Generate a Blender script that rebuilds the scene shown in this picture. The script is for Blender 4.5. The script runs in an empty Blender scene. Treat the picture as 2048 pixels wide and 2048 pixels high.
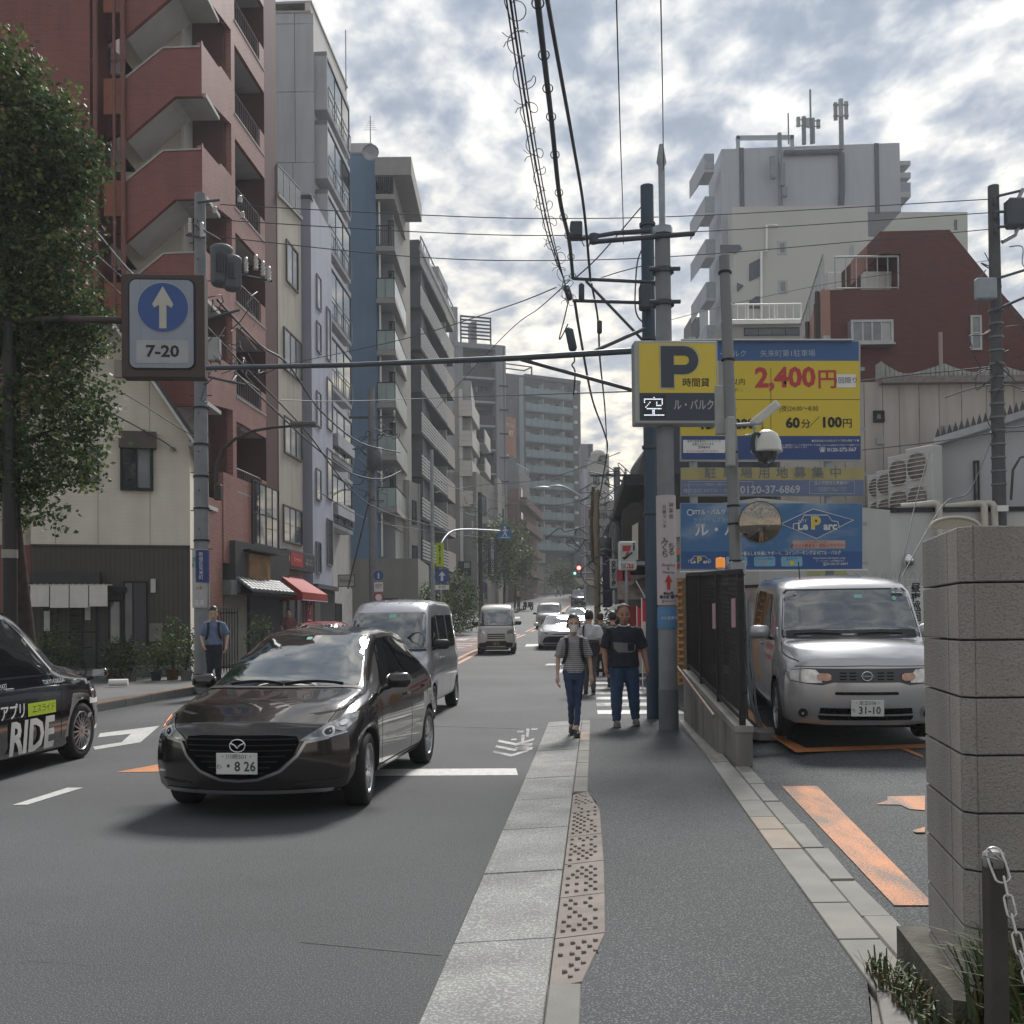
import bpy,bmesh,math,random
from math import sin,cos,pi,radians,sqrt,atan2
from mathutils import Vector,Matrix,Euler
from mathutils.geometry import delaunay_2d_cdt
from mathutils.bvhtree import BVHTree
random.seed(7)
SC=bpy.context.scene
COL=SC.collection
# ---------------------------------------------------------------- camera
F,PX,PY,EYE=2020.0,1024.0,1215.0,1.5
cam=bpy.data.cameras.new('camera');CAM=bpy.data.objects.new('camera',cam);COL.objects.link(CAM)
cam.sensor_width=36;cam.lens=36*F/2048;cam.shift_y=(PY-1024)/2048;cam.clip_end=3000;cam.clip_start=0.05
CAM.rotation_mode='XYZ'
CAMROT=Matrix.Rotation(radians(91.0),3,'X')@Matrix.Rotation(radians(-0.6),3,'Z')
CAM.matrix_world=Matrix.Translation((0,0,EYE))@CAMROT.to_4x4()
SC.camera=CAM
# ---------------------------------------------------------------- view, sun, sky
vs=SC.view_settings
vs.view_transform='Standard';vs.look='None';vs.gamma=1;vs.exposure=1.2
try:vs.use_curve_mapping=False
except Exception:pass
SUN_EL,SUN_AZ=radians(44),radians(12)
sl=bpy.data.lights.new('sun','SUN');sl.energy=2.0;sl.angle=radians(14);sl.color=(1,.97,.93)
so=bpy.data.objects.new('sun',sl);COL.objects.link(so)
SUND=Vector((sin(SUN_AZ)*cos(SUN_EL),cos(SUN_AZ)*cos(SUN_EL),sin(SUN_EL)))
so.rotation_euler=SUND.to_track_quat('Z','Y').to_euler()
W=bpy.data.worlds.new('World');SC.world=W;W.use_nodes=True
def world():
 nt=W.node_tree;N=nt.nodes;L=nt.links;N.clear()
 def nd(t,**k):
  n=N.new(t)
  for a,b in k.items():setattr(n,a,b)
  return n
 def mth(op,a,b=None,c=None):
  n=nd('ShaderNodeMath',operation=op)
  for i,v in enumerate((a,b,c)):
   if v is None:continue
   if isinstance(v,(int,float)):n.inputs[i].default_value=v
   else:L.new(v,n.inputs[i])
  return n.outputs[0]
 out=nd('ShaderNodeOutputWorld');bg=nd('ShaderNodeBackground');bg.inputs[1].default_value=0.1
 sky=nd('ShaderNodeTexSky',sky_type='NISHITA');sky.sun_disc=False
 sky.sun_elevation=SUN_EL;sky.sun_rotation=SUN_AZ;sky.dust_density=2.0
 tc=nd('ShaderNodeTexCoord');sep=nd('ShaderNodeSeparateXYZ');L.new(tc.outputs['Generated'],sep.inputs[0])
 z=mth('MAXIMUM',sep.outputs[2],0.0);zz=mth('ADD',z,0.20)
 u=mth('DIVIDE',sep.outputs[0],zz);v=mth('DIVIDE',sep.outputs[1],zz)
 cv=nd('ShaderNodeCombineXYZ');L.new(u,cv.inputs[0]);L.new(v,cv.inputs[1])
 def noise(sc,det,rough,dist,off):
  mp=nd('ShaderNodeMapping');mp.inputs['Location'].default_value=off
  mp.inputs['Rotation'].default_value=(0,0,.5);mp.inputs['Scale'].default_value=(1,.8,1)
  L.new(cv.outputs[0],mp.inputs[0])
  n=nd('ShaderNodeTexNoise');n.inputs['Scale'].default_value=sc;n.inputs['Detail'].default_value=det
  n.inputs['Roughness'].default_value=rough;n.inputs['Distortion'].default_value=dist
  L.new(mp.outputs[0],n.inputs['Vector']);return n.outputs[0]
 big=noise(.9,3,.5,.2,(3.1,7.7,0));mid=noise(6.5,4,.5,.25,(0,2,0));cel=noise(14,5,.55,.15,(9,1,3))
 s=mth('ADD',mth('ADD',mth('MULTIPLY',big,.75),mth('MULTIPLY',mid,.85)),mth('MULTIPLY',cel,1.15))
 def ramp(x,lo,hi,a=0.,b=1.):
  m=nd('ShaderNodeMapRange',interpolation_type='SMOOTHSTEP');L.new(x,m.inputs[0])
  for i,q in enumerate((lo,hi,a,b)):m.inputs[i+1].default_value=q
  return m.outputs[0]
 thin=ramp(s,1.16,1.74)
 dot=nd('ShaderNodeVectorMath',operation='DOT_PRODUCT');L.new(tc.outputs['Generated'],dot.inputs[0]);dot.inputs[1].default_value=SUND
 glow=ramp(dot.outputs['Value'],.35,1.0)
 lowg=ramp(z,.48,.04)
 def mix(f,a,b):
  m=nd('ShaderNodeMix',data_type='RGBA')
  L.new(f,m.inputs[0])if not isinstance(f,float)else None
  for i,q in((6,a),(7,b)):
   if isinstance(q,tuple):m.inputs[i].default_value=(*q,1)
   else:L.new(q,m.inputs[i])
  return m.outputs[2]
 dark=mix(lowg,(1.62,1.92,2.4),(2.5,2.65,2.85))
 brt=mix(lowg,(4.1,4.0,3.75),(5.6,4.85,3.6))
 cl=mix(thin,dark,brt)
 g2=nd('ShaderNodeVectorMath',operation='SCALE');L.new(cl,g2.inputs[0]);L.new(mth('MULTIPLY',mth('ADD',mth('MULTIPLY',glow,.30),.76),mth('ADD',mth('MULTIPLY',mth('ADD',mid,cel),.75),.30)),g2.inputs['Scale'])
 hole=ramp(s,1.05,.84,0.,.12)
 fin=mix(hole,g2.outputs[0],sky.outputs[0])
 L.new(fin,bg.inputs[0]);L.new(bg.outputs[0],out.inputs[0])
world()
# ---------------------------------------------------------------- pixels of the photograph to places
def at(px,py,Y):
 """the place at distance Y that the photograph shows at a pixel"""
 d=CAMROT@Vector(((px-PX)/F,-(py-PY)/F,-1));return Vector((0,0,EYE))+d*(Y/d.y)
def lerp_tab(tab,y):
 if y<=tab[0][0]:return tab[0][1]
 for(a,va),(b,vb)in zip(tab,tab[1:]):
  if y<=b:
   t=(y-a)/(b-a);return va+(vb-va)*t
 return tab[-1][1]
GT=[(-50,0),(12,0),(18,.03),(25,.12),(32,.24),(40,.42),(50,.66),(60,.98),(70,1.36),(85,2.1),(100,2.95),(120,4.1),(150,5.7),(200,7.6),(300,9),(500,9)]
def g(Y):return lerp_tab(GT,Y)
def gp(px,py,dz=0.):
 d=CAMROT@Vector(((px-PX)/F,-(py-PY)/F,-1));Y=10.
 t=1.
 lo,hi=1.,400.
 for _ in range(60):
  m=(lo+hi)/2;p=Vector((0,0,EYE))+d*(m/d.y)
  if p.z>g(m)+dz:lo=m
  else:hi=m
 return Vector((0,0,EYE))+d*(lo/d.y)
# ---------------------------------------------------------------- objects
def tag(o,label=None,cat=None,group=None,kind=None):
 if label:o['label']=label
 if cat:o['category']=cat
 if group:o['group']=group
 if kind:o['kind']=kind
 return o
def thing(name,label,cat,loc=(0,0,0),rz=0.,group=None):
 o=bpy.data.objects.new(name,None);COL.objects.link(o);o.location=loc;o.rotation_euler=(0,0,rz)
 o.empty_display_size=.2
 return tag(o,label,cat,group)
class MB:
 def __init__(s):s.v=[];s.f=[];s.m=[];s.sm=[]
 def add(s,vs,fs,m=0,smooth=False):
  b=len(s.v);s.v+=[tuple(p)for p in vs]
  for q in fs:s.f.append([b+i for i in q]);s.m.append(m);s.sm.append(smooth)
  return s
 def quad(s,a,b,c,d,m=0):return s.add([a,b,c,d],[(0,1,2,3)],m)
 def box(s,x0,x1,y0,y1,z0,z1,m=0):
  return s.add([(x,y,z)for z in(z0,z1)for y in(y0,y1)for x in(x0,x1)],[(0,2,3,1),(4,5,7,6),(0,1,5,4),(2,6,7,3),(0,4,6,2),(1,3,7,5)],m)
 def bbox(s,x0,x1,y0,y1,z0,z1,b=.01,m=0):
  """box with bevelled edges"""
  xs=(x0,x1);ys=(y0,y1);zs=(z0,z1);v=[];
  bm=bmesh.new();r=bmesh.ops.create_cube(bm,size=1)
  for q in bm.verts:q.co=((xs[q.co.x>0]),(ys[q.co.y>0]),(zs[q.co.z>0]))
  bmesh.ops.bevel(bm,geom=bm.edges[:],offset=b,segments=1,affect='EDGES')
  s.add([q.co for q in bm.verts],[[k.index for k in q.verts]for q in bm.faces],m);bm.free();return s
 def prism(s,pts,fr,d0,d1,m=0):
  """pts: 2D outline (counter-clockwise), fr(u,v,w)->point; w from d0 to d1"""
  n=len(pts);a=[fr(u,v,d0)for u,v in pts];b=[fr(u,v,d1)for u,v in pts]
  s.add(a+b,[tuple(range(n))[::-1],tuple(range(n,2*n))]+[(i,(i+1)%n,n+(i+1)%n,n+i)for i in range(n)],m);return s
 def tube(s,pts,r,n=8,m=0,cap=True,smooth=True):
  pts=[Vector(p)for p in pts];R=r if isinstance(r,(list,tuple))else[r]*len(pts)
  vs=[];up=None
  for i,p in enumerate(pts):
   t=(pts[min(i+1,len(pts)-1)]-pts[max(i-1,0)]).normalized()
   if up is None:up=Vector((0,0,1))if abs(t.z)<.9 else Vector((1,0,0))
   a=t.cross(up)
   if a.length<1e-4:a=t.cross(Vector((0,1,0)))
   a.normalize();b=a.cross(t).normalized();up=b
   vs+=[p+(a*cos(2*pi*k/n)+b*sin(2*pi*k/n))*R[i]for k in range(n)]
  N=len(pts)
  fs=[(i*n+k,i*n+(k+1)%n,(i+1)*n+(k+1)%n,(i+1)*n+k)for i in range(N-1)for k in range(n)]
  s.add(vs,fs,m,smooth)
  if cap:
   s.add(vs[:n],[tuple(range(n))[::-1]],m);s.add(vs[-n:],[tuple(range(n))],m)
  return s
 def lathe(s,prof,c=(0,0,0),n=16,m=0,ax='Z'):
  """prof: (radius, height)"""
  vs=[]
  for r,h in prof:
   for k in range(n):
    a=2*pi*k/n;p=(r*cos(a),r*sin(a),h)
    if ax=='Y':p=(r*cos(a),h,r*sin(a))
    if ax=='X':p=(h,r*cos(a),r*sin(a))
    vs.append((p[0]+c[0],p[1]+c[1],p[2]+c[2]))
  N=len(prof)
  s.add(vs,[(i*n+k,i*n+(k+1)%n,(i+1)*n+(k+1)%n,(i+1)*n+k)for i in range(N-1)for k in range(n)],m,True)
  return s
 def ell(s,c,r,nu=12,nv=8,m=0):
  vs=[];c=Vector(c)
  for j in range(nv+1):
   t=pi*j/nv
   for i in range(nu):
    a=2*pi*i/nu;vs.append((c.x+r[0]*sin(t)*cos(a),c.y+r[1]*sin(t)*sin(a),c.z+r[2]*cos(t)))
  s.add(vs,[(j*nu+i,(j+1)*nu+i,(j+1)*nu+(i+1)%nu,j*nu+(i+1)%nu)for j in range(nv)for i in range(nu)],m,True);return s
 def xf(s,M):
  s.v=[tuple(M@Vector(p))for p in s.v];return s
 def mesh(s,name,mats):
  me=bpy.data.meshes.new(name);me.from_pydata(s.v,[],s.f)
  for x in(mats if isinstance(mats,(list,tuple))else[mats]):me.materials.append(x)
  me.polygons.foreach_set('material_index',s.m);me.polygons.foreach_set('use_smooth',s.sm);me.update();return me
 def obj(s,name,mats,parent=None,world=False,label=None,cat=None,group=None,kind=None):
  if world and parent is not None:
   L=root(parent);o=L.location;R=Matrix.Rotation(-L.rotation_euler.z,4,'Z')@Matrix.Translation(-Vector(o))
   s.xf(R)
  return link(name,s.mesh(name,mats),parent,label,cat,group,kind)
def root(o):
 while o.parent:o=o.parent
 return o
def link(name,me,parent=None,label=None,cat=None,group=None,kind=None,loc=None,rot=None):
 o=bpy.data.objects.new(name,me);COL.objects.link(o);o.parent=parent
 if loc is not None:o.location=loc
 if rot is not None:o.rotation_euler=rot
 return tag(o,label,cat,group,kind)
def kids(o):return[c for c in bpy.data.objects if c.parent==o]
def copy_tree(o,parent=None,cache=None):
 if cache is None:
  cache={}
  for c in bpy.data.objects:
   if c.parent:cache.setdefault(c.parent.name,[]).append(c)
 c=o.copy();COL.objects.link(c);c.parent=parent
 for k in cache.get(o.name,[]):copy_tree(k,c,cache)
 return c
# ---------------------------------------------------------------- materials
MATS={}
def M(name,col=(.5,.5,.5),rough=.7,metal=0.,var=.12,sc=3.,bump=0.,bsc=60.,spec=.5,coat=0.,stain=0.,emit=0.,tex=None):
 if name in MATS:return MATS[name]
 m=bpy.data.materials.new(name);MATS[name]=m;m.use_nodes=True;nt=m.node_tree;N=nt.nodes;L=nt.links
 b=N['Principled BSDF'];b.inputs['Base Color'].default_value=(*col,1);b.inputs['Roughness'].default_value=rough
 b.inputs['Metallic'].default_value=metal;b.inputs['Specular IOR Level'].default_value=spec
 b.inputs['Coat Weight'].default_value=coat;b.inputs['Coat Roughness'].default_value=.04
 if emit:b.inputs['Emission Color'].default_value=(*col,1);b.inputs['Emission Strength'].default_value=emit
 src=None
 tc=N.new('ShaderNodeTexCoord')
 def noise(scale,det=4,vec=None,stretch=None):
  n=N.new('ShaderNodeTexNoise');n.inputs['Scale'].default_value=scale;n.inputs['Detail'].default_value=det
  v=vec or tc.outputs['Object']
  if stretch:
   mp=N.new('ShaderNodeMapping');mp.inputs['Scale'].default_value=stretch;L.new(v,mp.inputs[0]);v=mp.outputs[0]
  L.new(v,n.inputs['Vector']);return n.outputs[0]
 def rng(x,a,b_,c,d):
  r=N.new('ShaderNodeMapRange');L.new(x,r.inputs[0])
  for i,q in enumerate((a,b_,c,d)):r.inputs[i+1].default_value=q
  return r.outputs[0]
 def scale(c,f):
  v=N.new('ShaderNodeVectorMath');v.operation='SCALE'
  if isinstance(c,tuple):v.inputs[0].default_value=c
  else:L.new(c,v.inputs[0])
  L.new(f,v.inputs['Scale']);return v.outputs[0]
 cur=col
 m['_']=0
 if tex:cur=tex(N,L,tc,col,noise,rng,scale)
 if var:cur=scale(cur,rng(noise(sc),.3,.7,1-var,1+var))
 if stain:cur=scale(cur,rng(noise(1.3,6,stretch=(1.6,1.6,.22)),.42,.72,1,1-stain))
 if not isinstance(cur,tuple):L.new(cur,b.inputs['Base Color'])
 if bump:
  bn=N.new('ShaderNodeBump');bn.inputs['Strength'].default_value=bump;bn.inputs['Distance'].default_value=.01
  L.new(noise(bsc,5),bn.inputs['Height']);L.new(bn.outputs[0],b.inputs['Normal'])
 return m
def tex_brick(c2,w,h,mortar=.01,off=.5,c3=None,axis='XZ'):
 def f(N,L,tc,col,noise,rng,scale):
  sp=N.new('ShaderNodeSeparateXYZ');L.new(tc.outputs['Object'],sp.inputs[0]);ad=N.new('ShaderNodeMath');L.new(sp.outputs[0],ad.inputs[0]);L.new(sp.outputs[1],ad.inputs[1])
  cb=N.new('ShaderNodeCombineXYZ');L.new(ad.outputs[0],cb.inputs[0]);L.new(sp.outputs[2],cb.inputs[1])
  t=N.new('ShaderNodeTexBrick');L.new(cb.outputs[0],t.inputs[0]);t.offset=off
  t.inputs['Color1'].default_value=(*col,1);t.inputs['Color2'].default_value=(*(c3 or tuple(x*.8 for x in col)),1);t.inputs['Mortar'].default_value=(*c2,1)
  t.inputs['Scale'].default_value=1;t.inputs['Brick Width'].default_value=w;t.inputs['Row Height'].default_value=h;t.inputs['Mortar Size'].default_value=mortar
  return t.outputs[0]
 return f
def tex_speck(c2,sc,lo=.5,hi=.62,c3=None):
 """aggregate: fine stones of a second colour"""
 def f(N,L,tc,col,noise,rng,scale):
  k=rng(noise(sc,2),lo,hi,0,1);mx=N.new('ShaderNodeMix');mx.data_type='RGBA';L.new(k,mx.inputs[0])
  mx.inputs[6].default_value=(*col,1);mx.inputs[7].default_value=(*c2,1);out=mx.outputs[2]
  out=scale(out,rng(noise(.35,6),.3,.7,.82,1.16))
  return out
 return f
def tex_worn(c2):
 def f(N,L,tc,col,noise,rng,scale):
  a=N.new('ShaderNodeMath');a.operation='MULTIPLY_ADD';L.new(noise(1.6,3,stretch=(3,.7,1)),a.inputs[0]);a.inputs[1].default_value=.9;L.new(noise(75,4),a.inputs[2])
  k=rng(a.outputs[0],.86,1.08,0,1);mx=N.new('ShaderNodeMix');mx.data_type='RGBA';L.new(k,mx.inputs[0]);mx.inputs[6].default_value=(*col,1);mx.inputs[7].default_value=(*c2,1);return mx.outputs[2]
 return f
def tex_stripe(c2,period,duty=.5,axis=2):
 def f(N,L,tc,col,noise,rng,scale):
  sp=N.new('ShaderNodeSeparateXYZ');L.new(tc.outputs['Object'],sp.inputs[0])
  d=N.new('ShaderNodeMath');d.operation='DIVIDE';L.new(sp.outputs[axis],d.inputs[0]);d.inputs[1].default_value=period
  fr=N.new('ShaderNodeMath');fr.operation='FRACT';L.new(d.outputs[0],fr.inputs[0])
  gt=N.new('ShaderNodeMath');gt.operation='GREATER_THAN';L.new(fr.outputs[0],gt.inputs[0]);gt.inputs[1].default_value=duty
  mx=N.new('ShaderNodeMix');mx.data_type='RGBA';L.new(gt.outputs[0],mx.inputs[0]);mx.inputs[6].default_value=(*col,1);mx.inputs[7].default_value=(*c2,1)
  return mx.outputs[2]
 return f
def S(r,g_,b):
 return tuple((x/255/12.92 if x/255<=.04045 else((x/255+.055)/1.055)**2.4)for x in(r,g_,b))
DK=M('dark_metal',(.02,.022,.026),.45,.6,.1)
GALV=M('galvanised_steel',(.30,.33,.36),.45,.5,.12,6)
BLK=M('black_rubber',(.012,.012,.013),.75)
WHT=M('white_paint',(.78,.78,.76),.5,var=.05)
CONC=M('concrete',(.30,.295,.28),.85,var=.15,sc=2,bump=.3,bsc=90,stain=.35)
CONCP=M('pole_concrete',(.23,.245,.26),.85,var=.12,sc=4,bump=.2,stain=.3)  # slight blue of lens flare is put into the concrete colour
GLASS=M('window_glass',(.015,.022,.028),.04,0,0,spec=.9)
GLASSL=M('pale_curtained_glass',(.20,.22,.22),.06,0,.25,1.5,spec=.8)
WIRE=M('cable_black',(.05,.06,.075),.6,0,0)  # black cable, its colour lifted to stand for haze and flare
CHROME=M('chrome',(.75,.75,.76),.08,1,0)
# ---------------------------------------------------------------- lettering
FNT={}
def text(s,size,mat,parent,x,z,y=0.,align='CENTER',name='lettering',bold=0.,sx=1.,lh=1.,vert=False,ext=.002,face='-Y',yal='CENTER',rotz=None):
 """flat letters standing in the local x-z plane of the parent, facing -y"""
 if vert:s='\n'.join(s)
 key=(s,align,bold,lh,yal)
 cu=bpy.data.curves.new('t','FONT');cu.body=s;cu.size=size;cu.align_x=align;cu.align_y=yal;cu.space_line=lh
 cu.resolution_u=2;cu.offset=bold;cu.extrude=0;cu.fill_mode='FRONT'
 ob=bpy.data.objects.new('t',cu);COL.objects.link(ob)
 me=bpy.data.meshes.new_from_object(ob);bpy.data.objects.remove(ob);bpy.data.curves.remove(cu)
 me.materials.clear();me.materials.append(mat);me.name=name
 me.transform(Matrix.Diagonal((sx,1,1,1)))
 o=link(name,me,parent,loc=(x,y,z),rot=(pi/2,0,0 if rotz is None else rotz))
 return o
# ================================================================ GROUND
def kerbR(Y):return lerp_tab([(-20,-2.24),(3.8,-.37),(15.4,.54),(20,1.2),(30,2.4),(42,3.7),(60,5.3),(85,7.9),(110,10.2),(150,14),(400,30)],Y)
def kerbL(Y):return lerp_tab([(-20,-16),(5,-10.2),(12,-8.3),(18.4,-7.35),(22,-6.9),(30,-6.2),(45,-5.2),(60,-3.8),(85,-.9),(105,1.6),(130,3.9),(150,5.4),(400,14)],Y)
def mid(Y):return lerp_tab([(10,-4.05),(30,-2.15),(42,-1.4),(60,.7),(80,3.0),(105,5.9),(125,8),(200,14)],Y)
def strip(mb,xl,xr,ys,dz=0.,nx=1,zf=None,m=0):
 vs=[];
 for Y in ys:
  a,b=xl(Y),xr(Y)
  for i in range(nx+1):
   X=a+(b-a)*i/nx;vs.append((X,Y,(zf(X,Y)if zf else g(Y))+dz))
 n=nx+1
 mb.add(vs,[(j*n+i,j*n+i+1,(j+1)*n+i+1,(j+1)*n+i)for j in range(len(ys)-1)for i in range(nx)],m)
 return mb
YS=[-20,-5,0]+[x*2 for x in range(1,30)]+[60+5*x for x in range(1,20)]+[160,180,200,250,300]
ASPH=M('road_asphalt',(.060,.063,.068),.8,0,.1,.6,bump=.8,bsc=200,tex=tex_speck((.17,.17,.17),120,.55,.64))
ASPW=M('sidewalk_asphalt',(.062,.066,.071),.85,0,.08,.8,bump=.9,bsc=160,tex=tex_speck((.19,.19,.19),105,.55,.64))
ASPL=M('lot_asphalt',(.026,.029,.034),.8,0,.14,1.2,bump=1.,bsc=110,tex=tex_speck((.12,.125,.13),70,.5,.64))
gm=M('earth',(.075,.075,.072),.9,0,.2,.2)
mb=MB();ys=[-60]+YS+[500,900]
strip(mb,lambda Y:-400,lambda Y:400,ys,-.06,1)
mb.obj('ground',gm,kind='structure')
mb=MB();strip(mb,lambda Y:kerbL(Y),lambda Y:kerbR(Y)if Y<15.4 else kerbR(Y)+.0,YS,0,4);mb.obj('road',ASPH,kind='structure')
# side street at the right with its zebra crossing
mb=MB();strip(mb,lambda Y:kerbR(Y)-.02,lambda Y:24,[15.4,18,20,22,25,28],.004,4);mb.obj('side_street',ASPH,kind='structure')
def sideR(Y):return lerp_tab([(-5,-.42),(0,.06),(3.8,1.385),(7.7,1.76),(10.8,2.08),(15.4,2.5)],Y)
def gut(Y):return .107+.0813*(Y-3.8)
KST=M('gutter_concrete',(.235,.235,.225),.85,0,.14,2.2,bump=.6,bsc=150,tex=tex_speck((.40,.40,.385),75,.5,.62),stain=.25)
KST2=M('kerb_concrete',(.22,.215,.195),.85,0,.12,3,bump=.4,bsc=120,stain=.2)
KST3=M('warm_kerb_concrete',(.30,.25,.20),.85,0,.14,3,bump=.4,bsc=120)
TACT=M('studded_rust_concrete',(.225,.195,.172),.85,0,.2,5,bump=.4,bsc=120)
def slab(X0a,X1a,X0b,X1b,Ya,Yb,z0,z1,name,mat,parent,b=.008,zl=None):
 """one stone: near edge Ya (X0a..X1a), far edge Yb; bevelled top"""
 za=g(Ya);zb=g(Yb);zl=z1 if zl is None else zl
 mbb=MB();gx=b*.6
 lo=[(X0a,Ya,za+z0),(X1a,Ya,za+z0),(X1b,Yb,zb+z0),(X0b,Yb,zb+z0)]
 t1=[(X0a,Ya,za+zl-b),(X1a,Ya,za+z1-b),(X1b,Yb,zb+z1-b),(X0b,Yb,zb+zl-b)]
 t2=[(X0a+gx,Ya+gx,za+zl),(X1a-gx,Ya+gx,za+z1),(X1b-gx,Yb-gx,zb+z1),(X0b+gx,Yb-gx,zb+zl)]
 mbb.add(lo+t1+t2,[(i,(i+1)%4,4+(i+1)%4,4+i)for i in range(4)]+[(4+i,4+(i+1)%4,8+(i+1)%4,8+i)for i in range(4)]+[(8,9,10,11)])
 return mbb.obj(name,mat,parent)
def rampx(Y):return lerp_tab([(4.1,.135),(4.5,.235),(6,.245),(8.2,.225),(8.75,.13)],Y)
def swl(Y):return gut(Y)+(rampx(Y)-.012 if 4.1<=Y<=8.75 else .10)
sw=MB();strip(sw,swl,sideR,[-5,0,2,4.09,4.1,4.75,5.4,6,6.9,7.9,8.3,8.75,8.76,10,12,14,15.4],.05,4);SIDEW=sw.obj('sidewalk',ASPW,kind='structure')
GUT=MB();strip(GUT,lambda Y:kerbR(Y)-.01,lambda Y:gut(Y)+.2,[-5,0,4,8,12,15.4],-.02,1);GUT=GUT.obj('gutter',KST,kind='structure')
# gutter slabs, one by one
yb=[.6,2.1,3.35,4.78,6.1,7.4,8.65,9.85,11.0,12.0,12.95,13.85,14.7,15.38]
for i in range(len(yb)-1):
 a,b=yb[i]+.006,yb[i+1]-.006;r=random.uniform(-.002,.003)
 slab(kerbR(a),gut(a)-.005,kerbR(b),gut(b)-.005,a,b,-.02,.028+r,'gutter_slab',KST,GUT,zl=.006+r)
# kerb row, bricks between gutter and sidewalk; a studded ramp takes part of it
kb=[1.0,1.6,2.2,2.85,3.5,4.1]
for i in range(len(kb)-1):
 a,b=kb[i]+.006,kb[i+1]-.006;slab(gut(a),gut(a)+.135,gut(b),gut(b)+.135,a,b,-.02,.056,'kerb_stone',KST2,SIDEW,.012)
kb=[8.75,9.6,10.6,11.6,12.6,13.6,14.6,15.1]
for i in range(len(kb)-1):
 a,b=kb[i]+.008,kb[i+1]-.008;slab(gut(a),gut(a)+.13,gut(b),gut(b)+.13,a,b,-.02,.056,'kerb_stone',KST3 if i in(4,)else KST2,SIDEW,.012)
# studded ramp plates
rp=[4.1,4.75,5.45,6.2,7.0,7.9,8.75]
for i in range(len(rp)-1):
 a,b=rp[i]+.004,rp[i+1]-.004
 o=slab(gut(a),gut(a)+rampx(a),gut(b),gut(b)+rampx(b),a,b,-.02,.058,'ramp_plate',TACT,SIDEW,.006,zl=.032)
 st=MB();n=6;zrow=0
 Y=a+.09
 while Y<b-.05:
  w=rampx(Y)
  for c in range(4):
   X=gut(Y)+.035+c*.052+(.026 if zrow%2 else 0)
   if X<gut(Y)+w-.03 and random.random()<.72:
    z=g(Y)+.034+(.026*(X-gut(Y))/max(w,.2))
    st.add([(X-.012,Y-.016,z-.004),(X+.012,Y-.016,z-.004),(X+.012,Y+.016,z-.004),(X-.012,Y+.016,z-.004),(X-.008,Y-.010,z+.009),(X+.008,Y-.010,z+.009),(X+.008,Y+.012,z+.009),(X-.008,Y+.012,z+.009)],[(0,1,5,4),(1,2,6,5),(2,3,7,6),(3,0,4,7),(4,5,6,7)])
  Y+=.075;zrow+=1
 if st.v:tag(st.obj('stud',M('stud_rust',(.16,.135,.12),.8,0,.2,20),o),kind='stuff')
# right border: flat slabs and a rougher outer strip
BORD=MB();strip(BORD,lambda Y:sideR(Y)-.01,lambda Y:sideR(Y)+.42,[1.5,4,8,12,15.3],.02,1);BORD=BORD.obj('kerb_bed',KST2,kind='structure')
bb=[1.6,2.5,3.35,3.95,4.6,5.2,5.8,6.45,7.05,7.5,8.2,9.0,9.8,10.5,11.2]
for i in range(len(bb)-1):
 a,b=bb[i]+.005,bb[i+1]-.005;w=.19
 slab(sideR(a),sideR(a)+w,sideR(b),sideR(b)+w,a,b,0,.062+random.uniform(-.003,.003),'border_stone',KST3 if i in(7,8)else KST2,BORD,.006)
bo=[3.7,4.35,5.0,5.7,6.5,7.3,8.2,9.1,10.2]
for i in range(len(bo)-1):
 a,b=bo[i]+.004,bo[i+1]-.006;r1,r2=random.uniform(-.012,.012),random.uniform(-.012,.012)
 slab(sideR(a)+.2,sideR(a)+.36+r1,sideR(b)+.2,sideR(b)+.36+r2,a,b,0,.05+random.uniform(-.004,.006),'border_edging',KST2,BORD,.02)
# parking lot, rising gently to the right and away
def lotz(X,Y):return g(min(Y,12))+.045+lerp_tab([(9,0),(11.6,.10),(14.1,.40),(16,.5)],Y)*max(0.,min(1.,(X-sideR(min(Y,15))-.35)/.5))
mb=MB();strip(mb,lambda Y:sideR(min(Y,15.3))+.33,lambda Y:16,[4.4,5,6,7,8,9,10,11,12,13,14,15,16,18,20,22,24],0,12,lotz);mb.obj('parking_lot',ASPL,kind='structure')
mb=MB();strip(mb,lambda Y:sideR(min(Y,15.3))+.36,lambda Y:8,[1.0,2,3,3.9,4.42],.02,2);mb.obj('verge',M('soil',(.055,.048,.036),.95,0,.3,6,bump=1,bsc=60),kind='structure')
# left sidewalk with kerb
LSW=M('left_paving',(.12,.12,.118),.85,0,.14,1.2,bump=.3)
yl=[12,14,16,18.4,22,26,30,36,45,52,60,70,85,105]
mb=MB();strip(mb,lambda Y:kerbL(Y)-6.5,lambda Y:kerbL(Y)-.12,yl,.13,2);LS=mb.obj('left_sidewalk',LSW,kind='structure')
OKB=M('orange_painted_kerb',(.36,.15,.05),.7,0,.25,6);KBL=M('left_kerb_concrete',(.16,.16,.155),.85,0,.15,3)
Y=12.
while Y<60:
 a,b=Y+.01,Y+(.99 if Y<30 else 1.97)
 slab(kerbL(a)-.15,kerbL(a),kerbL(b)-.15,kerbL(b),a,b,-.02,.15,'kerb_stone',KBL,LS,.015);Y+=1 if Y<30 else 2
mb=MB();strip(mb,lambda Y:kerbL(Y)-.115,lambda Y:kerbL(Y)-.02,[12,14,16,18.4,22,26],.155,1);mb.obj('kerb_paint',OKB,kind='structure')
mb=MB();strip(mb,lambda Y:kerbL(Y)-.14,lambda Y:kerbL(Y),[60,70,85,105],.15,1);mb.obj('kerb_line',KBL,kind='structure')
# far right sidewalk beyond the side street
mb=MB();strip(mb,lambda Y:kerbR(Y)+.05,lambda Y:kerbR(Y)+5,[28,32,38,44,52,60,70,85,105,130],.1,2);RS=mb.obj('far_sidewalk',LSW,kind='structure')
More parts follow.
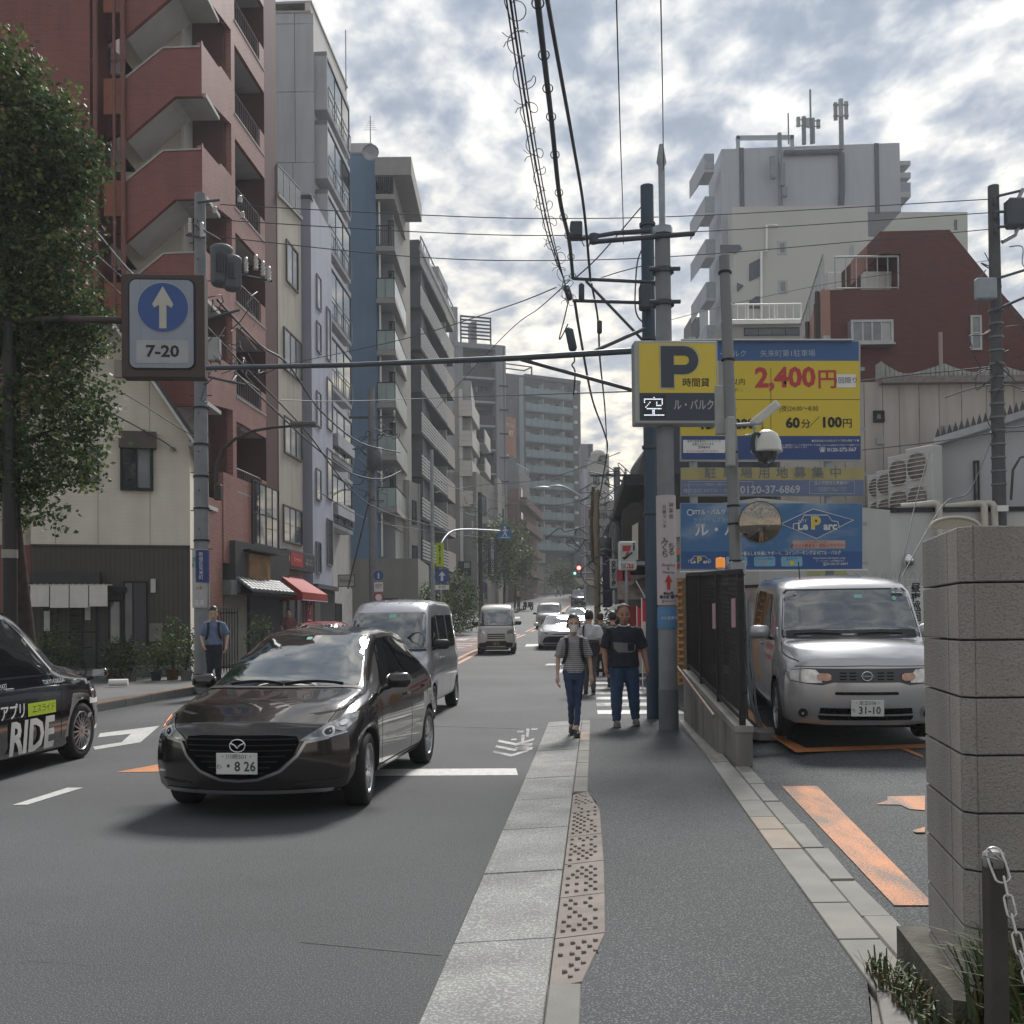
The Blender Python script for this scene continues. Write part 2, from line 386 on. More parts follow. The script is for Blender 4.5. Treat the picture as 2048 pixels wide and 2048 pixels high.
# ---- painted markings
WP=M('road_paint_white',(.50,.50,.48),.6,0,.18,14,tex=tex_speck((.20,.20,.20),60,.62,.70))
WPW=M('road_paint_worn',(.45,.45,.44),.7,0,.2,9,tex=tex_worn((.10,.10,.10)))
OP=M('road_paint_orange',(.50,.19,.06),.6,0,.15,9,tex=tex_speck((.30,.14,.07),40,.55,.68))
OPL=M('lot_paint_orange',(.50,.185,.055),.7,0,.12,5,tex=tex_worn((.12,.085,.065)))
RP=M('red_surface_paint',(.14,.055,.05),.75,0,.2,3)
def paint(pts,mat,name='road_marking',dz=.004,zf=None,parent=None,kind='structure'):
 """pts: outline on the ground, split along Y so that it follows the slope"""
 ys=sorted({p[1]for p in pts});mb=MB()
 z=zf or(lambda X,Y:g(Y))
 mb.add([(p[0],p[1],z(p[0],p[1])+dz)for p in pts],[tuple(range(len(pts)))])
 o=mb.obj(name,mat,parent);tag(o,kind=kind)if parent is None else None;return o
def ribbon(cx,w,ya,yb_,mat,step=2.,dz=.004):
 ys=[ya];
 while ys[-1]+step<yb_:ys.append(ys[-1]+step)
 ys.append(yb_);mb=MB();strip(mb,lambda Y:cx(Y)-w/2,lambda Y:cx(Y)+w/2,ys,dz,1);return mb.obj('road_marking',mat,kind='structure')
def P2(px,py,dz=0.):p=gp(px,py,dz);return(p.x,p.y)
ribbon(lambda Y:mid(Y)-.17,.15,21,125,OP);ribbon(lambda Y:mid(Y)+.17,.15,21,125,OP)
# stop line
a=P2(720,1538);b=P2(1032,1538);c=P2(1036,1551);d=P2(720,1551)
paint([(-2.9,d[1]),(c[0],c[1]),(b[0],b[1]+.02),(-2.9,a[1]+.02)],WP)
# orange nose of the median with white infill
n0=P2(231,1545);
paint([(n0[0],n0[1]),(n0[0]+.55,n0[1]),(-2.9,13.2),(-2.72,15.8),(-3.3,13.0),(-3.75,n0[1]+1.0)],OP)
paint([(n0[0]+.42,n0[1]+.03),(-3.05,n0[1]+.03),(-3.05,n0[1]+.75)],WP,dz=.008)
ribbon(lambda Y:mid(Y)-.2,.2,13,21,OP);ribbon(lambda Y:mid(Y)+.18,.15,13,21,OP)
# short lane dash, turning arrow in the far lane
paint([P2(24,1611),P2(55,1610),P2(166,1576),P2(135,1576)],WP)
paint([P2(190,1500),P2(186,1494),P2(243,1485),P2(262,1468),P2(196,1475),P2(200,1467),P2(319,1452),P2(281,1485)][0:8],WP)
# bicycle stencil and chevrons at the gutter
for k in range(3):
 yy=1512-k*11;x0=985+k*5;pa,pb,pc=P2(x0,yy-6),P2(x0+38,yy+2),P2(x0+72,yy-9);qa,qb,qc=P2(x0+3,yy-10),P2(x0+38,yy-3),P2(x0+74,yy-13)
 paint([pa,pb,qb,qa],WPW);paint([pb,pc,qc,qb],WPW)
for(x,y,w,h)in((1038,1487,26,4),(1022,1478,10,3),(1042,1470,6,14),(1052,1458,5,16),(1062,1457,12,3),(1034,1462,12,4),(1030,1495,34,5)):
 paint([P2(x,y+h),P2(x+w,y+h),P2(x+w+2,y),P2(x+1,y)],WPW)
# zebra crossing over the side street
for k,(ya,yb_)in enumerate(((16.55,17.25),(18.0,18.7),(19.4,20.0),(20.6,21.3),(22.0,22.7),(23.5,24.2),(25.0,25.8))):
 ramp_=1.38+.075*(ya-16.5);paint([(ramp_,ya),(5.6,ya-.25),(5.6,yb_-.25),(ramp_+.05,yb_)],WPW if k in(1,3,4)else WP,dz=.009)
# dashes and symbols further on
for(X,ya,yb_,w)in((1.2,28,29.4,.45),(.55,45,47.5,.9),(1.0,31.5,32.4,.5),(-4.9,45,47.0,.9),(-3.1,53,55,.8),(-1.4,72,75,.9),(-.2,84,87,.8),(2.9,92,94,1.2),(5.9,100,102,1.6),(7.0,80,84,.9)):
 paint([(X,ya),(X+w,ya),(X+w+.12,yb_),(X+.12,yb_)],WP)
dm=[(6.3,88),(7.3,90.5),(6.9,93.5),(5.9,91)];paint(dm,WP);
for k in range(6):
 ya=118+k*3.;paint([(7.5+.1*k,ya),(13.4,ya),(13.4,ya+1.4),(7.6+.1*k,ya+1.4)],WP)
# red anti-skid patch with white letters-like bars in the far left lane
mb=MB();strip(mb,lambda Y:mid(Y)-3.4,lambda Y:mid(Y)-.35,[41,44,48,53,57],.004,1);mb.obj('road_marking',RP,kind='structure')
for k in range(7):
 ya=42+k*2.;X=mid(ya)-3.0;paint([(X,ya),(X+2.1,ya),(X+2.1,ya+.7),(X+.15,ya+.7)],WPW,dz=.009)
 if k%2:paint([(X+.3,ya+.9),(X+.8,ya+.9),(X+.9,ya+1.7),(X+.4,ya+1.7)],WP,dz=.009)
for k in range(3):paint([(mid(60+k*4)-3.1,60+k*4),(mid(60+k*4)-2.2,60+k*4),(mid(60+k*4)-2.1,62+k*4),(mid(60+k*4)-3.0,62+k*4)],WP)
# orange lines in the parking lot
def L2(px,py):
 d=CAMROT@Vector(((px-PX)/F,-(py-PY)/F,-1));lo,hi=1.,60.
 for _ in range(50):
  m=(lo+hi)/2;p=Vector((0,0,EYE))+d*(m/d.y)
  if p.z>lotz(p.x,m):lo=m
  else:hi=m
 return(p.x,p.y)
def lot_paint(pts,n=1,mat=None,**k):return paint([L2(*p)for p in pts],mat or OPL,zf=lotz,**k)
lot_paint([(1495,1417),(1540,1462),(1612,1497),(1592,1506),(1525,1462),(1494,1432)][:6],dz=.007,mat=OP)
lot_paint([(1592,1506),(1612,1497),(1850,1489),(1850,1497)],dz=.008,mat=OP)
lot_paint([(1803,1500),(1815,1499),(1846,1512),(1846,1517)],dz=.008)
def quadstrip(pl,pr,n,**k):
 for i in range(n):
  t0,t1=i/n,(i+1)/n;A=[pl[0][j]+(pl[1][j]-pl[0][j])*t0 for j in(0,1)];B=[pl[0][j]+(pl[1][j]-pl[0][j])*t1 for j in(0,1)]
  C=[pr[0][j]+(pr[1][j]-pr[0][j])*t1 for j in(0,1)];D=[pr[0][j]+(pr[1][j]-pr[0][j])*t0 for j in(0,1)]
  lot_paint([B,C,D,A],**k)
quadstrip(((1564,1574),(1788,1813)),((1634,1573),(1870,1813)),6,dz=.007)
lot_paint([(1752,1610),(1775,1602),(1775,1594),(1850,1593),(1850,1622),(1820,1620),(1800,1611)],dz=.007)
lot_paint([(1825,1664),(1850,1657),(1850,1668),(1832,1668)],dz=.012)
# thin cracks and joints in the road
def crack(pts,seed,w=.0035):
 rn=random.Random(seed);P=[]
 for(x0,y0),(x1,y1)in zip(pts,pts[1:]):
  n=max(2,int(sqrt((x1-x0)**2+(y1-y0)**2)/.09))
  P+=[(x0+(x1-x0)*k/n+rn.uniform(-.018,.018),y0+(y1-y0)*k/n+rn.uniform(-.018,.018))for k in range(n)]
 m=MB();vs=[]
 for x,y in P:ww=w*rn.uniform(.25,1.);vs+=[(x-ww/2,y-ww/2,g(y)+.003),(x+ww/2,y+ww/2,g(y)+.003)]
 m.add(vs,[(2*i,2*i+1,2*i+3,2*i+2)for i in range(len(P)-1)]);m.obj('road_crack',CR,kind='structure')
CR=M('tar_seam',(.034,.035,.037),.7,0,0)
for pts in(((850,1452),(1090,1459)),((600,1885),(885,1912))):
 (x0,y0),(x1,y1)=pts;paint([P2(x0,y0),P2(x1,y1),P2(x1,y1-1.1),P2(x0,y0-1.1)],CR)
for i,q in enumerate((((-2.6,4.5),(-2.2,4.6),(-1.7,4.5)),((-2.5,5.2),(-2.2,5.1),(-1.9,5.2)))):crack(q,i)
# ================================================================ BUILDINGS
class Bd:
 """a building front: local x along the front, y inward, z up from its base; A and B are (pixel, distance) of its near and far foot"""
 def __init__(s,name,label,cat,A,B,base=None,group=None):
  a=at(A[0],1250,A[1]);b=at(B[0],1250,B[1]);s.A=Vector((a.x,a.y));s.Bv=Vector((b.x,b.y))
  d=s.Bv-s.A;s.L=d.length;s.rz=atan2(d.y,d.x);s.z0=g(min(A[1],B[1]))if base is None else base
  s.o=thing(name,label,cat,(a.x,a.y,s.z0),s.rz,group);s.u=d.normalized();s.n=Vector((s.u.y,-s.u.x))
 def uv(s,px,py,off=0.):
  """pixel to (x, z) on the front plane moved outward by off"""
  r=CAMROT@Vector(((px-PX)/F,-(py-PY)/F,-1));A=s.A+s.n*off
  t=(A.x*s.n.x+A.y*s.n.y)/(r.x*s.n.x+r.y*s.n.y);P=Vector((0,0,EYE))+r*t
  return((P.x-A.x)*s.u.x+(P.y-A.y)*s.u.y,P.z-s.z0)
 def poly(s,px,off=0.):return[s.uv(x,y,off)for x,y in px]
 def prism(s,pts,y0,y1,mat,name='wall',parent=None,label=None):
  mb=MB()
  area=sum(pts[i][0]*pts[(i+1)%len(pts)][1]-pts[(i+1)%len(pts)][0]*pts[i][1]for i in range(len(pts)))
  if area<0:pts=pts[::-1]
  mb.prism(pts,lambda u,v,w:(u,w,v),y0,y1)
  n=len(pts);mb.f=[f[::-1]for f in mb.f]
  bmf=mb.obj(name,mat,parent or s.o,label=label);return bmf
 def box(s,x0,x1,y0,y1,z0,z1,mat,name='wall',parent=None,label=None,bev=0):
  mb=MB();(mb.bbox(x0,x1,y0,y1,z0,z1,bev)if bev else mb.box(x0,x1,y0,y1,z0,z1));return mb.obj(name,mat,parent or s.o,label=label)
 def win(s,x0,x1,z0,z1,nu=2,nv=1,fm=None,gm=None,proud=.06,fw=.05,y=0.,parent=None,name='window',label=None,gms=None,sill=False):
  fm=fm or DK;gm=gm or GLASS;mb=MB();Y0,Y1=y-proud,y+.02
  mb.box(x0,x0+fw,Y0,Y1,z0,z1).box(x1-fw,x1,Y0,Y1,z0,z1).box(x0+fw,x1-fw,Y0,Y1,z0,z0+fw).box(x0+fw,x1-fw,Y0,Y1,z1-fw,z1)
  ws=(x1-x0-2*fw)/nu;hs=(z1-z0-2*fw)/nv;f2=fw*.7
  for i in range(1,nu):xx=x0+fw+i*ws;mb.box(xx-f2/2,xx+f2/2,Y0+.012,Y1,z0+fw,z1-fw)
  for j in range(1,nv):zz=z0+fw+j*hs;mb.box(x0+fw,x1-fw,Y0+.016,Y1,zz-f2/2,zz+f2/2)
  if sill:mb.box(x0-.05,x1+.05,Y0-.05,Y1,z0-.06,z0-.003)
  w=mb.obj(name,fm,parent or s.o,label=label)
  if parent is None or root(parent)is parent:
   for i in range(nu):
    for j in range(nv):
     a=x0+fw+i*ws;c=z0+fw+j*hs;gg=gms[(i+j*nu)%len(gms)]if gms else gm
     yy=Y0+.03+(.008 if i%2 else 0)
     MB().box(a+.001,a+ws-.001,yy,yy+.006,c+.001,c+hs-.001).obj('pane',gg,w)
  return w
 def winpx(s,x0,y0,x1,y1,off=0.,**k):
  """window from two opposite corners given as pixels (upper left, lower right)"""
  a=s.uv(x0,y0,off);c=s.uv(x1,y1,off);b=s.uv(x0,y1,off)
  z1=(a[1]);z0=b[1];k.setdefault('y',-off);return s.win(min(a[0],c[0]),max(a[0],c[0]),z0,z1,**k)
 def rail(s,pts,h,mat,parent=None,step=.12,r=.012,post=1.2,name='railing',bars=True):
  """pts: local (x,y,z) polyline of the foot"""
  mb=MB()
  for p,q in zip(pts,pts[1:]):
   p,q=Vector(p),Vector(q);L=(q-p).length;n=max(1,int(L/step))
   mb.tube([p+Vector((0,0,h)),q+Vector((0,0,h))],r*1.8,5);mb.tube([p+Vector((0,0,.08)),q+Vector((0,0,.08))],r*1.2,4)
   if bars:
    for i in range(n+1):
     c=p+(q-p)*i/n;mb.tube([c+Vector((0,0,.08)),c+Vector((0,0,h))],r*.8,4,cap=False)
   m=max(1,int(L/post))
   for i in range(m+1):
    c=p+(q-p)*i/m;mb.tube([c,c+Vector((0,0,h))],r*1.6,5)
  return mb.obj(name,mat,parent or s.o)
# --- cream gabled house -----------------------------------------------------
CREAM=M('cream_siding',(.66,.61,.52),.8,0,.05,2,stain=.10,tex=tex_brick((.61,.565,.48),1.0,.11,.006,.5,(.67,.62,.53)))
BROWN=M('brown_ribbed_siding',(.070,.064,.056),.75,0,.1,2,tex=tex_stripe((.052,.047,.042),.12,.75,0))
b=Bd('gabled_house','cream and brown gabled house with white cloth curtain over its entrance','house',(-60,25.6),(381,26.9));H1=b
er=b.uv(381,872)[1];zs=b.uv(200,1091)[1];rx,rz_=b.uv(222,640);ex=b.L
hl=2*rx-ex;DH=1.9
# panels of siding, each one its own piece, joints recessed
cuts=[hl,b.uv(-40,1000)[0],b.uv(111,1000)[0],b.uv(196,1000)[0],b.uv(300,1000)[0],ex]
top=lambda x:er+(rz_-er)*(1-abs(x-rx)/(ex-rx))
b.prism([(hl,.0),(ex,.0),(ex,er),(rx,rz_),(hl,er)],.03,DH,CREAM)
for x0,x1 in zip(cuts,cuts[1:]):
 x0+=.008;x1-=.008;p=[(x0,zs),(x1,zs),(x1,top(x1))]+([(rx,rz_)]if x0<rx<x1 else[])+[(x0,top(x0))]
 b.prism(p,0,.03,CREAM,'siding_panel')
b.box(hl,ex,-.02,.03,.35,zs-.004,BROWN,'brown_siding');b.box(hl,ex,-.06,.03,zs-.03,zs+.02,M('dark_trim',(.05,.045,.04),.6),'trim')
b.box(hl,ex+.02,-.05,.0,0,.35,CONC,'plinth')
ROOFD=M('dark_slate_roof',(.035,.04,.05),.6,0,.1);SOFF=M('soffit',(.30,.29,.26),.7)
for sgn in(1,-1):
 e=rx+sgn*(ex-rx+.25);t=.17
 drop=(rz_-er)/(ex-rx);ez=rz_-drop*(ex-rx+.25)
 b.prism([(rx,rz_+.02),(e,ez+.02),(e,ez+.02+t),(rx,rz_+.02+t)],-.62,DH+.2,ROOFD,'roof')
 b.prism([(rx,rz_-.10),(e,ez-.10),(e,ez+.018),(rx,rz_+.018)],-.60,-.03,M('white_soffit',(.62,.61,.57),.7),'soffit')
b.box(ex-.02,ex+.22,-.40,DH,er-.33,er-.22,M('rain_gutter',(.45,.44,.42),.5),'eave_gutter')
w=b.winpx(241,868,307,981,nu=2,gms=[GLASS,GLASSL],fw=.07,proud=.12);a=b.uv(241,868);c=b.uv(311,898)
b.box(a[0]-.02,c[0]+.03,-.24,0,c[1]-.02,a[1]+.05,M('shutter_box_brown',(.07,.06,.055),.5),'shutter_box')
b.winpx(168,890,199,966,nu=1,proud=.08)
b.winpx(100,880,124,950,nu=1,proud=.08)
a=b.uv(347,902);MB().lathe([(.07,0),(.08,.04),(.03,.10)],(a[0],-.05,a[1]),8).obj('vent_cap',GALV,b.o)
a=b.uv(288,868);MB().lathe([(.05,0),(.06,.08),(.02,.12)],(a[0],-.06,a[1]),8).obj('vent_cap',GALV,b.o)
a=b.uv(238,737);b.box(a[0]-.1,a[0]+.1,-.12,0,a[1]-.25,a[1]+.2,SOFF,'vent_hood')
# ground floor
INT=M('dark_interior',(.008,.008,.009),.6,0,0)
a=b.uv(78,1145);c=b.uv(205,1372)
b.box(a[0],c[0],-.5,-.02,a[1]-.32,a[1],M('awning_box_dark',(.03,.03,.035),.5),'awning_box')
e=b.win(a[0]+.1,c[0]-.1,.1,a[1]-.34,nu=4,nv=2,proud=.05,fw=.06)
nor=MB();x0=a[0]-.1;x1=b.uv(214,1175)[0]+.1;zt=b.uv(140,1174)[1]+.02;zb=b.uv(140,1214)[1]
NOR=M('noren_cloth',(.66,.64,.60),.9,0,.06,4)
for k in range(4):
 mbn=MB();xa,xb=x0+(x1-x0)*k/4+.012,x0+(x1-x0)*(k+1)/4-.012;rows=6;cols=8
 vs=[(xa+(xb-xa)*i/cols,-.56-.03*sin(i*1.7+k)*(j/rows)-.02,zt-(zt-zb)*j/rows-.03*(k in(1,2))*(j/rows))for j in range(rows+1)for i in range(cols+1)]
 mbn.add(vs,[(j*(cols+1)+i,j*(cols+1)+i+1,(j+1)*(cols+1)+i+1,(j+1)*(cols+1)+i)for j in range(rows)for i in range(cols)],smooth=True)
 if k==0:
  nr=thing('entrance_curtain','off-white split cloth curtain hanging over the dark shop entrance','curtain',tuple(b.o.location),b.rz)
 mbn.obj('cloth_strip',NOR,nr)
MB().tube([(x0-.1,-.56,zt+.01),(x1+.1,-.56,zt+.01)],.018,6).obj('curtain_pole',M('bamboo',(.45,.40,.30),.6),nr)
for k in range(12):
 xx=x0+.1+(x1-x0-.2)*k/11;MB().tube([(xx,-.56,zt+.04),(xx,-.57,zt-.03)],.014,4).obj('loop',NOR,nr)
for(px0,py0,px1,py1)in((88,1222,100,1262),(170,1212,181,1240)):
 a=b.uv(px0,py0,.08);c=b.uv(px1,py1,.08);b.box(a[0],c[0],-.10,-.09,c[1],a[1],M('paper',(.45,.47,.44),.8),'notice')
b.winpx(217,1200,244,1290,nu=1,proud=.07,gm=GLASSL);a=b.uv(212,1176);c=b.uv(252,1186);b.box(a[0],c[0],-.35,-.02,c[1],a[1]+.02,DK,'window_hood')
a=b.uv(246,1162);c=b.uv(297,1335)
b.box(a[0],c[0],-.04,.0,c[1]-.1,a[1],DK,'door_frame');DOORM=M('ribbed_grey_door',(.065,.062,.068),.6,0,.05,tex=tex_stripe((.035,.034,.038),.05,.7,0))
xm=b.uv(268,1170)[0];b.box(xm,c[0]-.05,-.09,-.04,c[1]-.1,a[1]-.06,DOORM,'door');b.box(a[0]+.06,xm-.04,-.06,-.04,c[1]-.1,a[1]-.06,GLASS,'door_glass')
a=b.uv(302,1158);b.box(a[0],a[0]+.12,-.10,-.02,a[1]-.36,a[1],M('lamp_white',(.5,.5,.5),.4),'wall_lamp')
a=b.uv(300,1247);c=b.uv(326,1283);b.box(a[0],c[0],-.25,-.02,c[1],a[1],M('meter_box',(.16,.15,.14),.6),'meter_box',bev=.02)
a=b.uv(38,1128);MB().tube([(a[0],-.02,a[1]-.1),(a[0],-.16,a[1]-.05),(a[0]+.03,-.2,a[1]-.3)],.07,8).obj('vent_pipe',M('pale_plastic',(.45,.45,.43),.5),b.o)
b.winpx(30,1165,62,1250,nu=1,proud=.06)
# --- red tiled apartment block ---------------------------------------------
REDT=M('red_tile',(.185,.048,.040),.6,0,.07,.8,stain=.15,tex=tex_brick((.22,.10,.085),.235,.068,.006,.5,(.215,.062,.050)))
REDP=M('sunlit_red_tile',(.25,.10,.085),.5,0,.12,1.2,stain=.12,tex=tex_brick((.36,.23,.20),.235,.068,.009,.5,(.31,.14,.12)))  # second red tile has the street side's sunlight put into its colour
PLW=M('painted_plaster',(.50,.465,.40),.85,0,.06,1.5,stain=.1);PLG=M('grey_plaster',(.50,.51,.50),.85,0,.06,1.5,stain=.1)
PIPE=M('rust_red_pipe',(.16,.06,.05),.55,0,.1)
b=Bd('apartment_block','red tiled apartment block with slanted outside stair parapets and drain pipes','apartment block',(-300,29.),(409,29.));R1=b
zt=24.;DP=7.2
k=.36232
def r1(x,y):return(x*k,y*k)
xs_=b.uv(*r1(497,600))[0];xr_=b.L
b.box(0,xs_,0,DP,0,zt,REDT,'wall');b.box(xs_,xr_-3.2,2.4,DP,0,zt,INT,'stair_core')
sh=3.0
def zz(poly,n):return[(x,z+n*sh)for x,z in poly]
par=b.poly([r1(*p)for p in((690,770),(690,440),(900,270),(1105,262),(1110,222),(1131,220),(1131,530),(965,532))])
par[5]=(b.L,par[5][1]);par[6]=(b.L,par[6][1])
slabp=b.poly([r1(*p)for p in((694,762),(965,524),(1130,522),(1130,500),(955,500),(694,735))])
capp=b.poly([r1(*p)for p in((690,440),(900,270),(1105,262),(1105,252),(896,260),(690,428))])
xw0=b.uv(*r1(690,500))[0];xw1=b.uv(*r1(1000,500))[0];xw2=b.uv(*r1(1016,500))[0]
xl0=b.uv(*r1(548,500))[0]
zbase=b.uv(*r1(1000,262))[1]
for n in range(-5,3):
 b.prism(zz(par,n),0,.14,REDT,'stair_parapet');b.prism(zz(slabp,n),.14,1.5,PLG,'stair_flight');b.prism(zz(capp,n),-.03,.17,M('coping',(.34,.33,.31),.7),'coping')
 z=zbase+n*sh
    # back flight between the pipes
 q=b.poly([r1(*p)for p in((550,505),(690,505),(690,720),(550,790))],-1.2)
 b.prism(zz(q,n),1.2,1.35,REDT,'back_parapet');q=b.poly([r1(*p)for p in((550,220),(690,330),(760,420),(620,420),(550,350))],-1.6)
 b.prism(zz(q,n),1.5,2.3,PLG,'back_flight')
 q=b.uv(*r1(552,408));b.box(q[0],q[0]+.62,.25,.6,q[1]-1.05+n*sh,q[1]+n*sh,M('terracotta_box',(.33,.12,.07),.7),'meter_box')
yw0,yw1,yw2=[b.uv(*r1(q_,500),off=-1.5)[0]for q_ in(700,1000,1016)]
b.box(yw0-.1,yw1,1.5,2.3,0,zt,PLW,'stair_wall');b.box(yw1,yw2,1.45,2.3,0,zt,M('white_trim',(.5,.5,.48),.7),'trim')
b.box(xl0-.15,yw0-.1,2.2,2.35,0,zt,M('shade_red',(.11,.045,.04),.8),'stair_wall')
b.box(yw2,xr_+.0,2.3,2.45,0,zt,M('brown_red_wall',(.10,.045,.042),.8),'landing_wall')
for px_ in(533,636,684):
 q=b.uv(*r1(px_,500))[0];pm=MB();pm.tube([(q,-.08,0),(q,-.08,zt)],.075 if px_!=636 else .05,8)
 for n in range(-5,4):pm.lathe([(.085,-.04),(.1,0),(.085,.04)],(q,-.08,zbase+n*sh-.4),8)
 pm.obj('drain_pipe',PIPE,b.o)
# street side of the block
class Sub(Bd):
 """a second face of an existing building, keeping its own local frame but parented to that building"""
 def __init__(s,parent,A,B,base=None,world=None):
  if world:a,c=Vector(world[0]),Vector(world[1])
  else:a=at(A[0],1250,A[1]);c=at(B[0],1250,B[1])
  s.A=Vector((a.x,a.y));s.Bv=Vector((c.x,c.y));d=s.Bv-s.A;s.L=d.length;s.rz=atan2(d.y,d.x)
  s.z0=parent.z0;s.u=d.normalized();s.n=Vector((s.u.y,-s.u.x));s.o=parent.o;s.par=parent
  s.T=Matrix.Rotation(-parent.rz,4,'Z')@Matrix.Translation((a.x-parent.A.x,a.y-parent.A.y,0))@Matrix.Rotation(s.rz,4,'Z')
_obj=MB.obj
SUBT=[None]
def _mobj(self,name,mats,parent=None,world=False,**k):
 if SUBT[0]is not None and not world:self.xf(SUBT[0])
 return _obj(self,name,mats,parent,world,**k)
MB.obj=_mobj
_text=text
def text(s_,size,mat,parent,x,z,y=0.,**k):
 o=_text(s_,size,mat,parent,x,z,y,**k)
 if SUBT[0]is not None:
  o.data.transform(SUBT[0]@Matrix.Translation(o.location)@o.rotation_euler.to_matrix().to_4x4());o.location=(0,0,0);o.rotation_euler=(0,0,0)
 return o
def face(s):SUBT[0]=s.T if s is not None else None
s=Sub(R1,(409,29.),(559,36.));face(s)
u1=s.uv(465,500)[0];u2=s.uv(471,500)[0];u3=s.uv(530,500)[0];UL=s.L
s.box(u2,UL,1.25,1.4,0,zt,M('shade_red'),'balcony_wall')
s.box(u3,UL,.0,1.25,0,zt,M('shaded_recess_red',(.085,.032,.032),.7,0,.08,1),'end_wall')  # solid end face, its red darkened to stand for the shade of the recess
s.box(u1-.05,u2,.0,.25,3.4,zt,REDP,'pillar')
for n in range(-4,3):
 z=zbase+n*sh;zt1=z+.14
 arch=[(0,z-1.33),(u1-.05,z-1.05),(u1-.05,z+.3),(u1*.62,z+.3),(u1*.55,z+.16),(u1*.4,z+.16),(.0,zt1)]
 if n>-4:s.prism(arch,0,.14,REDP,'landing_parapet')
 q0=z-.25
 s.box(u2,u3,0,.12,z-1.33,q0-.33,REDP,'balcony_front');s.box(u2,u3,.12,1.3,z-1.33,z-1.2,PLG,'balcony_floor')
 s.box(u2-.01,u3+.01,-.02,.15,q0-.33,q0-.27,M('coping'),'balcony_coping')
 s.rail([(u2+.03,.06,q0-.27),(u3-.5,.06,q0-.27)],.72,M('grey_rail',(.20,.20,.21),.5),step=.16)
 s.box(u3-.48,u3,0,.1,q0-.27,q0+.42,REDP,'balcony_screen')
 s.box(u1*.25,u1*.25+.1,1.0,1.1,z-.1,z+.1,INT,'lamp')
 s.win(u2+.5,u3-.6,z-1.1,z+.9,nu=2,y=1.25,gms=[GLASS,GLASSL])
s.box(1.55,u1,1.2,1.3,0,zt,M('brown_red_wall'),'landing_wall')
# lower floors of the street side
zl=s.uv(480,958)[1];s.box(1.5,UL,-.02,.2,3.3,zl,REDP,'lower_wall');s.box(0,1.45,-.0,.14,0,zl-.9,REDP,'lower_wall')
s.winpx(503,958,556,1087,off=.03,nu=4,nv=2,gms=[GLASS,GLASSL,GLASS,GLASSL],fm=M('dark_brown_frame',(.05,.035,.03),.5),sill=True)
aco=thing('air_conditioner','white air conditioner box on the red balcony beside the utility pole','air conditioner',tuple(R1.o.location),R1.rz)
a=s.uv(500,845);s.o=aco;s.box(a[0]-.35,a[0]+.45,.18,.5,a[1]-.3,a[1]+.3,M('ac_white',(.42,.41,.37),.5),'casing',bev=.03);s.o=R1.o
face(None)
# --- small shops under the red and beige blocks ------------------------------
SHG=M('shop_dark_grey',(.062,.066,.068),.7,0,.08)
b=Bd('shopfront','grey shopfront with a square wooden board above a striped tile awning','shop',(456,31.),(566,35.8));SH=b
zf=b.uv(510,1092)[1];L=b.L
b.box(0,L,-.25,.2,2.35,zf,SHG,'fascia');b.box(0,L,.1,.2,0,2.4,M('shop_cream_wall',(.30,.29,.25),.8),'wall')
a=b.uv(527,1200,.0)[0];b.box(a-1.2,L,-.0,.1,0,2.35,M('navy_shutter',(.012,.02,.038),.5,0,.05,tex=tex_stripe((.008,.013,.026),.09,.8,2)),'shutter')
a=b.uv(497,1106,.3);c=b.uv(539,1156,.3);zb_=b.uv(497,1156,.3)[1]
b.box(a[0],c[0],-.33,-.26,zb_,a[1],M('weathered_wood',(.26,.15,.065),.7,0,.35,2.2),'wooden_board')
b.box(a[0]-.3,c[0]+.3,-.5,-.25,a[1]+.06,a[1]+.1,DK,'board_lamp_rail')
TILE=M('grey_roof_tile',(.085,.095,.10),.45,0,.15,5)
nt=14;zt_=b.uv(470,1158,.3)[1];zb2=b.uv(470,1182,.7)[1]
for i in range(nt):
 x0=.02+(L+.1)*i/nt;x1=x0+(L+.1)/nt-.02;mbt=MB()
 for j in range(5):
  t0,t1=j/5,(j+1)/5;y0,y1=-.25-.55*t0,-.25-.55*t1;z0_,z1_=zt_+(zb2-zt_)*t0,zt_+(zb2-zt_)*t1
  cx=(x0+x1)/2;r=(x1-x0)/2
  vs=[(cx-r*cos(pi*q/6),y,z+r*.7*sin(pi*q/6))for y,z in((y0,z0_+.0),(y1,z1_+.02))for q in range(7)]
  mbt.add(vs,[(q,q+1,8+q,7+q)for q in range(6)],smooth=True);mbt.add([vs[7+q]for q in range(7)],[tuple(range(7))])
 mbt.obj('awning_tile',TILE,b.o)
b.box(0,L+.05,-.8,-.2,zb2-.06,zb2-.02,DK,'awning_soffit')
a=b.uv(563,1112,.3);MB().tube([(a[0],-.3,a[1]),(a[0],-.6,a[1]+.04)],.03,6).obj('spot_lamp',GALV,b.o)
bx=thing('utility_box','grey green metal utility box on the red wall beside the pole','box',(*b.A,b.z0),b.rz);b.o,o_=bx,b.o
a=b.uv(444,1160,.0);c=b.uv(464,1190,.0);b.box(a[0],c[0],-.3,-.02,b.uv(444,1190)[1],a[1],M('box_grey_green',(.17,.20,.19),.6),'casing',bev=.01);b.o=o_
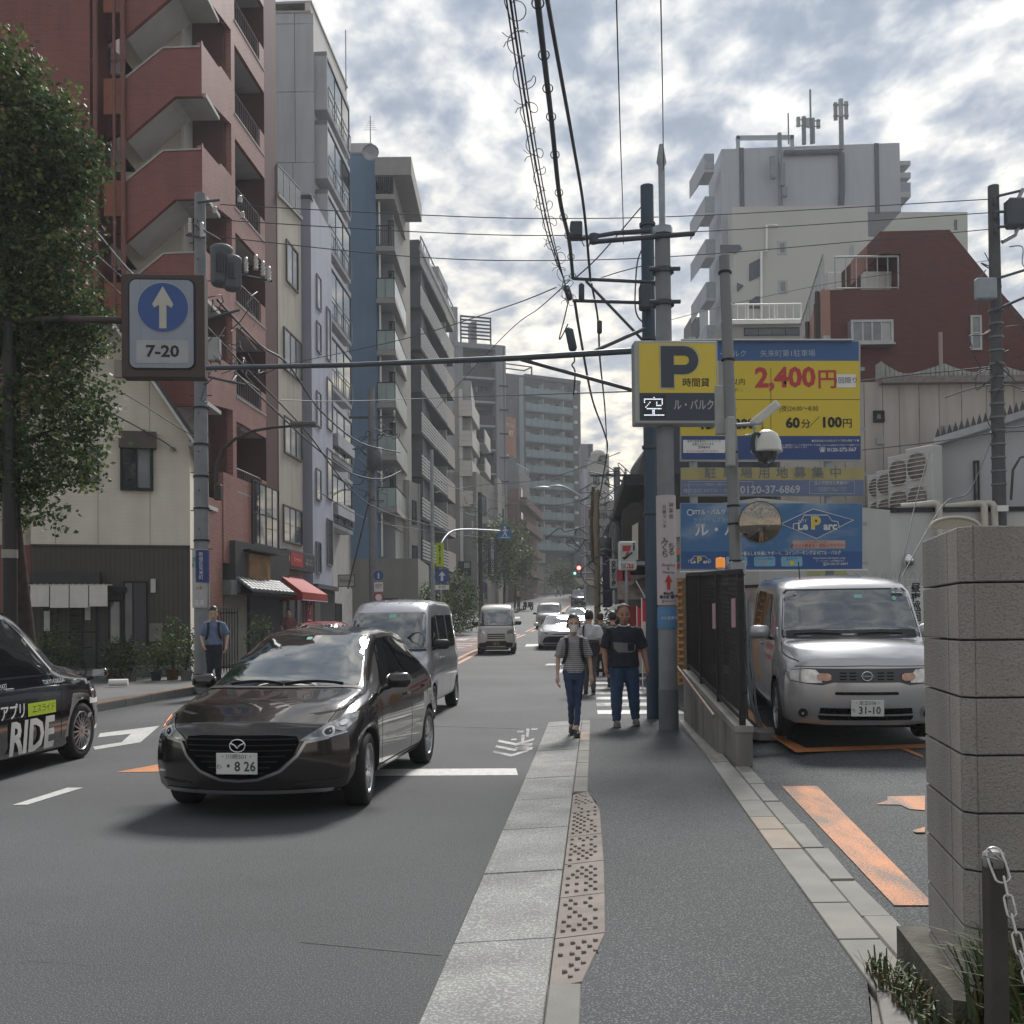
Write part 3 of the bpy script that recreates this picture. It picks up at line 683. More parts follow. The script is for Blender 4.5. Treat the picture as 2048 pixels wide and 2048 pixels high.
# --- dry cleaner -------------------------------------------------------------
BEIGE=M('beige_stucco',(.48,.44,.385),.85,0,.08,.9,bump=.2,stain=.25)
b=Bd('stucco_building','narrow beige stucco building between the red block and the lavender one','apartment block',(560,36.),(607,38.9));BG=b
z0_,z1_=b.uv(560,400)[1],b.uv(607,448)[1]
b.prism([(0,0),(b.L,0),(b.L,z1_),(0,z0_)],0,5,BEIGE);b.prism([(-.02,z0_),(b.L+.02,z1_),(b.L+.02,z1_+.12),(-.02,z0_+.12)],-.08,5,M('coping'),'coping')
for x0,y0,x1,y1,n,gg in((571,477,595,561,2,[GLASSL,GLASS]),(566,652,603,737,3,[GLASSL,GLASSL,GLASS]),(567,830,603,905,3,[GLASSL,GLASS,GLASS]),(565,1008,603,1083,3,[GLASSL,GLASSL,GLASS])):
 b.winpx(x0,y0,x1,y1,nu=n,gms=gg,fm=M('bronze_frame',(.10,.085,.07),.5),fw=.06)
a=b.uv(557,345);c=b.uv(607,398);n=4
for i in range(n):
 xa=b.L*i/n;xb=b.L*(i+1)/n;za=z0_+(z1_-z0_)*xa/b.L+.12;zb_=z0_+(z1_-z0_)*xb/b.L+.12
 b.prism([(xa+.03,za+.08),(xb-.03,zb_+.08),(xb-.03,zb_+1.0),(xa+.03,za+1.0)],-.02,.0,M('smoked_panel',(.12,.12,.12),.2),'railing_panel');b.box(xa-.02,xa+.02,-.03,.03,za,za+1.05,GALV,'railing_post')
b.prism([(0,z0_+1.14),(b.L,z1_+1.14),(b.L,z1_+1.18),(0,z0_+1.18)],-.04,.04,GALV,'handrail')
RED=M('red_awning_cloth',(.36,.035,.03),.7,0,.06);CW=M('letter_white',(.7,.7,.68),.6,0,0);CBK=M('letter_black',(.012,.012,.014),.6,0,0)
sg=thing('shop_sign','dark framed shop sign with a red panel above the red awning','sign',(*b.A,b.z0),b.rz);b.o,o_=sg,b.o
a=b.uv(572,1097,.35);c=b.uv(627,1132,.35);zb_=b.uv(572,1136,.35)[1];x0,x1,zt_=a[0],c[0],a[1]
b.box(x0,x1,-.4,-.0,zb_,zt_,M('grey_sign_case',(.13,.13,.14),.5),'sign_case');b.box(x0+.06,x1-.06,-.42,-.401,zb_+.06,zt_-.06,M('sign_black',(.03,.028,.03),.4),'sign_panel')
b.box(x0+.3,x0+(x1-x0)*.52,-.432,-.421,zb_+.12,zt_-.1,M('sign_red',(.45,.03,.035),.5),'red_panel')
hh=zt_-zb_;text('カーセット',hh*.28,CW,sg,x0+(x1-x0)*.32,(zb_+zt_)/2,-.436,sx=.9);text('クリーニング\n布団リフォーム',hh*.2,CW,sg,x0+(x1-x0)*.76,(zb_+zt_)/2,-.426);text('洗',hh*.3,CW,sg,x0+.16,(zb_+zt_)/2,-.426)
aw=thing('shop_awning','bright red cloth awning over the cleaner shop','awning',(*b.A,b.z0),b.rz);b.o=aw
xa=b.uv(556,1160,.3)[0];xb=xa+3.3;zt_=b.uv(566,1150,.3)[1];ze=zt_-.62;yo=-1.15
AWP=[(xa+.2,-.28,zt_),(xb-.5,-.28,zt_),(xb,yo,ze),(xa,yo,ze)]
MB().add(AWP,[(0,1,2,3)]).add([(xa,yo,ze),(xb,yo,ze),(xb,yo-.01,ze-.28),(xa,yo-.01,ze-.28)],[(0,1,2,3)]).add([(xa+.2,-.28,zt_),(xa,yo,ze),(xa,yo-.01,ze-.28),(xa+.2,-.28,ze-.28)],[(0,1,2,3)]).add([(xb-.5,-.28,zt_),(xb,yo,ze),(xb,yo-.01,ze-.28),(xb-.5,-.28,ze-.28)],[(0,1,2,3)]).obj('cloth',RED,aw)
MB().tube([(xa,yo,ze-.28),(xb,yo,ze-.28)],.02,5).obj('front_bar',GALV,aw)
b.o=o_
b.box(0,b.L,-.02,.1,0,2.7,M('shop_glass_wall',(.06,.055,.055),.3,0,.2,4),'shop_glass')
for x in(.0,.9,1.9,b.L-.1):b.box(x,x+.07,-.08,-.02,0,2.7,GALV,'shop_mullion')
bn=thing('banner','dark red vertical banner with white katakana under the red awning','banner',(*b.A,b.z0),b.rz);b.o=bn
a=b.uv(609,1190,.6);c=b.uv(628,1240,.6);x0=a[0];zt_=a[1];zb_=b.uv(609,1243,.6)[1]-.15
b.box(x0,x0+.85,-.66,-.63,zb_,zt_,M('banner_red',(.28,.012,.025),.7),'cloth');text('クリー',.42,CW,bn,x0+.42,(zt_+zb_)/2,-.67,vert=True,lh=.95,sx=1.5)
MB().tube([(x0-.03,-.62,0),(x0-.03,-.62,zt_+.1)],.02,5).obj('banner_pole',GALV,bn);b.o=o_
# --- lavender building ---------------------------------------------------------
LAV=M('lavender_render',(.39,.42,.50),.8,0,.05,1,stain=.12);LAVD=M('lavender_grey_render',(.31,.335,.40),.8,0,.05,1,stain=.1)  # second lavender is the first one darkened for the shaded front face
b=Bd('lavender_building','narrow lavender grey building with slit windows beside the beige one','apartment block',(600,39.6),(627,39.6));
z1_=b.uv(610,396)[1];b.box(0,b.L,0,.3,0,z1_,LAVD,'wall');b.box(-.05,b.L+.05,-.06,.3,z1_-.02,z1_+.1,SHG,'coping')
LV=b;s=Sub(b,(627,39.6),(668,43.3));face(s)
q=[s.uv(627,396)[1],s.uv(657,436)[1]]
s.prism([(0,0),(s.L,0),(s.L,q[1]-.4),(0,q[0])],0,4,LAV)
for x0,y0,x1,y1 in((632,546,641,613),(632,640,641,700),(632,780,641,850),(631,935,641,998),(631,1082,641,1146),(652,612,660,716),(653,753,664,855),(653,895,664,996),(653,1036,664,1130)):
 s.winpx(x0,y0,x1,y1,nu=1,fm=M('lilac_frame',(.2,.2,.24),.5),fw=.05,gm=GLASSL if y1<640 else GLASS)
s.box(-.01,1.0,-.05,0,0,2.6,M('shop_glass_wall'),'shop_glass');s.box(1.02,s.L,-.05,0,0,2.6,INT,'shop_door')
s.box(0,s.L+.1,-.2,0,2.62,2.8,SHG,'shop_beam');face(None)
# --- tall pale grey building with bay windows ------------------------------------
GRP=M('pale_grey_panel',(.42,.435,.47),.7,0,.05,.6,stain=.18);GRW=M('sunlit_white_render',(.58,.57,.54),.8,0,.05,1,stain=.15)  # warm sunlight on the street faces is put into the white render
JOINT=M('panel_joint',(.12,.12,.13),.8)
b=Bd('grey_tower','tall pale grey building with stacked bay windows and a slanted top','apartment block',(541,43.),(630,43.));GT_=b
zt=b.uv(600,26)[1];b.box(0,b.L,.02,8.4,0,zt-.35,JOINT,'core')
ys_=[26,48,184,325,395,460];xs2=[541,592,630]
zr=[b.uv(600,y)[1]for y in ys_]+[0]
for i in range(len(zr)-1):
 for j in range(2):
  x0,x1=b.uv(xs2[j]if not(i>=3 and j==1)else 587,500)[0],b.uv(xs2[j+1]if not(i>=3 and j==0)else 587,500)[0]
  b.box(x0+.012,x1-.012 if j==0 else x1,-.01,.06,zr[i+1]+.012,zr[i]-.012,GRP,'wall_panel')
b.box(-.02,b.L+.02,-.05,.1,zt-.01,zt+.08,M('coping'),'coping')
s=Sub(b,(630,43.),(701,50.2));face(s);L=s.L
ra=s.uv(630,26)[1];rb_=s.uv(694,176)[1];kx=s.uv(694,176)[0]
s.prism([(0,0),(L,0),(L,rb_-1.2),(kx,rb_),(0,ra)],0,.25,GRW)
s.prism([(0,ra-.02),(kx,rb_-.02),(kx,rb_+.08),(0,ra+.08)],-.05,8.,M('coping'),'roof_edge')
bx0,bx1=s.uv(655,300,.6)[0],s.uv(699,300,.6)[0];z=s.uv(655,214,.6)[1]
for n in range(7):
 zb_=z-n*3.0;
 if zb_<3:break
 s.box(bx0-.03,bx1,-.62,0,zb_-.18,zb_,GRP,'bay_floor');s.box(bx0-.10,bx0-.03,-.62,0,zb_-.18,zb_+2.35,GRP,'bay_cheek')
 s.box(bx0-.10,bx1,-.62,0,zb_+2.15,zb_+2.35,GRP,'bay_top')
 s.win(bx0,bx1,zb_+.02,zb_+2.14,nu=3,nv=1,y=-.56,gms=[M('sky_glass',(.10,.14,.15),.03,0,0,spec=1.0),M('sky_glass'),GLASS],proud=.05)
 s.rail([(bx0,-.66,zb_+.0),(bx1,-.66,zb_+.0)],.85,GALV,bars=False,post=1.4,name='bay_railing')
s.box(0,L,-.1,.1,0,2.9,M('white_shop_wall',(.52,.51,.48),.8),'shop_wall')
a=s.uv(670,1195,.1);s.win(max(a[0],.4),max(a[0],.4)+1.2,.3,2.1,nu=1,y=-.1)
for(y0,y1)in((882,902),(1012,1036)):
 zc=s.uv(690,(y0+y1)/2,.7)[1];s.box(s.uv(672,y0,.7)[0],s.uv(705,y0,.7)[0],-.8,-.1,zc-.3,zc+.25,GRP,'side_ledge')
s.box(L-.25,L+.02,-.02,.26,2.9,rb_-1.3,M('beige_pier',(.36,.34,.30),.8),'pier')
face(None)
sg=thing('name_sign','small pale sign with handwritten brown letters hung at the corner of the grey building','sign',tuple(at(676,1174,46.)),0)
MB().box(0,.78,-.05,.0,0,.56).obj('sign_case',DK,sg);MB().box(.03,.75,-.06,-.051,.03,.53).obj('sign_panel',M('pale_sign_face',(.36,.35,.31),.6),sg)
text('Rilmin',.24,M('letter_brown',(.10,.06,.04),.7,0,0),sg,.39,.28,-.065)
# antennas
def antenna(px,y0,y1,Y,label,mat=None,r=.03,extra=None):
 p=at(px,y1,Y);q=at(px,y0,Y);t=thing('antenna',label,'antenna',tuple(p));h=q.z-p.z
 MB().tube([(0,0,0),(0,0,h)],r,5).obj('mast',mat or GALV,t)
 if extra:extra(t,h)
 return t
antenna(692,60,180,50,'thin needle antenna on the slanted top of the pale grey building')
def dish(t,h):
 m=MB();m.lathe([(.02,.1),(.3,.06),(.48,-.04),(.46,-.05)],(0,0,0),14,ax='Y');m.obj('dish',M('dish_grey',(.33,.34,.36),.5),t)
 m=MB();
 for i in range(5):m.tube([(-.35+.05*i,0,h*.62+.12*i),(.35-.05*i,.2,h*.62+.12*i+.1)],.012,4)
 m.obj('yagi',GALV,t)
antenna(741,232,305,55.5,'roof antenna with a round dish on the blue building',extra=dish)
# --- blue building --------------------------------------------------------------
BLU=M('blue_render',(.13,.215,.33),.7,0,.05,.5,stain=.12);BLG=M('beige_grey_render',(.235,.23,.21),.85,0,.08,.7,stain=.2)
FROST=M('frosted_green_glass',(.30,.38,.37),.15,0,.1,1);SLABM=M('balcony_slab',(.30,.295,.29),.8,0,.06)
b=Bd('blue_building','building with a blue side wall and stacked frosted glass corner balconies','apartment block',(702,56.),(789,56.));BB=b
zt=b.uv(730,308)[1];zb_=b.uv(730,1118)[1];xb=b.uv(754,700)[0]
b.box(0,xb,0,7,zb_,zt,BLU,'blue_wall');b.box(xb,b.L,.9,7,zb_,zt-.3,M('grey_render',(.28,.285,.29),.8,0,.06,1),'wall');b.box(0,b.L+1.35,-.1,7,0,zb_,BLG,'base_wall')
b.box(-.03,xb+.03,-.05,7,zt,zt+.1,SLABM,'coping');b.box(.0,xb*.8,1,5,zt+.1,zt+1.1,GRP,'roof_room')
z=b.uv(770,405)[1];bl=b.uv(752,500,1)[0];br=b.uv(788,500,1.)[0]
a=b.uv(750,342);b.box(bl,br+1.0,-1.2,5.3,b.uv(760,350,1.2)[1],b.uv(760,314,1.2)[1],SLABM,'roof_canopy')
for n in range(7):
 zb1=z-n*2.87
 bal=b.box(bl,br+.05,-1.0,5.0,zb1-.22,zb1+.05,SLABM,'balcony')
 mm=DK if n<2 else FROST
 if n<2:
  m=MB()
  for i in range(9):m.box(bl+.03+i*(br-bl-.06)/8-.015,bl+.03+i*(br-bl-.06)/8+.015,-.98,-.95,zb1+.05,zb1+1.15)
  m.box(bl,br+.03,-1.0,-.93,zb1+1.15,zb1+1.2);m.obj('railing',DK,bal)
  MB().box(br-.01,br+.03,-.93,5,zb1+.05,zb1+1.15).obj('side_panel',M('grey_panel',(.28,.28,.29),.6),bal)
 else:
  for i in range(2):
   x0=bl+.02+i*(br-bl)/2;MB().box(x0,x0+(br-bl)/2-.05,-.98,-.96,zb1+.08,zb1+1.12).obj('glass_panel',FROST,bal)
  for i in range(4):MB().box(br-.0,br+.02,-.95+i*1.48,-.95+i*1.48+1.42,zb1+.08,zb1+1.12).obj('glass_panel',M('lit_glass',(.42,.45,.43),.2,0,.1,1),bal)
  MB().box(bl-.02,br+.04,-1.0,-.94,zb1+1.12,zb1+1.17).box(bl-.02,bl+.03,-1.0,-.94,zb1+.05,zb1+1.12).box(br-.02,br+.04,-1.0,5,zb1+1.17,zb1+1.2).obj('frame',DK,bal)
 b.win(bl+.45,br-.2,zb1+.1,zb1+2.2,nu=2,y=.9,gms=[GLASS,GLASSL])
 MB().tube([(bl+.15,-.6,zb1-.22),(bl+.15,-.6,zb1-2.6)],.05,6).obj('drain_pipe',WHT,b.o)
s=Sub(b,(789,56.9),(826,63.));face(s);L=s.L
s.box(.0,L,.0,.3,zb_,zt-.3,M('beige_wall_far',(.33,.32,.29),.8,0,.06,1),'wall')
face(None)
b.win(b.uv(757,1143)[0]+.2,b.uv(757,1143)[0]+1.1,1.0,2.2,nu=1,y=-.1)
# annex with tall slit windows
b=Bd('stair_annex','narrow beige stair annex with two drain pipes right of the blue building','apartment block',(815,60.),(839,62.));z=b.uv(820,962)[1]
b.box(0,b.L,0,6,0,z,M('beige_wall_far'),'wall')
for(x0,y0,x1,y1)in((824,1000,832,1046),(824,1090,834,1126)):b.winpx(x0,y0,x1,y1,nu=1,sill=True)
for q in(.1,b.L-.1):MB().tube([(q,-.1,0),(q,-.1,z)],.06,6).obj('drain_pipe',GALV,b.o)
# --- slatted balcony building ------------------------------------------------------
DRK=M('charcoal_panel',(.024,.029,.038),.6,0,.06,1);DRW=M('charcoal_render',(.075,.077,.084),.8,0,.1,1);BEP=M('beige_balcony_panel',(.36,.33,.29),.7,0,.05,1)
SLT=M('pale_slat',(.42,.42,.41),.5)
b=Bd('slatted_block','dark apartment block with long balconies of pale slats and beige end panels','apartment block',(808,71.),(846,71.));SB=b
zt=b.uv(825,470)[1];b.box(0,b.L,1.0,9,0,zt,DRW,'wall')
s=Sub(b,(846,71.),(914,88.));face(s);L=s.L;z=s.uv(846,594)[1];us=s.uv(893,700)[0]
s.box(0,L,1.25,9,0,zt-.6,DRW,'wall');s.box(us,L+.5,.6,3,zt-.8,zt+2.2,M('grey_render'),'stair_tower')
s.box(.0,L,-.1,1.5,zt-1.1,zt-.8,SLABM,'roof_edge');s.rail([(1,.1,zt-.8),(L,.1,zt-.8)],1.1,GALV,step=1.2,post=3.,name='roof_railing',r=.03)
for n in range(8):
 zb1=z-n*3.0+3.
 if zb1<3:break
 bal=s.box(-.02,L-.5,.0,1.25,zb1-1.1,zb1-.95,DRK,'balcony')
 MB().box(-.02,.03,.05,1.25,zb1-.95,zb1+.7).obj('end_panel',DRK,bal)
 MB().box(us,L-.5,-.03,.05,zb1-1.08,zb1+.55).obj('beige_panel',BEP,bal)
 for k in range(6):zz_=zb1-.9+k*.24;MB().box(.04,us-.02,-.04,.0,zz_,zz_+.15).obj('slat',SLT,bal)
 m=MB();
 for k in range(8):m.box(us*k/8+.02,us*k/8+.08,.0,.05,zb1-.95,zb1+.6)
 tag(m.obj('back_posts',DK,bal),kind='stuff')
 for k in range(4):s.win(.8+k*L/4.2,.8+k*L/4.2+2.0,zb1-.8,zb1+1.3,nu=2,y=1.25,gms=[GLASS,GLASSL])
 s.box(us+.2,us+.5,.1,1.25,zb1+.6,zb1+1.6,SLABM,'partition')
face(None)
# --- white building with overlapping boards --------------------------------------
WBD=M('white_board',(.58,.55,.51),.7,0,.04,1,stain=.1);WBS=M('grey_stucco_far',(.33,.325,.315),.85,0,.06,1,stain=.15)
b=Bd('boarded_building','pale building with jutting stacked white boarded balconies','apartment block',(908,100.),(946,100.));z=b.uv(930,822)[1]
zt=b.uv(930,757)[1];b.box(0,b.L,.9,12,0,zt,WBS,'wall');xp=b.uv(918,800)[0]
s=Sub(b,(946,100.),(972,113.))
for n in range(7):
 zb1=z-n*3.0+.1
 if zb1<g(100):break
 if n<4:
  for k in range(3):b.box(xp,b.L,-.1,.02,zb1-.6+k*.52,zb1-.1+k*.52,WBD,'balcony_board')
  b.box(xp-.05,b.L,.02,.95,zb1-.62,zb1-.5,SLABM,'balcony_floor')
 face(s)
 if n<5:
  for k in range(3):
   s.box(0,s.L*.55,-.1,.02,zb1-.6+k*.52,zb1-.1+k*.52,WBD,'balcony_board')
   s.box(s.L*.55,s.L,-.7,-.58,zb1-2.1+k*.52,zb1-1.6+k*.52,WBD,'balcony_board')
  s.box(0,s.L*.55,.02,.95,zb1-.62,zb1-.5,SLABM,'balcony_floor');s.box(s.L*.55,s.L,-.58,.2,zb1-2.12,zb1-2.0,SLABM,'balcony_floor')
 face(None)
face(s);s.box(0,s.L,.9,1.2,0,zt-1.,GRW,'street_wall');face(None)
for(x0,y0,x1,y1)in((913,984,925,1014),(912,1092,925,1110)):b.winpx(x0,y0,x1,y1,off=-.9,nu=1)
b.rail([(xp,.0,b.uv(930,940)[1]),(b.L,.0,b.uv(930,940)[1])],1.1,DK,step=.3,name='railing')
# --- grey tower with dark balconies ---------------------------------------------
GR2=M('grey_tower_render',(.25,.26,.285),.8,0,.06,.5,stain=.15);GR3=M('dark_balcony_tile',(.055,.048,.052),.6,0,.06);
b=Bd('balcony_tower','grey tower with dark tiled balconies between pale slab lines','apartment block',(913,124.),(1014,126.));GTW=b
zt=b.uv(960,694)[1];xa,xb=b.uv(927,800)[0],b.uv(990,800)[0]
b.box(0,xa,0,12,0,zt,GR2,'wall');b.box(xb,b.L,-.6,12,0,zt+.2,GR2,'wall');b.box(xa,xb,1.3,12,0,zt-.2,M('charcoal_render'),'back_wall');b.box(0,b.L,-.1,12,zt-.2,zt+.4,GR2,'parapet')
b.box(b.uv(1004,800)[0],b.uv(1006,800)[0],-.64,-.6,0,zt,JOINT,'groove')
z=b.uv(950,755)[1]
for n in range(11):
 zb1=z-n*2.98
 if zb1<3:break
 bal=b.box(xa,xb,-.1,1.3,zb1-.16,zb1+.1,M('pale_slab',(.34,.35,.37),.7),'balcony');MB().box(xa+.02,xb-.02,-.05,.05,zb1+.1,zb1+1.25).obj('parapet',GR3,bal)
 b.win(xa+.5+(n%3)*.6,xa+2.1+(n%3)*.6,zb1+.3,zb1+2.2,nu=2,y=1.3,gms=[GLASS,GLASSL]);b.win(xb-1.9,xb-.5,zb1+.3,zb1+2.2,nu=1,y=1.3)
 if n>0:b.box(b.L-.9,b.L+.25,-.75,-.6,zb1+1.9,zb1+2.05,DK,'ledge')
m=MB()
xr0,xr1=b.uv(921,680)[0],b.uv(983,680)[0]
for k in range(6):m.box(xr0,xr1,-.0,.06,zt+.9+k*.45,zt+1.1+k*.45)
m.box(xr0,xr0+.15,0,.2,zt+.4,zt+3.8).box(xr1-.15,xr1,0,.2,zt+.4,zt+3.8).box(xr0,xr1,0,.12,zt+3.6,zt+3.8).obj('roof_screen',DK,b.o)
b.box(b.uv(945,680)[0],b.uv(955,680)[0],.3,2,zt+.4,zt+3.2,GR2,'roof_room')
b.box(b.uv(903,680)[0],b.uv(917,680)[0],.3,1.2,zt-2,b.uv(910,612)[1],GR2,'lift_tower')
# --- dark tower with teal balconies -------------------------------------------------
TEAL=M('teal_glass',(.11,.19,.205),.2,0,.04,.3);DT=M('dark_blue_tile',(.018,.023,.032),.5,0,.08,.3);DT2=M('slate_tile',(.028,.034,.046),.6,0,.08,.3)
b=Bd('teal_balcony_tower','dark tower at the street end with teal glass balconies','apartment block',(1014,188.),(1166,196.),base=7.);TT=b
zt=b.uv(1090,756)[1];xa,xb,xc=b.uv(1050,800)[0],b.uv(1145,800)[0],b.uv(1150,800)[0]
b.box(0,xa,0,18,0,zt,DT2,'wall');b.box(xa,xb,1.6,18,0,zt-.4,DT,'back_wall');b.box(xb,b.L,0,18,0,zt-.2,DT,'wall');b.box(xa,b.L,-.2,1.6,zt-.4,zt+.3,DT2,'parapet')
b.box(xa-1.4,xa-.5,-.3,0,2,zt-.5,M('blue_grey_fin',(.16,.20,.24),.6),'fin')
z=b.uv(1100,794)[1];n=0
while z-n*2.93>7:
 zb1=z-n*2.93;bal=b.box(xa,xb,-.1,1.6,zb1-.25,zb1,M('slate_slab',(.05,.058,.07),.7),'balcony')
 for k in range(8):
  x0=xa+.05+(xb-xa-.1)*k/8;MB().box(x0+.03,x0+(xb-xa-.1)/8-.03,-.12,-.06,zb1-.05,zb1+1.3).obj('glass_panel',TEAL,bal)
 for x in(xa+(xb-xa)*.37,xa+(xb-xa)*.8):MB().box(x,x+.12,-.05,1.6,zb1,zb1+2.4).obj('partition',M('pale_partition',(.33,.35,.36),.6),bal)
 for k in range(4):x=xa+.6+k*2.2;b.win(x,x+1.5,zb1+.2,zb1+2.1,nu=1,y=1.6,gm=GLASSL if(k+n)%3==0 else GLASS,fw=.1)
 for k in range(2):b.box(xb+.2,xb+.9,-.3,0,zb1+1.2,zb1+1.7,M('ac_white'),'vent_hood')if k==0 else None
 b.win(1.0,1.5,zb1+.4,zb1+1.6,nu=1)if n>0 else None
 n+=1
b.box(xb+1.0,b.L-.2,-.8,0,0,6.5,DT2,'porch');b.box(xa-2,xa+3.2,-1.5,0,6.2,8.0,M('grey_canopy',(.20,.205,.21),.7),'canopy');b.box(xa-2,xa+.7,-1.3,0,0,6.2,M('pale_entry_wall',(.32,.32,.32),.7),'entry_wall')
b.win(xa+.9,xa+8,.2,5.8,nu=5,nv=3,y=-.1,fw=.15)
m=MB();m.box(xa-5,xa-4.8,0,.3,zt,zt+1.8).box(xa+1.5,xa+1.7,0,.3,zt,zt+1.8).box(xa-5,xa+1.7,0,.2,zt+1.7,zt+1.9).box(xa-5,xa+1.7,3,3.2,zt+1.7,zt+1.9).box(xa-5,xa-4.8,0,3.2,zt+1.68,zt+1.88).box(xa+1.5,xa+1.7,0,3.2,zt+1.68,zt+1.88).obj('roof_frame',DK,b.o)
# --- smaller things at the street end ----------------------------------------------
b=Bd('orange_building','slim orange rendered building with white lettering at its top','building',(1013,160.),(1036,162.));zt=b.uv(1025,836)[1];b.box(0,b.L,0,8,0,zt,M('orange_render',(.30,.13,.07),.8,0,.06,1),'wall')
text('マンション',.75,CW,b.o,b.L*.5,zt-1.3,-.06,sx=.55);text('町',1.0,CW,b.o,b.L*.55,zt-2.6,-.06);MB().lathe([(.5,0),(.5,.8),(.2,1.2),(0,1.25)],(.5,1,zt),10).obj('roof_tank',WHT,b.o)
b=Bd('grey_gabled_building','grey narrow building with a pointed top below the orange one','building',(1014,140.),(1042,145.));zt=b.uv(1025,912)[1]
b.prism([(0,0),(b.L,0),(b.L,zt-2.5),(b.L*.75,zt-.2),(b.L*.3,zt),(0,zt-.5)],0,8,M('slate_render',(.12,.12,.13),.8,0,.08,.6));b.win(b.L*.5,b.L*.5+.8,4,6,nu=1);b.win(b.L*.2,b.L*.2+.8,8,9.5,nu=1)
b=Bd('concrete_low_block','low concrete building beside the teal tower with upper terraces','building',(1034,150.),(1062,158.));zt=b.uv(1045,948)[1]
b.box(0,b.L,0,6,0,zt,M('pinkish_concrete',(.24,.22,.21),.85,0,.1,1));b.rail([(0,.1,zt),(b.L,.1,zt)],1.2,GALV,step=.5,r=.03)
b=Bd('brick_building','brown brick building behind the street trees','building',(1040,130.),(1078,152.));zt=b.uv(1045,985)[1]
b.box(0,b.L,0,8,0,zt,M('brown_brick',(.17,.085,.06),.8,0,.12,1,tex=tex_brick((.2,.14,.11),.5,.2,.03)),'wall')
for n in range(4):b.box(1,b.L-1,-.9,0,zt-2-n*3,zt-1-n*3,M('brown_band',(.13,.07,.05),.8),'balcony_front');b.win(2,4.5,zt-1-n*3+.1,zt-n*3+.6,nu=2)
b=Bd('office_front','grey concrete office with dark vertical window strips beside the narrow signs','building',(955,100.),(1012,118.));zt=b.uv(985,970)[1]
b.box(0,b.L,0,6,0,zt,M('worn_concrete',(.22,.215,.20),.85,0,.12,1,stain=.3),'wall')
b.box(b.L*.62,b.L*.78,-.3,0,0,zt+1,M('pale_pier',(.30,.29,.27),.8),'pier')
for n in range(4):b.win(b.L*.1,b.L*.3,1+n*3.,3+n*3.,nu=1);b.win(b.L*.85,b.L*.95,1+n*3.,3+n*3.,nu=1)
# ================================================================ RIGHT SIDE BUILDINGS
WALLW=M('white_render_wall',(.54,.54,.53),.8,0,.04,.8,stain=.12)
b=Bd('boundary_building','long low white rendered wall with a black coping behind the parking lot','building',(1355,24.),(2140,24.),base=.3);z=b.uv(1900,1024)[1]
b.box(0,b.L,0,1.5,0,z,WALLW,'wall');b.box(-.02,b.L,-.06,1.55,z,z+.11,DK,'coping')
a=b.uv(1814,1122);m=MB();m.lathe([(.0,.18),(.09,.15),(.13,.05),(.13,-.12),(.0,-.12)],(a[0],-.1,a[1]),12);m.obj('vent_hood',CHROME,b.o)
PV=M('pvc_pipe_cream',(.50,.47,.41),.45,0,.04)
for(xa,xb)in((1872,1858),(1962,1945),(1982,1978)):
 p0=b.uv(xa,1050);zt=b.uv(xa,1008)[1];
 MB().tube([(p0[0],-.18,0),(p0[0],-.18,zt-.08),(p0[0]-.03,-.15,zt-.02),(p0[0]-.1,-.1,zt),(p0[0]-.75,.2,zt-.04)],.085,8).obj('waste_pipe',PV,b.o)
# white house with the slanted eave
b=Bd('white_house','white rendered house with a slit window and sloping spiked gutter','house',(1868,26.),(2150,24.7),base=.3)
p=b.poly([(1868,900),(1885,884),(2048,832),(2140,804),(2140,1200),(1868,1200)]);p[4]=(p[4][0],0);p[5]=(p[5][0],0)
b.prism(p,0,4,M('white_house_wall',(.52,.53,.55),.8,0,.04,1,stain=.1));b.winpx(1946,922,1960,1006,nu=1)
e=b.poly([(1868,878),(2048,822),(2140,790),(2140,804),(2048,836),(1868,893)],.3);b.prism(e,-.45,.1,M('gutter_white',(.44,.45,.47),.6),'eave')
sp=b.poly([(1870,872),(2140,786)],.3);SPK=M('spike_steel',(.06,.06,.065),.5)
for i in range(22):
 t=(i+.5)/22;x=sp[0][0]+(sp[1][0]-sp[0][0])*t;zq=sp[0][1]+(sp[1][1]-sp[0][1])*t-.06
 if i%1==0:MB().add([(x-.07,-.32,zq),(x+.07,-.32,zq),(x,-.32,zq+.26),(x,-.18,zq)],[(0,1,2),(1,3,2),(3,0,2)]).obj('snow_guard',SPK,b.o)
# outdoor units on the roof terrace behind the wall
ACW=M('ac_body',(.56,.56,.55),.5,0,.04);ACG=M('ac_grille',(.20,.165,.155),.6,0,.25,6)
AC=thing('outdoor_unit','tall white outdoor air conditioning unit nearest the white house wall','air conditioner',(0,0,0),0,'outdoor units in a row behind the white wall')
mm=MB();mm.bbox(0,.95,0,.40,0,1.65,.02);mm.obj('casing',ACW,AC)
for zc in(.42,1.2):
 MB().lathe([(.33,-.02),(.33,-.035),(.05,-.03),(0,-.03)],(.42,0,zc),14,ax='Y').obj('fan_grille',ACG,AC)
 m=MB();
 for r_ in range(7):m.box(.1,.74,-.05,-.036,zc-.31+r_*.1,zc-.295+r_*.1)
 tag(m.obj('grille_wire',WHT,AC),kind='stuff')
lab=['tall white outdoor air conditioning unit nearest the white house wall','white outdoor unit second from the white house wall','outdoor unit third from the white house, its grille rusty pink','outdoor unit farthest left in the row beside the beige wall']
for i,(px,Y)in enumerate(((1812,25.7),(1776,26.3),(1752,26.9),(1735,27.3))):
 o=AC if i==0 else copy_tree(AC);q=at(px,1012,Y);o.location=(q.x,q.y,4.2-.1);o.rotation_euler=(0,0,radians(-60));o['label']=lab[i]
 o.scale=(.84,1,(1.08,1.02,.85,.82)[i])
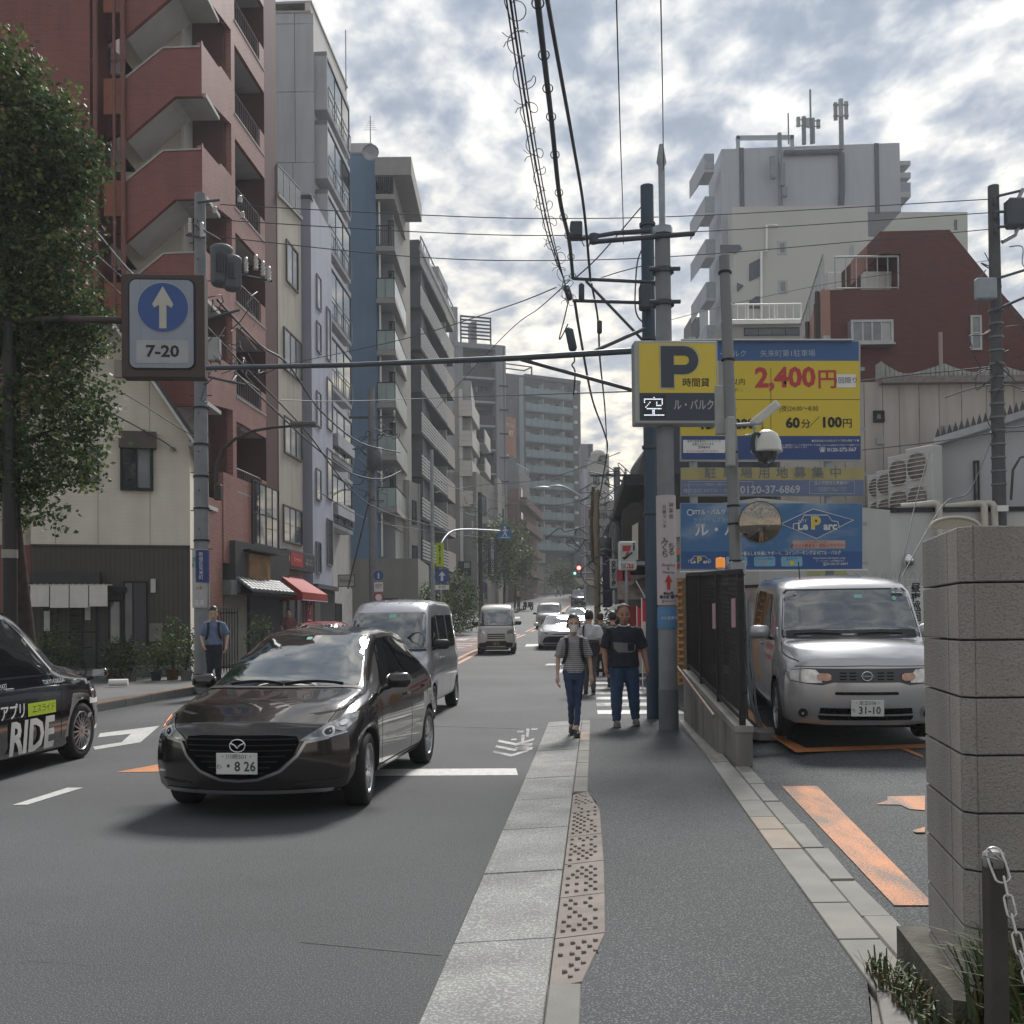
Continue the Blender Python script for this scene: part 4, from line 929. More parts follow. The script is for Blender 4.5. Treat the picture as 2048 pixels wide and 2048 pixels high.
a=thing('roof_slab','grey roof slab carrying the outdoor units behind the white wall','roof',(7.6,25.6,3.95));MB().box(0,4.3,-.6,2.,-.2,.12).obj('slab',CONC,a)
# beige wall building with the tiled parapet
BW=M('streaked_beige_wall',(.44,.405,.365),.85,0,.06,.6,stain=.3);
b=Bd('beige_building','beige panelled building with a curved tiled roof edge behind the price board','building',(1560,28.),(2150,28.),base=.3);zt=b.uv(1900,762)[1]
b.box(0,b.L,.05,2.2,0,zt,JOINT,'core');xs3=[1560,1640,1690,1730,1767,1800,1840,1880,1925,1975,2030,2085,2150]
for i in range(len(xs3)-1):
 x0,x1=b.uv(xs3[i],900)[0]+.008,b.uv(xs3[i+1],900)[0]-.008
 for z0_,z1_ in((0,4.4),(4.41,zt)):b.box(x0,x1,0,.08,z0_,z1_-.008,BW,'wall_panel')
RT=M('weathered_tile_edge',(.30,.31,.29),.7,0,.2,8)
yt=lambda px:752-28*max(0,1-abs(px-1757)/30)**1.5*0-22*max(0,1-abs(px-1882)/85)**1.6-26*max(0,1-abs(px-1757)/55)**1.6-18*max(0,1-abs(px-2000)/75)**1.6
px=1757
while px<2140:
 a0,a1=b.uv(px,yt(px)),b.uv(px+9,yt(px+9));zb_=b.uv(px,758)[1]
 b.prism([(a0[0],zb_),(a1[0]-.02,zb_),(a1[0]-.02,a1[1]),(a0[0],a0[1])],-.2,.25,RT,'ridge_tile');px+=9
b.box(b.uv(1757,760)[0],b.L,-.28,.3,b.uv(1800,764)[1]-.08,b.uv(1800,757)[1],M('eave_stone',(.20,.18,.165),.8,0,.2,10),'eave')
b.winpx(1746,822,1768,845,nu=1,fw=.09,gm=GLASSL);a=b.uv(1752,878);b.box(a[0],a[0]+.2,-.05,.0,a[1]-.15,a[1],GALV,'vent_louvre')
a=b.uv(1882,735);MB().tube([(a[0],0,a[1]-.2),(a[0],0,b.uv(1882,665)[1])],.05,6).obj('vent_stack',M('pink_pipe',(.36,.28,.26),.6),b.o)
a=b.uv(1882,852);b.box(a[0],b.uv(1930,852)[0],-.06,0,b.uv(1882,880)[1],a[1],M('grey_panel'),'hatch')
# red building with the terrace
RDW=M('dusky_red_tile',(.125,.045,.040),.75,0,.06,.5,stain=.1,tex=tex_brick((.13,.045,.04),.3,.1,.004));RDL=M('light_red_render',(.36,.20,.165),.8,0,.05,1)
b=Bd('red_terrace_building','dusky red building with a cut out roof terrace and slanted right edge','apartment block',(1652,34.),(2150,34.),base=.3);q=.36128
def rp_(x,y):return(1350+x*q,150+y*q)
pl=b.poly([rp_(*p)for p in((845,1190),(1245,1185),(1250,990),(1135,990),(1135,866),(1520,856),(1735,1120),(1932,1350),(2100,1560))])
b.prism([(pl[0][0],0),(pl[-1][0],0),pl[-1],pl[-2],pl[-3],pl[-4],pl[4],pl[3],pl[2],pl[1],pl[0]],0,1.2,RDW)
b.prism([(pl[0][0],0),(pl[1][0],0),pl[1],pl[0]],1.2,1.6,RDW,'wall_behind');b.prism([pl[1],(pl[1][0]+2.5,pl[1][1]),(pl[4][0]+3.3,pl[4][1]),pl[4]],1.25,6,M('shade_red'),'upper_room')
b.prism(b.poly([rp_(*p)for p in((1055,1080),(1135,992),(1135,866),(1055,945))]),1.2,1.5,RDL,'side_parapet')
b.rail([(pl[0][0]+.3,.1,pl[0][1]),(pl[1][0],.1,pl[1][1])],1.15,M('white_rail',(.45,.46,.48),.5),step=.32,r=.022)
b.winpx(*rp_(955,1372),*rp_(1190,1500),nu=4,gms=[GLASSL,GLASSL,GLASSL,M('bright_curtain',(.42,.43,.42),.1,0,.1,1)],fm=M('alu_frame',(.42,.43,.44),.4,.3),proud=.35,fw=.08,sill=True)
b.winpx(*rp_(1632,1332),*rp_(1697,1525),nu=1,nv=2,fm=M('alu_frame'),gm=GLASSL,fw=.07)
for i,(x,y)in enumerate(((885,1150),(1090,1140))):a=b.uv(*rp_(x,y));b.box(a[0],a[0]+(1.0 if i else .5),.8,1.1,pl[0][1],pl[0][1]+.9,ACW,'terrace_unit',bev=.03)
b.box(b.uv(*rp_(940,1060))[0],b.uv(*rp_(1055,1060))[0],2.2,3.5,pl[0][1],b.uv(*rp_(1000,1055))[1],M('terrace_shed',(.30,.31,.36),.6),'terrace_shed')
a=b.uv(*rp_(1290,790));c=b.uv(*rp_(1450,790));b.box(a[0],c[0],2,4,pl[4][1],a[1],M('blue_grey_tank',(.16,.20,.26),.6),'roof_unit')
s=Sub(b,None,None,world=((b.A.x+1.75,b.A.y+9),(b.A.x,b.A.y)));face(s)
s.prism([(0,0),(s.L,0),(s.L,pl[0][1]),(0,pl[0][1]+.2)],0,.3,RDL,'side_wall');s.win(3,4.5,pl[0][1]-4.5,pl[0][1]-3.2,nu=1)
for x in(2.2,5.5,s.L-.15):MB().tube([(x,-.1,0),(x,-.1,pl[0][1])],.08,6).obj('drain_pipe',M('dark_brown_frame'),b.o)
s.rail([(0.5,.1,pl[0][1]+.1),(s.L,.1,pl[0][1])],1.2,M('white_rail'),step=.6,r=.02)
face(None)
# pale building in front of the tower with its terrace
b=Bd('terrace_building','low pale grey building with a railed roof terrace under the big tower','building',(1452,60.),(1612,60.),base=.5);zt=b.uv(1530,642)[1]
b.box(0,b.L,0,6,0,zt,M('pale_grey_render',(.33,.325,.31),.8,0,.05,1),'wall');b.box(0,b.L,-.3,.1,zt-.25,zt,WHT,'parapet')
b.winpx(1488,656,1600,672,nu=4);b.rail([(0,0,zt),(b.L,0,zt)],1.0,WHT,step=.45,r=.03)
# big grey tower
TG=M('tower_grey_render',(.38,.41,.46),.8,0,.04,.15,stain=.08);TGL=M('tower_warm_render',(.48,.485,.46),.8,0,.05,.2);TDK=M('tower_dark_strip',(.045,.06,.085),.6)
b=Bd('rooftop_aerial_tower','large grey tower with dark vertical strips and phone aerials','tower',(1443,92.),(1803,92.),base=3.);TW=b
p=b.poly([rp_(*p)for p in((257,410),(1243,375),(1252,755),(1020,760),(935,785),(600,785),(580,2000),(257,2000))]);
zt0=p[0][1];p[-1]=(p[-1][0],0);p[-2]=(p[-2][0],0)
b.prism(p,0,6,TG)
lw=b.poly([rp_(*p)for p in((260,785),(1020,785),(1020,1400),(260,1400))]);b.box(lw[0][0]+.5,lw[1][0],-2.2,-.02,0,lw[0][1],TGL,'lower_wing')
for x,y0,y1 in((355,405,850),(1102,380,768)):
 a=b.uv(*rp_(x,y0));c=b.uv(*rp_(x+30,y1));b.box(a[0],c[0],-.12,.0,c[1],a[1],TDK,'dark_strip')
a=b.uv(*rp_(348,320));c=b.uv(*rp_(668,395));m=MB()
for(x0,x1)in((a[0],a[0]+.3),(c[0]-.3,c[0])):m.box(x0,x1,.5,.9,c[1]-.5,a[1])
m.box(a[0],c[0],.5,.8,a[1]-.35,a[1]);m.box(a[0],c[0],4,4.3,a[1]-.35,a[1]).obj('roof_frame',GALV,b.o)
# left balconies
zb_=b.uv(*rp_(220,640))[1]
for n in range(14):
 z=zb_+2.2-n*4.05*.98
 if z<8:break
 x0=-4.6+.0;bal=b.box(-.9,0,.4,3.2,z-.3,z,M('tower_slab',(.36,.38,.40),.7),'balcony');MB().box(-.9,0,.35,.45,z,z+1.4).obj('parapet',M('balcony_glass_grey',(.22,.26,.30),.3),bal)
 MB().add([(-.9,.4,z-.3),(-1.75,3.5,z-1.5),(-1.75,3.5,z+.2),(-.9,.4,z+1.4)],[(0,1,2,3)]).add([(-.9,.4,z-.3),(-1.75,3.5,z-1.5),(-.9,3.5,z-.3)],[(0,1,2)]).obj('parapet_side',TG,bal)
for n,(x,y)in enumerate(((1250,470),(1250,578))):
 a=b.uv(*rp_(x,y));c=b.uv(*rp_(1310,y+75));b.box(a[0],c[0],.2,3,c[1]-.3,c[1]+.2,M('tower_slab'),'balcony');b.box(a[0],c[0],.2,.3,c[1]+.2,a[1]-.2,M('balcony_glass_grey'),'parapet')if n else b.box(a[0],c[0],.2,3,a[1]-.4,a[1],M('tower_slab'),'canopy')
off=2.2
for(x0,y0,x1,y1)in((567,920,620,996),(570,1135,623,1212),(965,940,990,1005)):b.winpx(*rp_(x0,y0),*rp_(x1,y1),off=off,nu=1,gm=M('tower_window',(.18,.19,.20),.3,0,.1),fw=.2,fm=M('tower_slab'))
for n in range(4):
 pz=[rp_(*p)for p in((250,940+n*0),(355,940),(372,965),(345,985),(250,985))]
st=[((250,940),(358,940),(372,962),(340,985),(250,985)),((412,1045),(480,1010),(480,1110),(412,1140)),((345,1150),(380,1165),(345,1200)),((412,1250),(450,1225),(480,1228),(480,1290),(412,1290))]
for q_ in st:b.prism(b.poly([rp_(*p)for p in q_],off+.1),-off-.12,-off-.02,TDK,'stair_opening')
m=MB();pp=b.poly([rp_(*p)for p in((480,1420),(480,975),(510,975),(510,830),(570,830))],off+.3);m.tube([(x,-off-.2,z)for x,z in pp],.12,5).obj('riser_pipe',WHT,b.o)
pp=b.poly([rp_(*p)for p in((600,440),(890,430),(915,445),(918,640),(910,780))]);MB().tube([(x,-.3,z)for x,z in pp],.28,6).obj('cable_trunk',TDK,b.o)
# aerials on the tower
def aer(px0,py0,py1,r_,lab_,panels=0):
 q0,q1=b.uv(*rp_(px0,py1)),b.uv(*rp_(px0,py0));w0=b.o.matrix_basis if False else None
 t=thing('phone_aerial',lab_,'aerial',(b.A.x+q0[0]*b.u.x,b.A.y-.6,b.z0+q0[1]));h=q1[1]-q0[1]
 MB().tube([(0,0,0),(0,0,h)],r_,6).obj('mast',M('aerial_grey',(.16,.19,.22),.5),t)
 for k in range(panels):
  an=2*pi*k/panels+.3;MB().box(.55*cos(an)-.16,.55*cos(an)+.16,.4*sin(an)-.1,.4*sin(an)+.1,h*.62,h*.97).obj('panel_antenna',M('aerial_panel',(.26,.29,.32),.5),t)
 if panels:MB().box(-.7,.7,-.05,.05,h*.66,h*.69).box(-.7,.7,-.05,.05,h*.88,h*.91).obj('bracket',M('aerial_grey'),t)
 return t
aer(910,155,430,.22,'tall phone mast with a ring of panels at its top, right of centre',3);aer(704,250,400,.2,'short aerial post left in the cluster on the tower roof',2);aer(742,100,400,.09,'needle lightning rod rising from the cluster of aerials');aer(754,258,395,.18,'short leaning aerial post right in the cluster on the tower roof',2);aer(619,230,400,.07,'thin whip aerial left of the aerial cluster on the tower')
aer(575,340,785,.2,'long aerial post fixed to the tower face with boxes',0)
for(x,y0,y1)in((510,480,600),(565,515,640),(575,650,700)):a=b.uv(*rp_(x,y0));c=b.uv(*rp_(x+28,y1));b.box(a[0],c[0],-1.2,-.8,c[1],a[1],M('aerial_grey'),'radio_unit')
b=Bd('pale_wing_building','pale yellowish building behind the red one, right of the grey tower','building',(1715,105.),(1942,105.),base=3.);p=b.poly([(1715,424),(1822,422),(1822,423),(1935,424),(1938,1000),(1715,1000)]);b.prism([(p[0][0],0),(p[4][0],0),p[3],p[0]],0,6,M('pale_yellow_render',(.42,.43,.38),.8,0,.05,.3));b.winpx(1908,440,1914,460,nu=1)
b=Bd('small_far_tower','small distant block left of the grey tower balconies','building',(1390,120.),(1424,120.),base=4.);zt=b.uv(1400,634)[1];b.box(0,b.L,0,5,0,zt,M('charcoal_render'),'wall');b.box(b.L*.5,b.L,-.3,0,0,zt+1.5,TG,'front_bay');antenna(1394,595,640,119,'thin antenna on the small distant block')
# ---- street end, right of the teal tower
b=Bd('white_emblem_building','white building with a dark angular emblem near its top beyond the street','building',(1187,130.),(1222,130.),base=4.);zt=b.uv(1200,908)[1]
b.box(0,b.L,0,8,0,zt,M('white_building_far',(.44,.435,.40),.8,0,.04,.5),'wall');MB().lathe([(1,0),(.9,.4),(.5,.7),(0,.8)],(b.L*.42,1,zt-.05),12).obj('roof_dome',M('white_building_far'),b.o)
e=b.poly([(1200,911),(1215,911),(1215,915),(1203,915),(1200,921),(1214,921),(1213,927),(1195,927),(1195,920)]);b.prism(e,-.12,-.0,M('emblem_dark',(.05,.05,.055),.6),'emblem')
for k in range(5):b.winpx(1184+2,952+k*28,1199,970+k*28,nu=2,fw=.12)
b=Bd('tall_grey_slab','plain grey slab building between the teal tower and the white one','building',(1166,150.),(1190,150.),base=5.);zt=b.uv(1170,888)[1];b.box(0,b.L,0,5,0,zt,M('grey_slab_render',(.20,.20,.20),.8,0,.05,.5),'wall');b.box(b.L*.62,b.L,-.1,0,0,zt,TDK,'dark_strip')
b=Bd('lavender_far_building','pale lavender building low at the street end','building',(1170,140.),(1190,140.),base=4.6);zt=b.uv(1180,938)[1];b.box(0,b.L,0,5,0,zt,LAV,'wall')
for k in range(5):b.winpx(1183,990+k*26,1189,1004+k*26,nu=1,fw=.1)
b=Bd('pink_far_building','pinkish low building with small windows at the street end','building',(1168,126.),(1235,122.),base=4.);zt=b.uv(1200,1005)[1];b.box(0,b.L,0,5,0,zt,M('pinkish_concrete'),'wall')
for k in range(3):
 for j in range(4):b.winpx(1178+j*14,1020+k*32,1186+j*14,1038+k*32,nu=1,fw=.1)
# a low white house at the bend
b=Bd('low_white_house','low house with a cream gabled front at the bend of the street','house',(1150,124.),(1200,118.),base=4.);zt=b.uv(1180,1164)[1];b.box(0,b.L,0,4,0,zt,M('shop_cream_wall'),'wall')
p=b.poly([(1148,1156),(1194,1156),(1204,1170),(1162,1170)],.5);b.prism(p,-.6,.5,M('cream_roof',(.62,.55,.45),.7),'roof');b.win(.6,2.4,.2,2.0,nu=2)
# dark wooden house and shops on the right pavement
WD=M('black_timber',(.022,.020,.020),.7,0,.15,2)
b=Bd('dark_timber_house','dark timber building with a stepped roof on the right pavement','house',(1243,48.),(1300,29.),base=.3);z1_=6.6
b.box(0,b.L,0,6,0,z1_-1.4,WD,'wall')
a=b.uv(1250,998);b.box(-.4,b.L,-.7,6,z1_-1.4,z1_-1.1,DK,'eave');b.prism([(0,z1_-1.1),(b.L,z1_-1.1),(b.L,z1_+.4),(1.5,z1_+.2)],.2,5,M('dark_slate_roof'),'roof')
for k in range(7):b.win(.8+k*2.6,2.6+k*2.6,2.9,4.6,nu=2,gms=[GLASS,GLASSL])
s=Sub(b,None,None,world=((at(1236,1250,29).x,29.),(at(1310,1250,29.).x,29.)));face(s)
s.prism(s.poly([(1245,1200),(1300,1200),(1300,1006),(1262,1006),(1245,1022)]),.0,.2,WD,'gable');
a=s.poly([(1264,1120),(1276,1120),(1276,1045),(1264,1052)]);s.prism(a,-.05,-.002,M('cream_panel',(.5,.47,.38),.6),'lit_panel');s.box(0,s.L,-1.0,0,a[0][1]-.2,a[0][1]-.1,GALV,'awning');s.box(0,s.L,-.12,0,1.9,2.6,M('menu_board',(.40,.34,.30),.7,0,.3,5),'menu_board')
face(None)
b=Bd('grey_gable_far','grey building edge against the sky behind the timber house','building',(1276,60.),(1300,60.),base=1.);b.prism(b.poly([(1272,1150),(1310,1150),(1310,870),(1292,895),(1284,910),(1284,945),(1276,965)]),0,6,M('charcoal_render'))
# convenience store and its pillar sign
STW=M('store_white',(.45,.45,.44),.6,0,.05);RDS=M('sign_red');GRN=M('sign_green',(.0,.16,.10),.5,0,0);ORG=M('sign_orange',(.62,.20,.08),.5,0,0)
b=Bd('convenience_store','white convenience store with orange, green and red stripes behind the fence','shop',(1336,20.6),(1520,18.6),base=.2)
b.box(0,b.L,0,4,0,3.6,STW,'wall')
for(y0,y1,mm)in((1098,1111,ORG),(1113,1123,GRN),(1128,1136,RDS)):a=b.uv(1350,y0);c=b.uv(1350,y1);b.box(-.05,b.L,-.06,0,c[1],a[1],mm,'fascia_stripe')
a=b.uv(1350,1078);b.box(-.1,b.L,-.3,.1,a[1],a[1]+.06,STW,'canopy_edge')
BRK=M('orange_brick',(.42,.215,.085),.8,0,.1,2);brk=MB().box(0,.232,0,.05,0,.058).mesh('brick',BRK)
b.box(0,.62,-.12,-.0,0,2.2,M('brick_mortar',(.22,.15,.09),.9),'brick_pier')
for r_ in range(32):
 for c_ in range(-1,3):
  x0=c_*.245+(.12 if r_%2 else 0);
  if x0<-.02 or x0>.4:continue
  link('brick',brk,b.o,loc=(x0,-.165,r_*.0685))
b.win(1.2,2.6,.5,2.0,nu=2,gms=[GLASS,M('posters',(.35,.28,.26),.5,0,.5,5)]);b.win(3.0,4.6,.2,2.0,nu=2)
t=thing('price_board','yellow green notice board behind the black fence','board',(b.A.x+2.2,b.A.y-1.2,.3));MB().box(0,1.05,-.04,0,1.25,2.35).obj('board_face',M('pale_yellow_face',(.42,.44,.20),.6),t);MB().box(.5,.56,-.03,0,0,1.25).obj('leg',GALV,t)
text('高額紙幣は\nストップを',.2,CBK,t,.5,1.75,-.05,sx=.8);MB().box(-.1,1.2,-.06,-.05,2.36,2.42).obj('light_bar',WHT,t)
def rrect(x0,x1,z0,z1,r_,n=5):
 P=[]
 for cx,cz,a0 in((x1-r_,z0+r_,-pi/2),(x1-r_,z1-r_,0),(x0+r_,z1-r_,pi/2),(x0+r_,z0+r_,pi)):
  P+=[(cx+r_*cos(a0+pi/2*k/n),cz+r_*sin(a0+pi/2*k/n))for k in range(n+1)]
 return P
def flat(parent,pts,y,mat,name,th=.004):
 mb=MB();ar=sum(pts[i][0]*pts[(i+1)%len(pts)][1]-pts[(i+1)%len(pts)][0]*pts[i][1]for i in range(len(pts)))
 if ar<0:pts=pts[::-1]
 mb.prism(pts,lambda u,v,w:(u,w,v),y,y+th);mb.f=[f[::-1]for f in mb.f];return mb.obj(name,mat,parent)
def disc(cx,cz,r_,n=40):return[(cx+r_*cos(2*pi*k/n),cz+r_*sin(2*pi*k/n))for k in range(n)]
# ================================================================ POLES
def lampcurve(pts,r_,mat,parent,name='arm'):return MB().tube(pts,r_,8).obj(name,mat,parent)
BPM=M('dark_brown_pole',(.022,.020,.020),.5,.2,.08,3);SPM=M('navy_steel_pole',(.045,.072,.108),.5,.2,.08,3)  # steel pole: blue veil of lens flare is put into the dark colour
def pole(name,label,px,Y,top_py,r0,r1_,mat,dz=.05,cat='pole',lean=0.,X=None):
 p=at(px,1400,Y);q=at(px,top_py,Y);t=thing(name,label,cat,(p.x,Y,g(Y)+dz));h=q.z-g(Y)-dz
 MB().tube([(0,0,-.1),(lean/2,0,h/2),(lean,0,h)],[r0,(r0+r1_)/2,r1_],16).obj('shaft',mat,t);return t,h
# black steel pole and concrete pole at the pavement edge
BP,hb=pole('utility_pole','dark navy steel pole beside the concrete pole behind the P sign',1307,15.3,372,.105,.10,SPM)
CP,hc=pole('utility_pole','grey concrete pole wrapped with a pink advertising sleeve in front of the navy pole',1337,13.75,470,.132,.105,CONCP);
MB().tube([(0,0,-.02),(0,0,.55)],.136,16).obj('base_band',M('band_grey',(.14,.155,.17),.7),CP)
WRAP=M('pink_sleeve',(.50,.44,.46),.7,0,.04);zw0=at(1337,1210,13.75).z-CP.location.z;zw1=at(1337,992,13.75).z-CP.location.z
MB().tube([(0,0,zw0),(0,0,zw1)],.136,20,cap=False).obj('advert_sleeve',WRAP,CP);MB().tube([(0,0,zw0-.32),(0,0,zw0-.03)],.137,20,cap=False).obj('blue_label',M('label_blue',(.09,.22,.40),.6),CP)
RDT=M('letter_red',(.45,.02,.02),.6,0,0)
text('神楽坂',.07,CBK,CP,.05,zw1-.22,-.139,vert=True,lh=1.1);text('日替ランチ',.06,CBK,CP,-.045,zw1-.3,-.139,vert=True,lh=1.1);text('みくち',.11,CBK,CP,-.045,zw1-.72,-.139,vert=True,lh=.8);text('ちる',.10,CBK,CP,.045,zw1-.74,-.139,vert=True,lh=.8)
text('Shopping\n&\nMeeting',.05,CBK,CP,0,zw1-1.0,-.14);flat(CP,[(-.022,zw1-1.28),(.022,zw1-1.28),(.022,zw1-1.17),(.058,zw1-1.19),(0,zw1-1.08),(-.058,zw1-1.19),(-.022,zw1-1.17)],-.146,RDT,'arrow');text('80m先\n車の駐車場',.05,CBK,CP,0,zw1-1.36,-.139,bold=.002);text('☎3235-1217',.036,CBK,CP,0,zw1-1.44,-.139);text('大久保通り',.045,CW,CP,0,zw0-.18,-.141)
MB().tube([(0,0,hc),(0,0,hc+.1),(0,0,hc+.12),(0,0,hc+.95),(0,0,hc+1.0),(0,0,hc+1.25)],[.14,.14,.045,.045,.07,.03],8).obj('top_fitting',GALV,CP)
MB().tube([(-.95,-.1,hc-.12),(.42,-.1,hc-.02)],.035,6).tube([(-.95,-.1,hc-.14),(-.95,-.1,hc-.02)],.07,6).obj('crossarm',M('dark_bracket',(.06,.072,.09),.6),CP)
for k,z in enumerate((hc-.5,hc-.95,hc-1.6,hc-2.1)):MB().tube([(0,0,z-.03),(0,0,z+.03)],.15,12).tube([(-.2,-.1,z),(.22,-.1,z)],.03,6).obj('clamp',M('dark_bracket'),CP)
for k,z in enumerate((hb-.6,hb-1.5,hb-2.35,hb-3.2,hb-4.0,hb-5.0)):MB().tube([(0,0,z-.025),(0,0,z+.025)],.125,12).obj('clamp',M('dark_bracket'),BP)
L_=BP.location
def bl_(px,py,Y=15.0):p=at(px,py,Y);return(p.x-L_.x,p.y-L_.y,p.z-L_.z)
lampcurve([bl_(1300,461),bl_(1230,466),bl_(1160,478)],.035,M('dark_bracket'),BP,'camera_arm')
p=bl_(1152,460);MB().bbox(p[0]-.09,p[0]+.09,p[1]-.12,p[1]+.12,p[2]-.13,p[2]+.1,.02).obj('sensor_box',M('dark_bracket'),BP)
lampcurve([bl_(1162,478),bl_(1168,492),bl_(1178,492),bl_(1182,474)],.008,WIRE,BP,'cable_loop')
p=bl_(1292,595);MB().bbox(p[0]-.1,p[0]+.08,p[1]-.1,p[1]+.1,p[2]-.18,p[2]+.18,.02).obj('junction_box',M('dark_bracket'),BP)
# horizontal cable brackets and the long mast arm that carries the lit sign
AR=M('arm_steel',(.075,.09,.105),.5,.3,.08)
for(x0,y0,x1,y1)in((1147,557,1340,566),(1145,601,1340,607)):lampcurve([bl_(x0,y0),bl_(x1,y1)],.028,AR,BP,'bracket_bar')
lampcurve([bl_(1172,562),bl_(1285,680)],.022,AR,BP,'brace')
MA=thing('mast_arm','long horizontal steel arm across the road from the poles to the lit arrow sign','mast arm',tuple(at(1290,702,14.4)))
def ma(px,py,Y=14.4):p=at(px,py,Y)-MA.location;return tuple(p)
lampcurve([ma(1290,700,14.9),ma(1262,702),ma(1035,716),ma(700,730),ma(412,736,14.05)],[.045,.045,.042,.036,.034],AR,MA,'arm_tube')
lampcurve([ma(1042,719),ma(1275,783)],.028,AR,MA,'brace');lampcurve([ma(1180,706),ma(1290,657,14.9)],.028,AR,MA,'brace')
# lit sign box with a round arrow sign
SG=thing('lit_road_sign','brown framed box sign with a white arrow on a blue disc above the road','sign',tuple(at(328,762,14.)),radians(4));BRN=M('sign_brown',(.055,.036,.034),.55,0,.1)
def sgp(px,py):p=at(px,py,14.)-SG.location;return p.x,p.z
x0,z0_=sgp(245,756);x1,z1_=sgp(407,547);m=MB();fr=.13
m.bbox(x0,x1,0,.22,z0_,z1_,.012).obj('box',BRN,SG)
ix0,iz0=sgp(262,737);ix1,iz1=sgp(386,560)
flat(SG,rrect(ix0-.02,ix1+.02,iz0-.02,iz1+.02,.1),-.014,DK,'gasket',.012);SF=M('sign_face_grey',(.27,.30,.36),.35,0,.12,1.5,stain=.12,tex=tex_stripe((.20,.22,.26),.155,.965,0));flat(SG,rrect(ix0,ix1,iz0,iz1,.09),-.02,SF,'sign_face')
cx,cz=sgp(327,616);r_=(sgp(379,616)[0]-sgp(277,616)[0])/2;flat(SG,disc(cx,cz,r_),-.026,M('sign_pale',(.36,.37,.39),.4),'disc_edge');flat(SG,disc(cx,cz,r_*.965),-.031,M('sign_blue',(.022,.075,.27),.35,0,.1,1),'blue_disc')
w=r_*.14;hh=r_*.83;ARW=[(cx-w,cz-hh),(cx+w,cz-hh),(cx+w,cz+.10*r_),(cx+w*2.4,cz-.02*r_),(cx+w*2.9,cz+.12*r_),(cx,cz+hh),(cx-w*2.9,cz+.12*r_),(cx-w*2.4,cz-.02*r_),(cx-w,cz+.10*r_)]
flat(SG,ARW,-.037,M('arrow_cream',(.46,.44,.38),.4),'arrow');a=sgp(275,728);c=sgp(377,681);flat(SG,rrect(a[0],c[0],a[1],c[1],.015),-.026,M('sign_pale'),'time_plate')
text('7-20',.225,CBK,SG,(a[0]+c[0])/2,(a[1]+c[1])/2,-.029,bold=.006,sx=1.12);MB().tube([(x0+.02,.11,sgp(245,638)[1]),(x0-.75,.13,sgp(245,636)[1])],.05,8).obj('hanger_arm',BRN,SG)
SP,hs=pole('sign_pole','dark brown steel pole with a pale band standing inside the tree',20,14.3,625,.105,.09,BPM);zq=at(20,1108,14.3).z-SP.location.z;MB().tube([(0,0,zq-.06),(0,0,zq+.06)],.108,16).obj('pale_band',M('pale_tape',(.30,.28,.25),.7),SP)
p=at(165,636,14.2)-SP.location;MB().tube([(0,0,p.z),tuple(p)],.05,8).obj('arm',BRN,SP)
# left utility pole with transformers
UP,hu=pole('utility_pole','old concrete utility pole with transformers and street lamp before the red block',405,22.,388,.175,.12,CONCP,dz=.13)
L2_=UP.location
def ul(px,py,Y=21.8):p=at(px,py,Y);return(p.x-L2_.x,p.y-L2_.y,p.z-L2_.z)
for k in range(20):z=2.6+k*.42;MB().tube([(-.24,-.0,z),(.24,0,z)]if k%2 else[(0,-.22,z),(0,.2,z)],.011,4).obj('step_bolt',DK,UP)
for z in(3.2,3.9,4.6,5.3,6.1,6.9):MB().tube([(0,0,z-.02),(0,0,z+.02)],.178,12).obj('strap',DK,UP)
TR=M('transformer_grey',(.11,.125,.14),.5,.2,.08)
for(px,py,r_,h)in((443,525,.23,.75),(465,540,.19,.62)):
 p=ul(px,py+6,21.5);m=MB();m.lathe([(0,h/2+.04),(r_*.8,h/2+.04),(r_*1.06,h/2),(r_*1.06,h/2-.06),(r_,h/2-.08),(r_,-h/2),(r_*.8,-h/2-.06),(0,-h/2-.06)],p,16)
 tr=m.obj('transformer',TR,UP)
 for k in range(6):a=-pi/2+(k-2.5)*.16+.2;MB().box(p[0]+r_*cos(a)-.005,p[0]+r_*cos(a)+.005,p[1]+r_*sin(a)-.05,p[1]+r_*sin(a),p[2]-h*.3,p[2]+h*.25).obj('cooling_fin',TR,tr)
PORC=M('porcelain',(.48,.47,.44),.3)
def insul(p,h=.3,par=None):return MB().lathe([(.02,-h/2),(.05,-h/2),(.05,-h*.3),(.03,-h*.28),(.06,-h*.1),(.03,-.02),(.06,h*.12),(.03,h*.2),(.045,h*.3),(.03,h/2),(0,h/2)],p,8).obj('insulator',PORC,par or UP)
for(px,py)in((380,452),(404,460),(492,530),(512,525),(526,538),(538,548),(430,420),(480,398),(485,430)):insul(ul(px,py),.34 if py>440 else .16)
for(x0,y0,x1,y1,r_)in((372,470,410,475,.03),(468,548,545,562,.03),(395,405,440,400,.03),(380,445,440,480,.025),(405,640,480,620,.03),(400,750,490,770,.03)):MB().tube([ul(x0,y0),ul(x1,y1)],r_,5).obj('crossarm',M('dark_bracket'),UP)
for k in range(26):
 rnd=random.Random(k);px,py=415+rnd.uniform(-10,90),430+rnd.uniform(160,330);pts=[ul(px,py)]
 for j in range(4):px+=rnd.uniform(-22,26);py+=rnd.uniform(-16,30);pts.append(ul(px,py,21.8+rnd.uniform(-.3,.3)))
 MB().tube(bez(pts)if 'bez' in globals()else pts,.012,4,cap=False).obj('jumper_wire',WIRE if k%3 else M('grey_jumper',(.22,.22,.22),.6),UP)
p=ul(428,700);MB().bbox(p[0]-.14,p[0]+.14,p[1]-.1,p[1]+.1,p[2]-.26,p[2]+.26,.03).obj('relay_box',M('relay_grey',(.36,.37,.36),.5),UP)
p=ul(500,800);
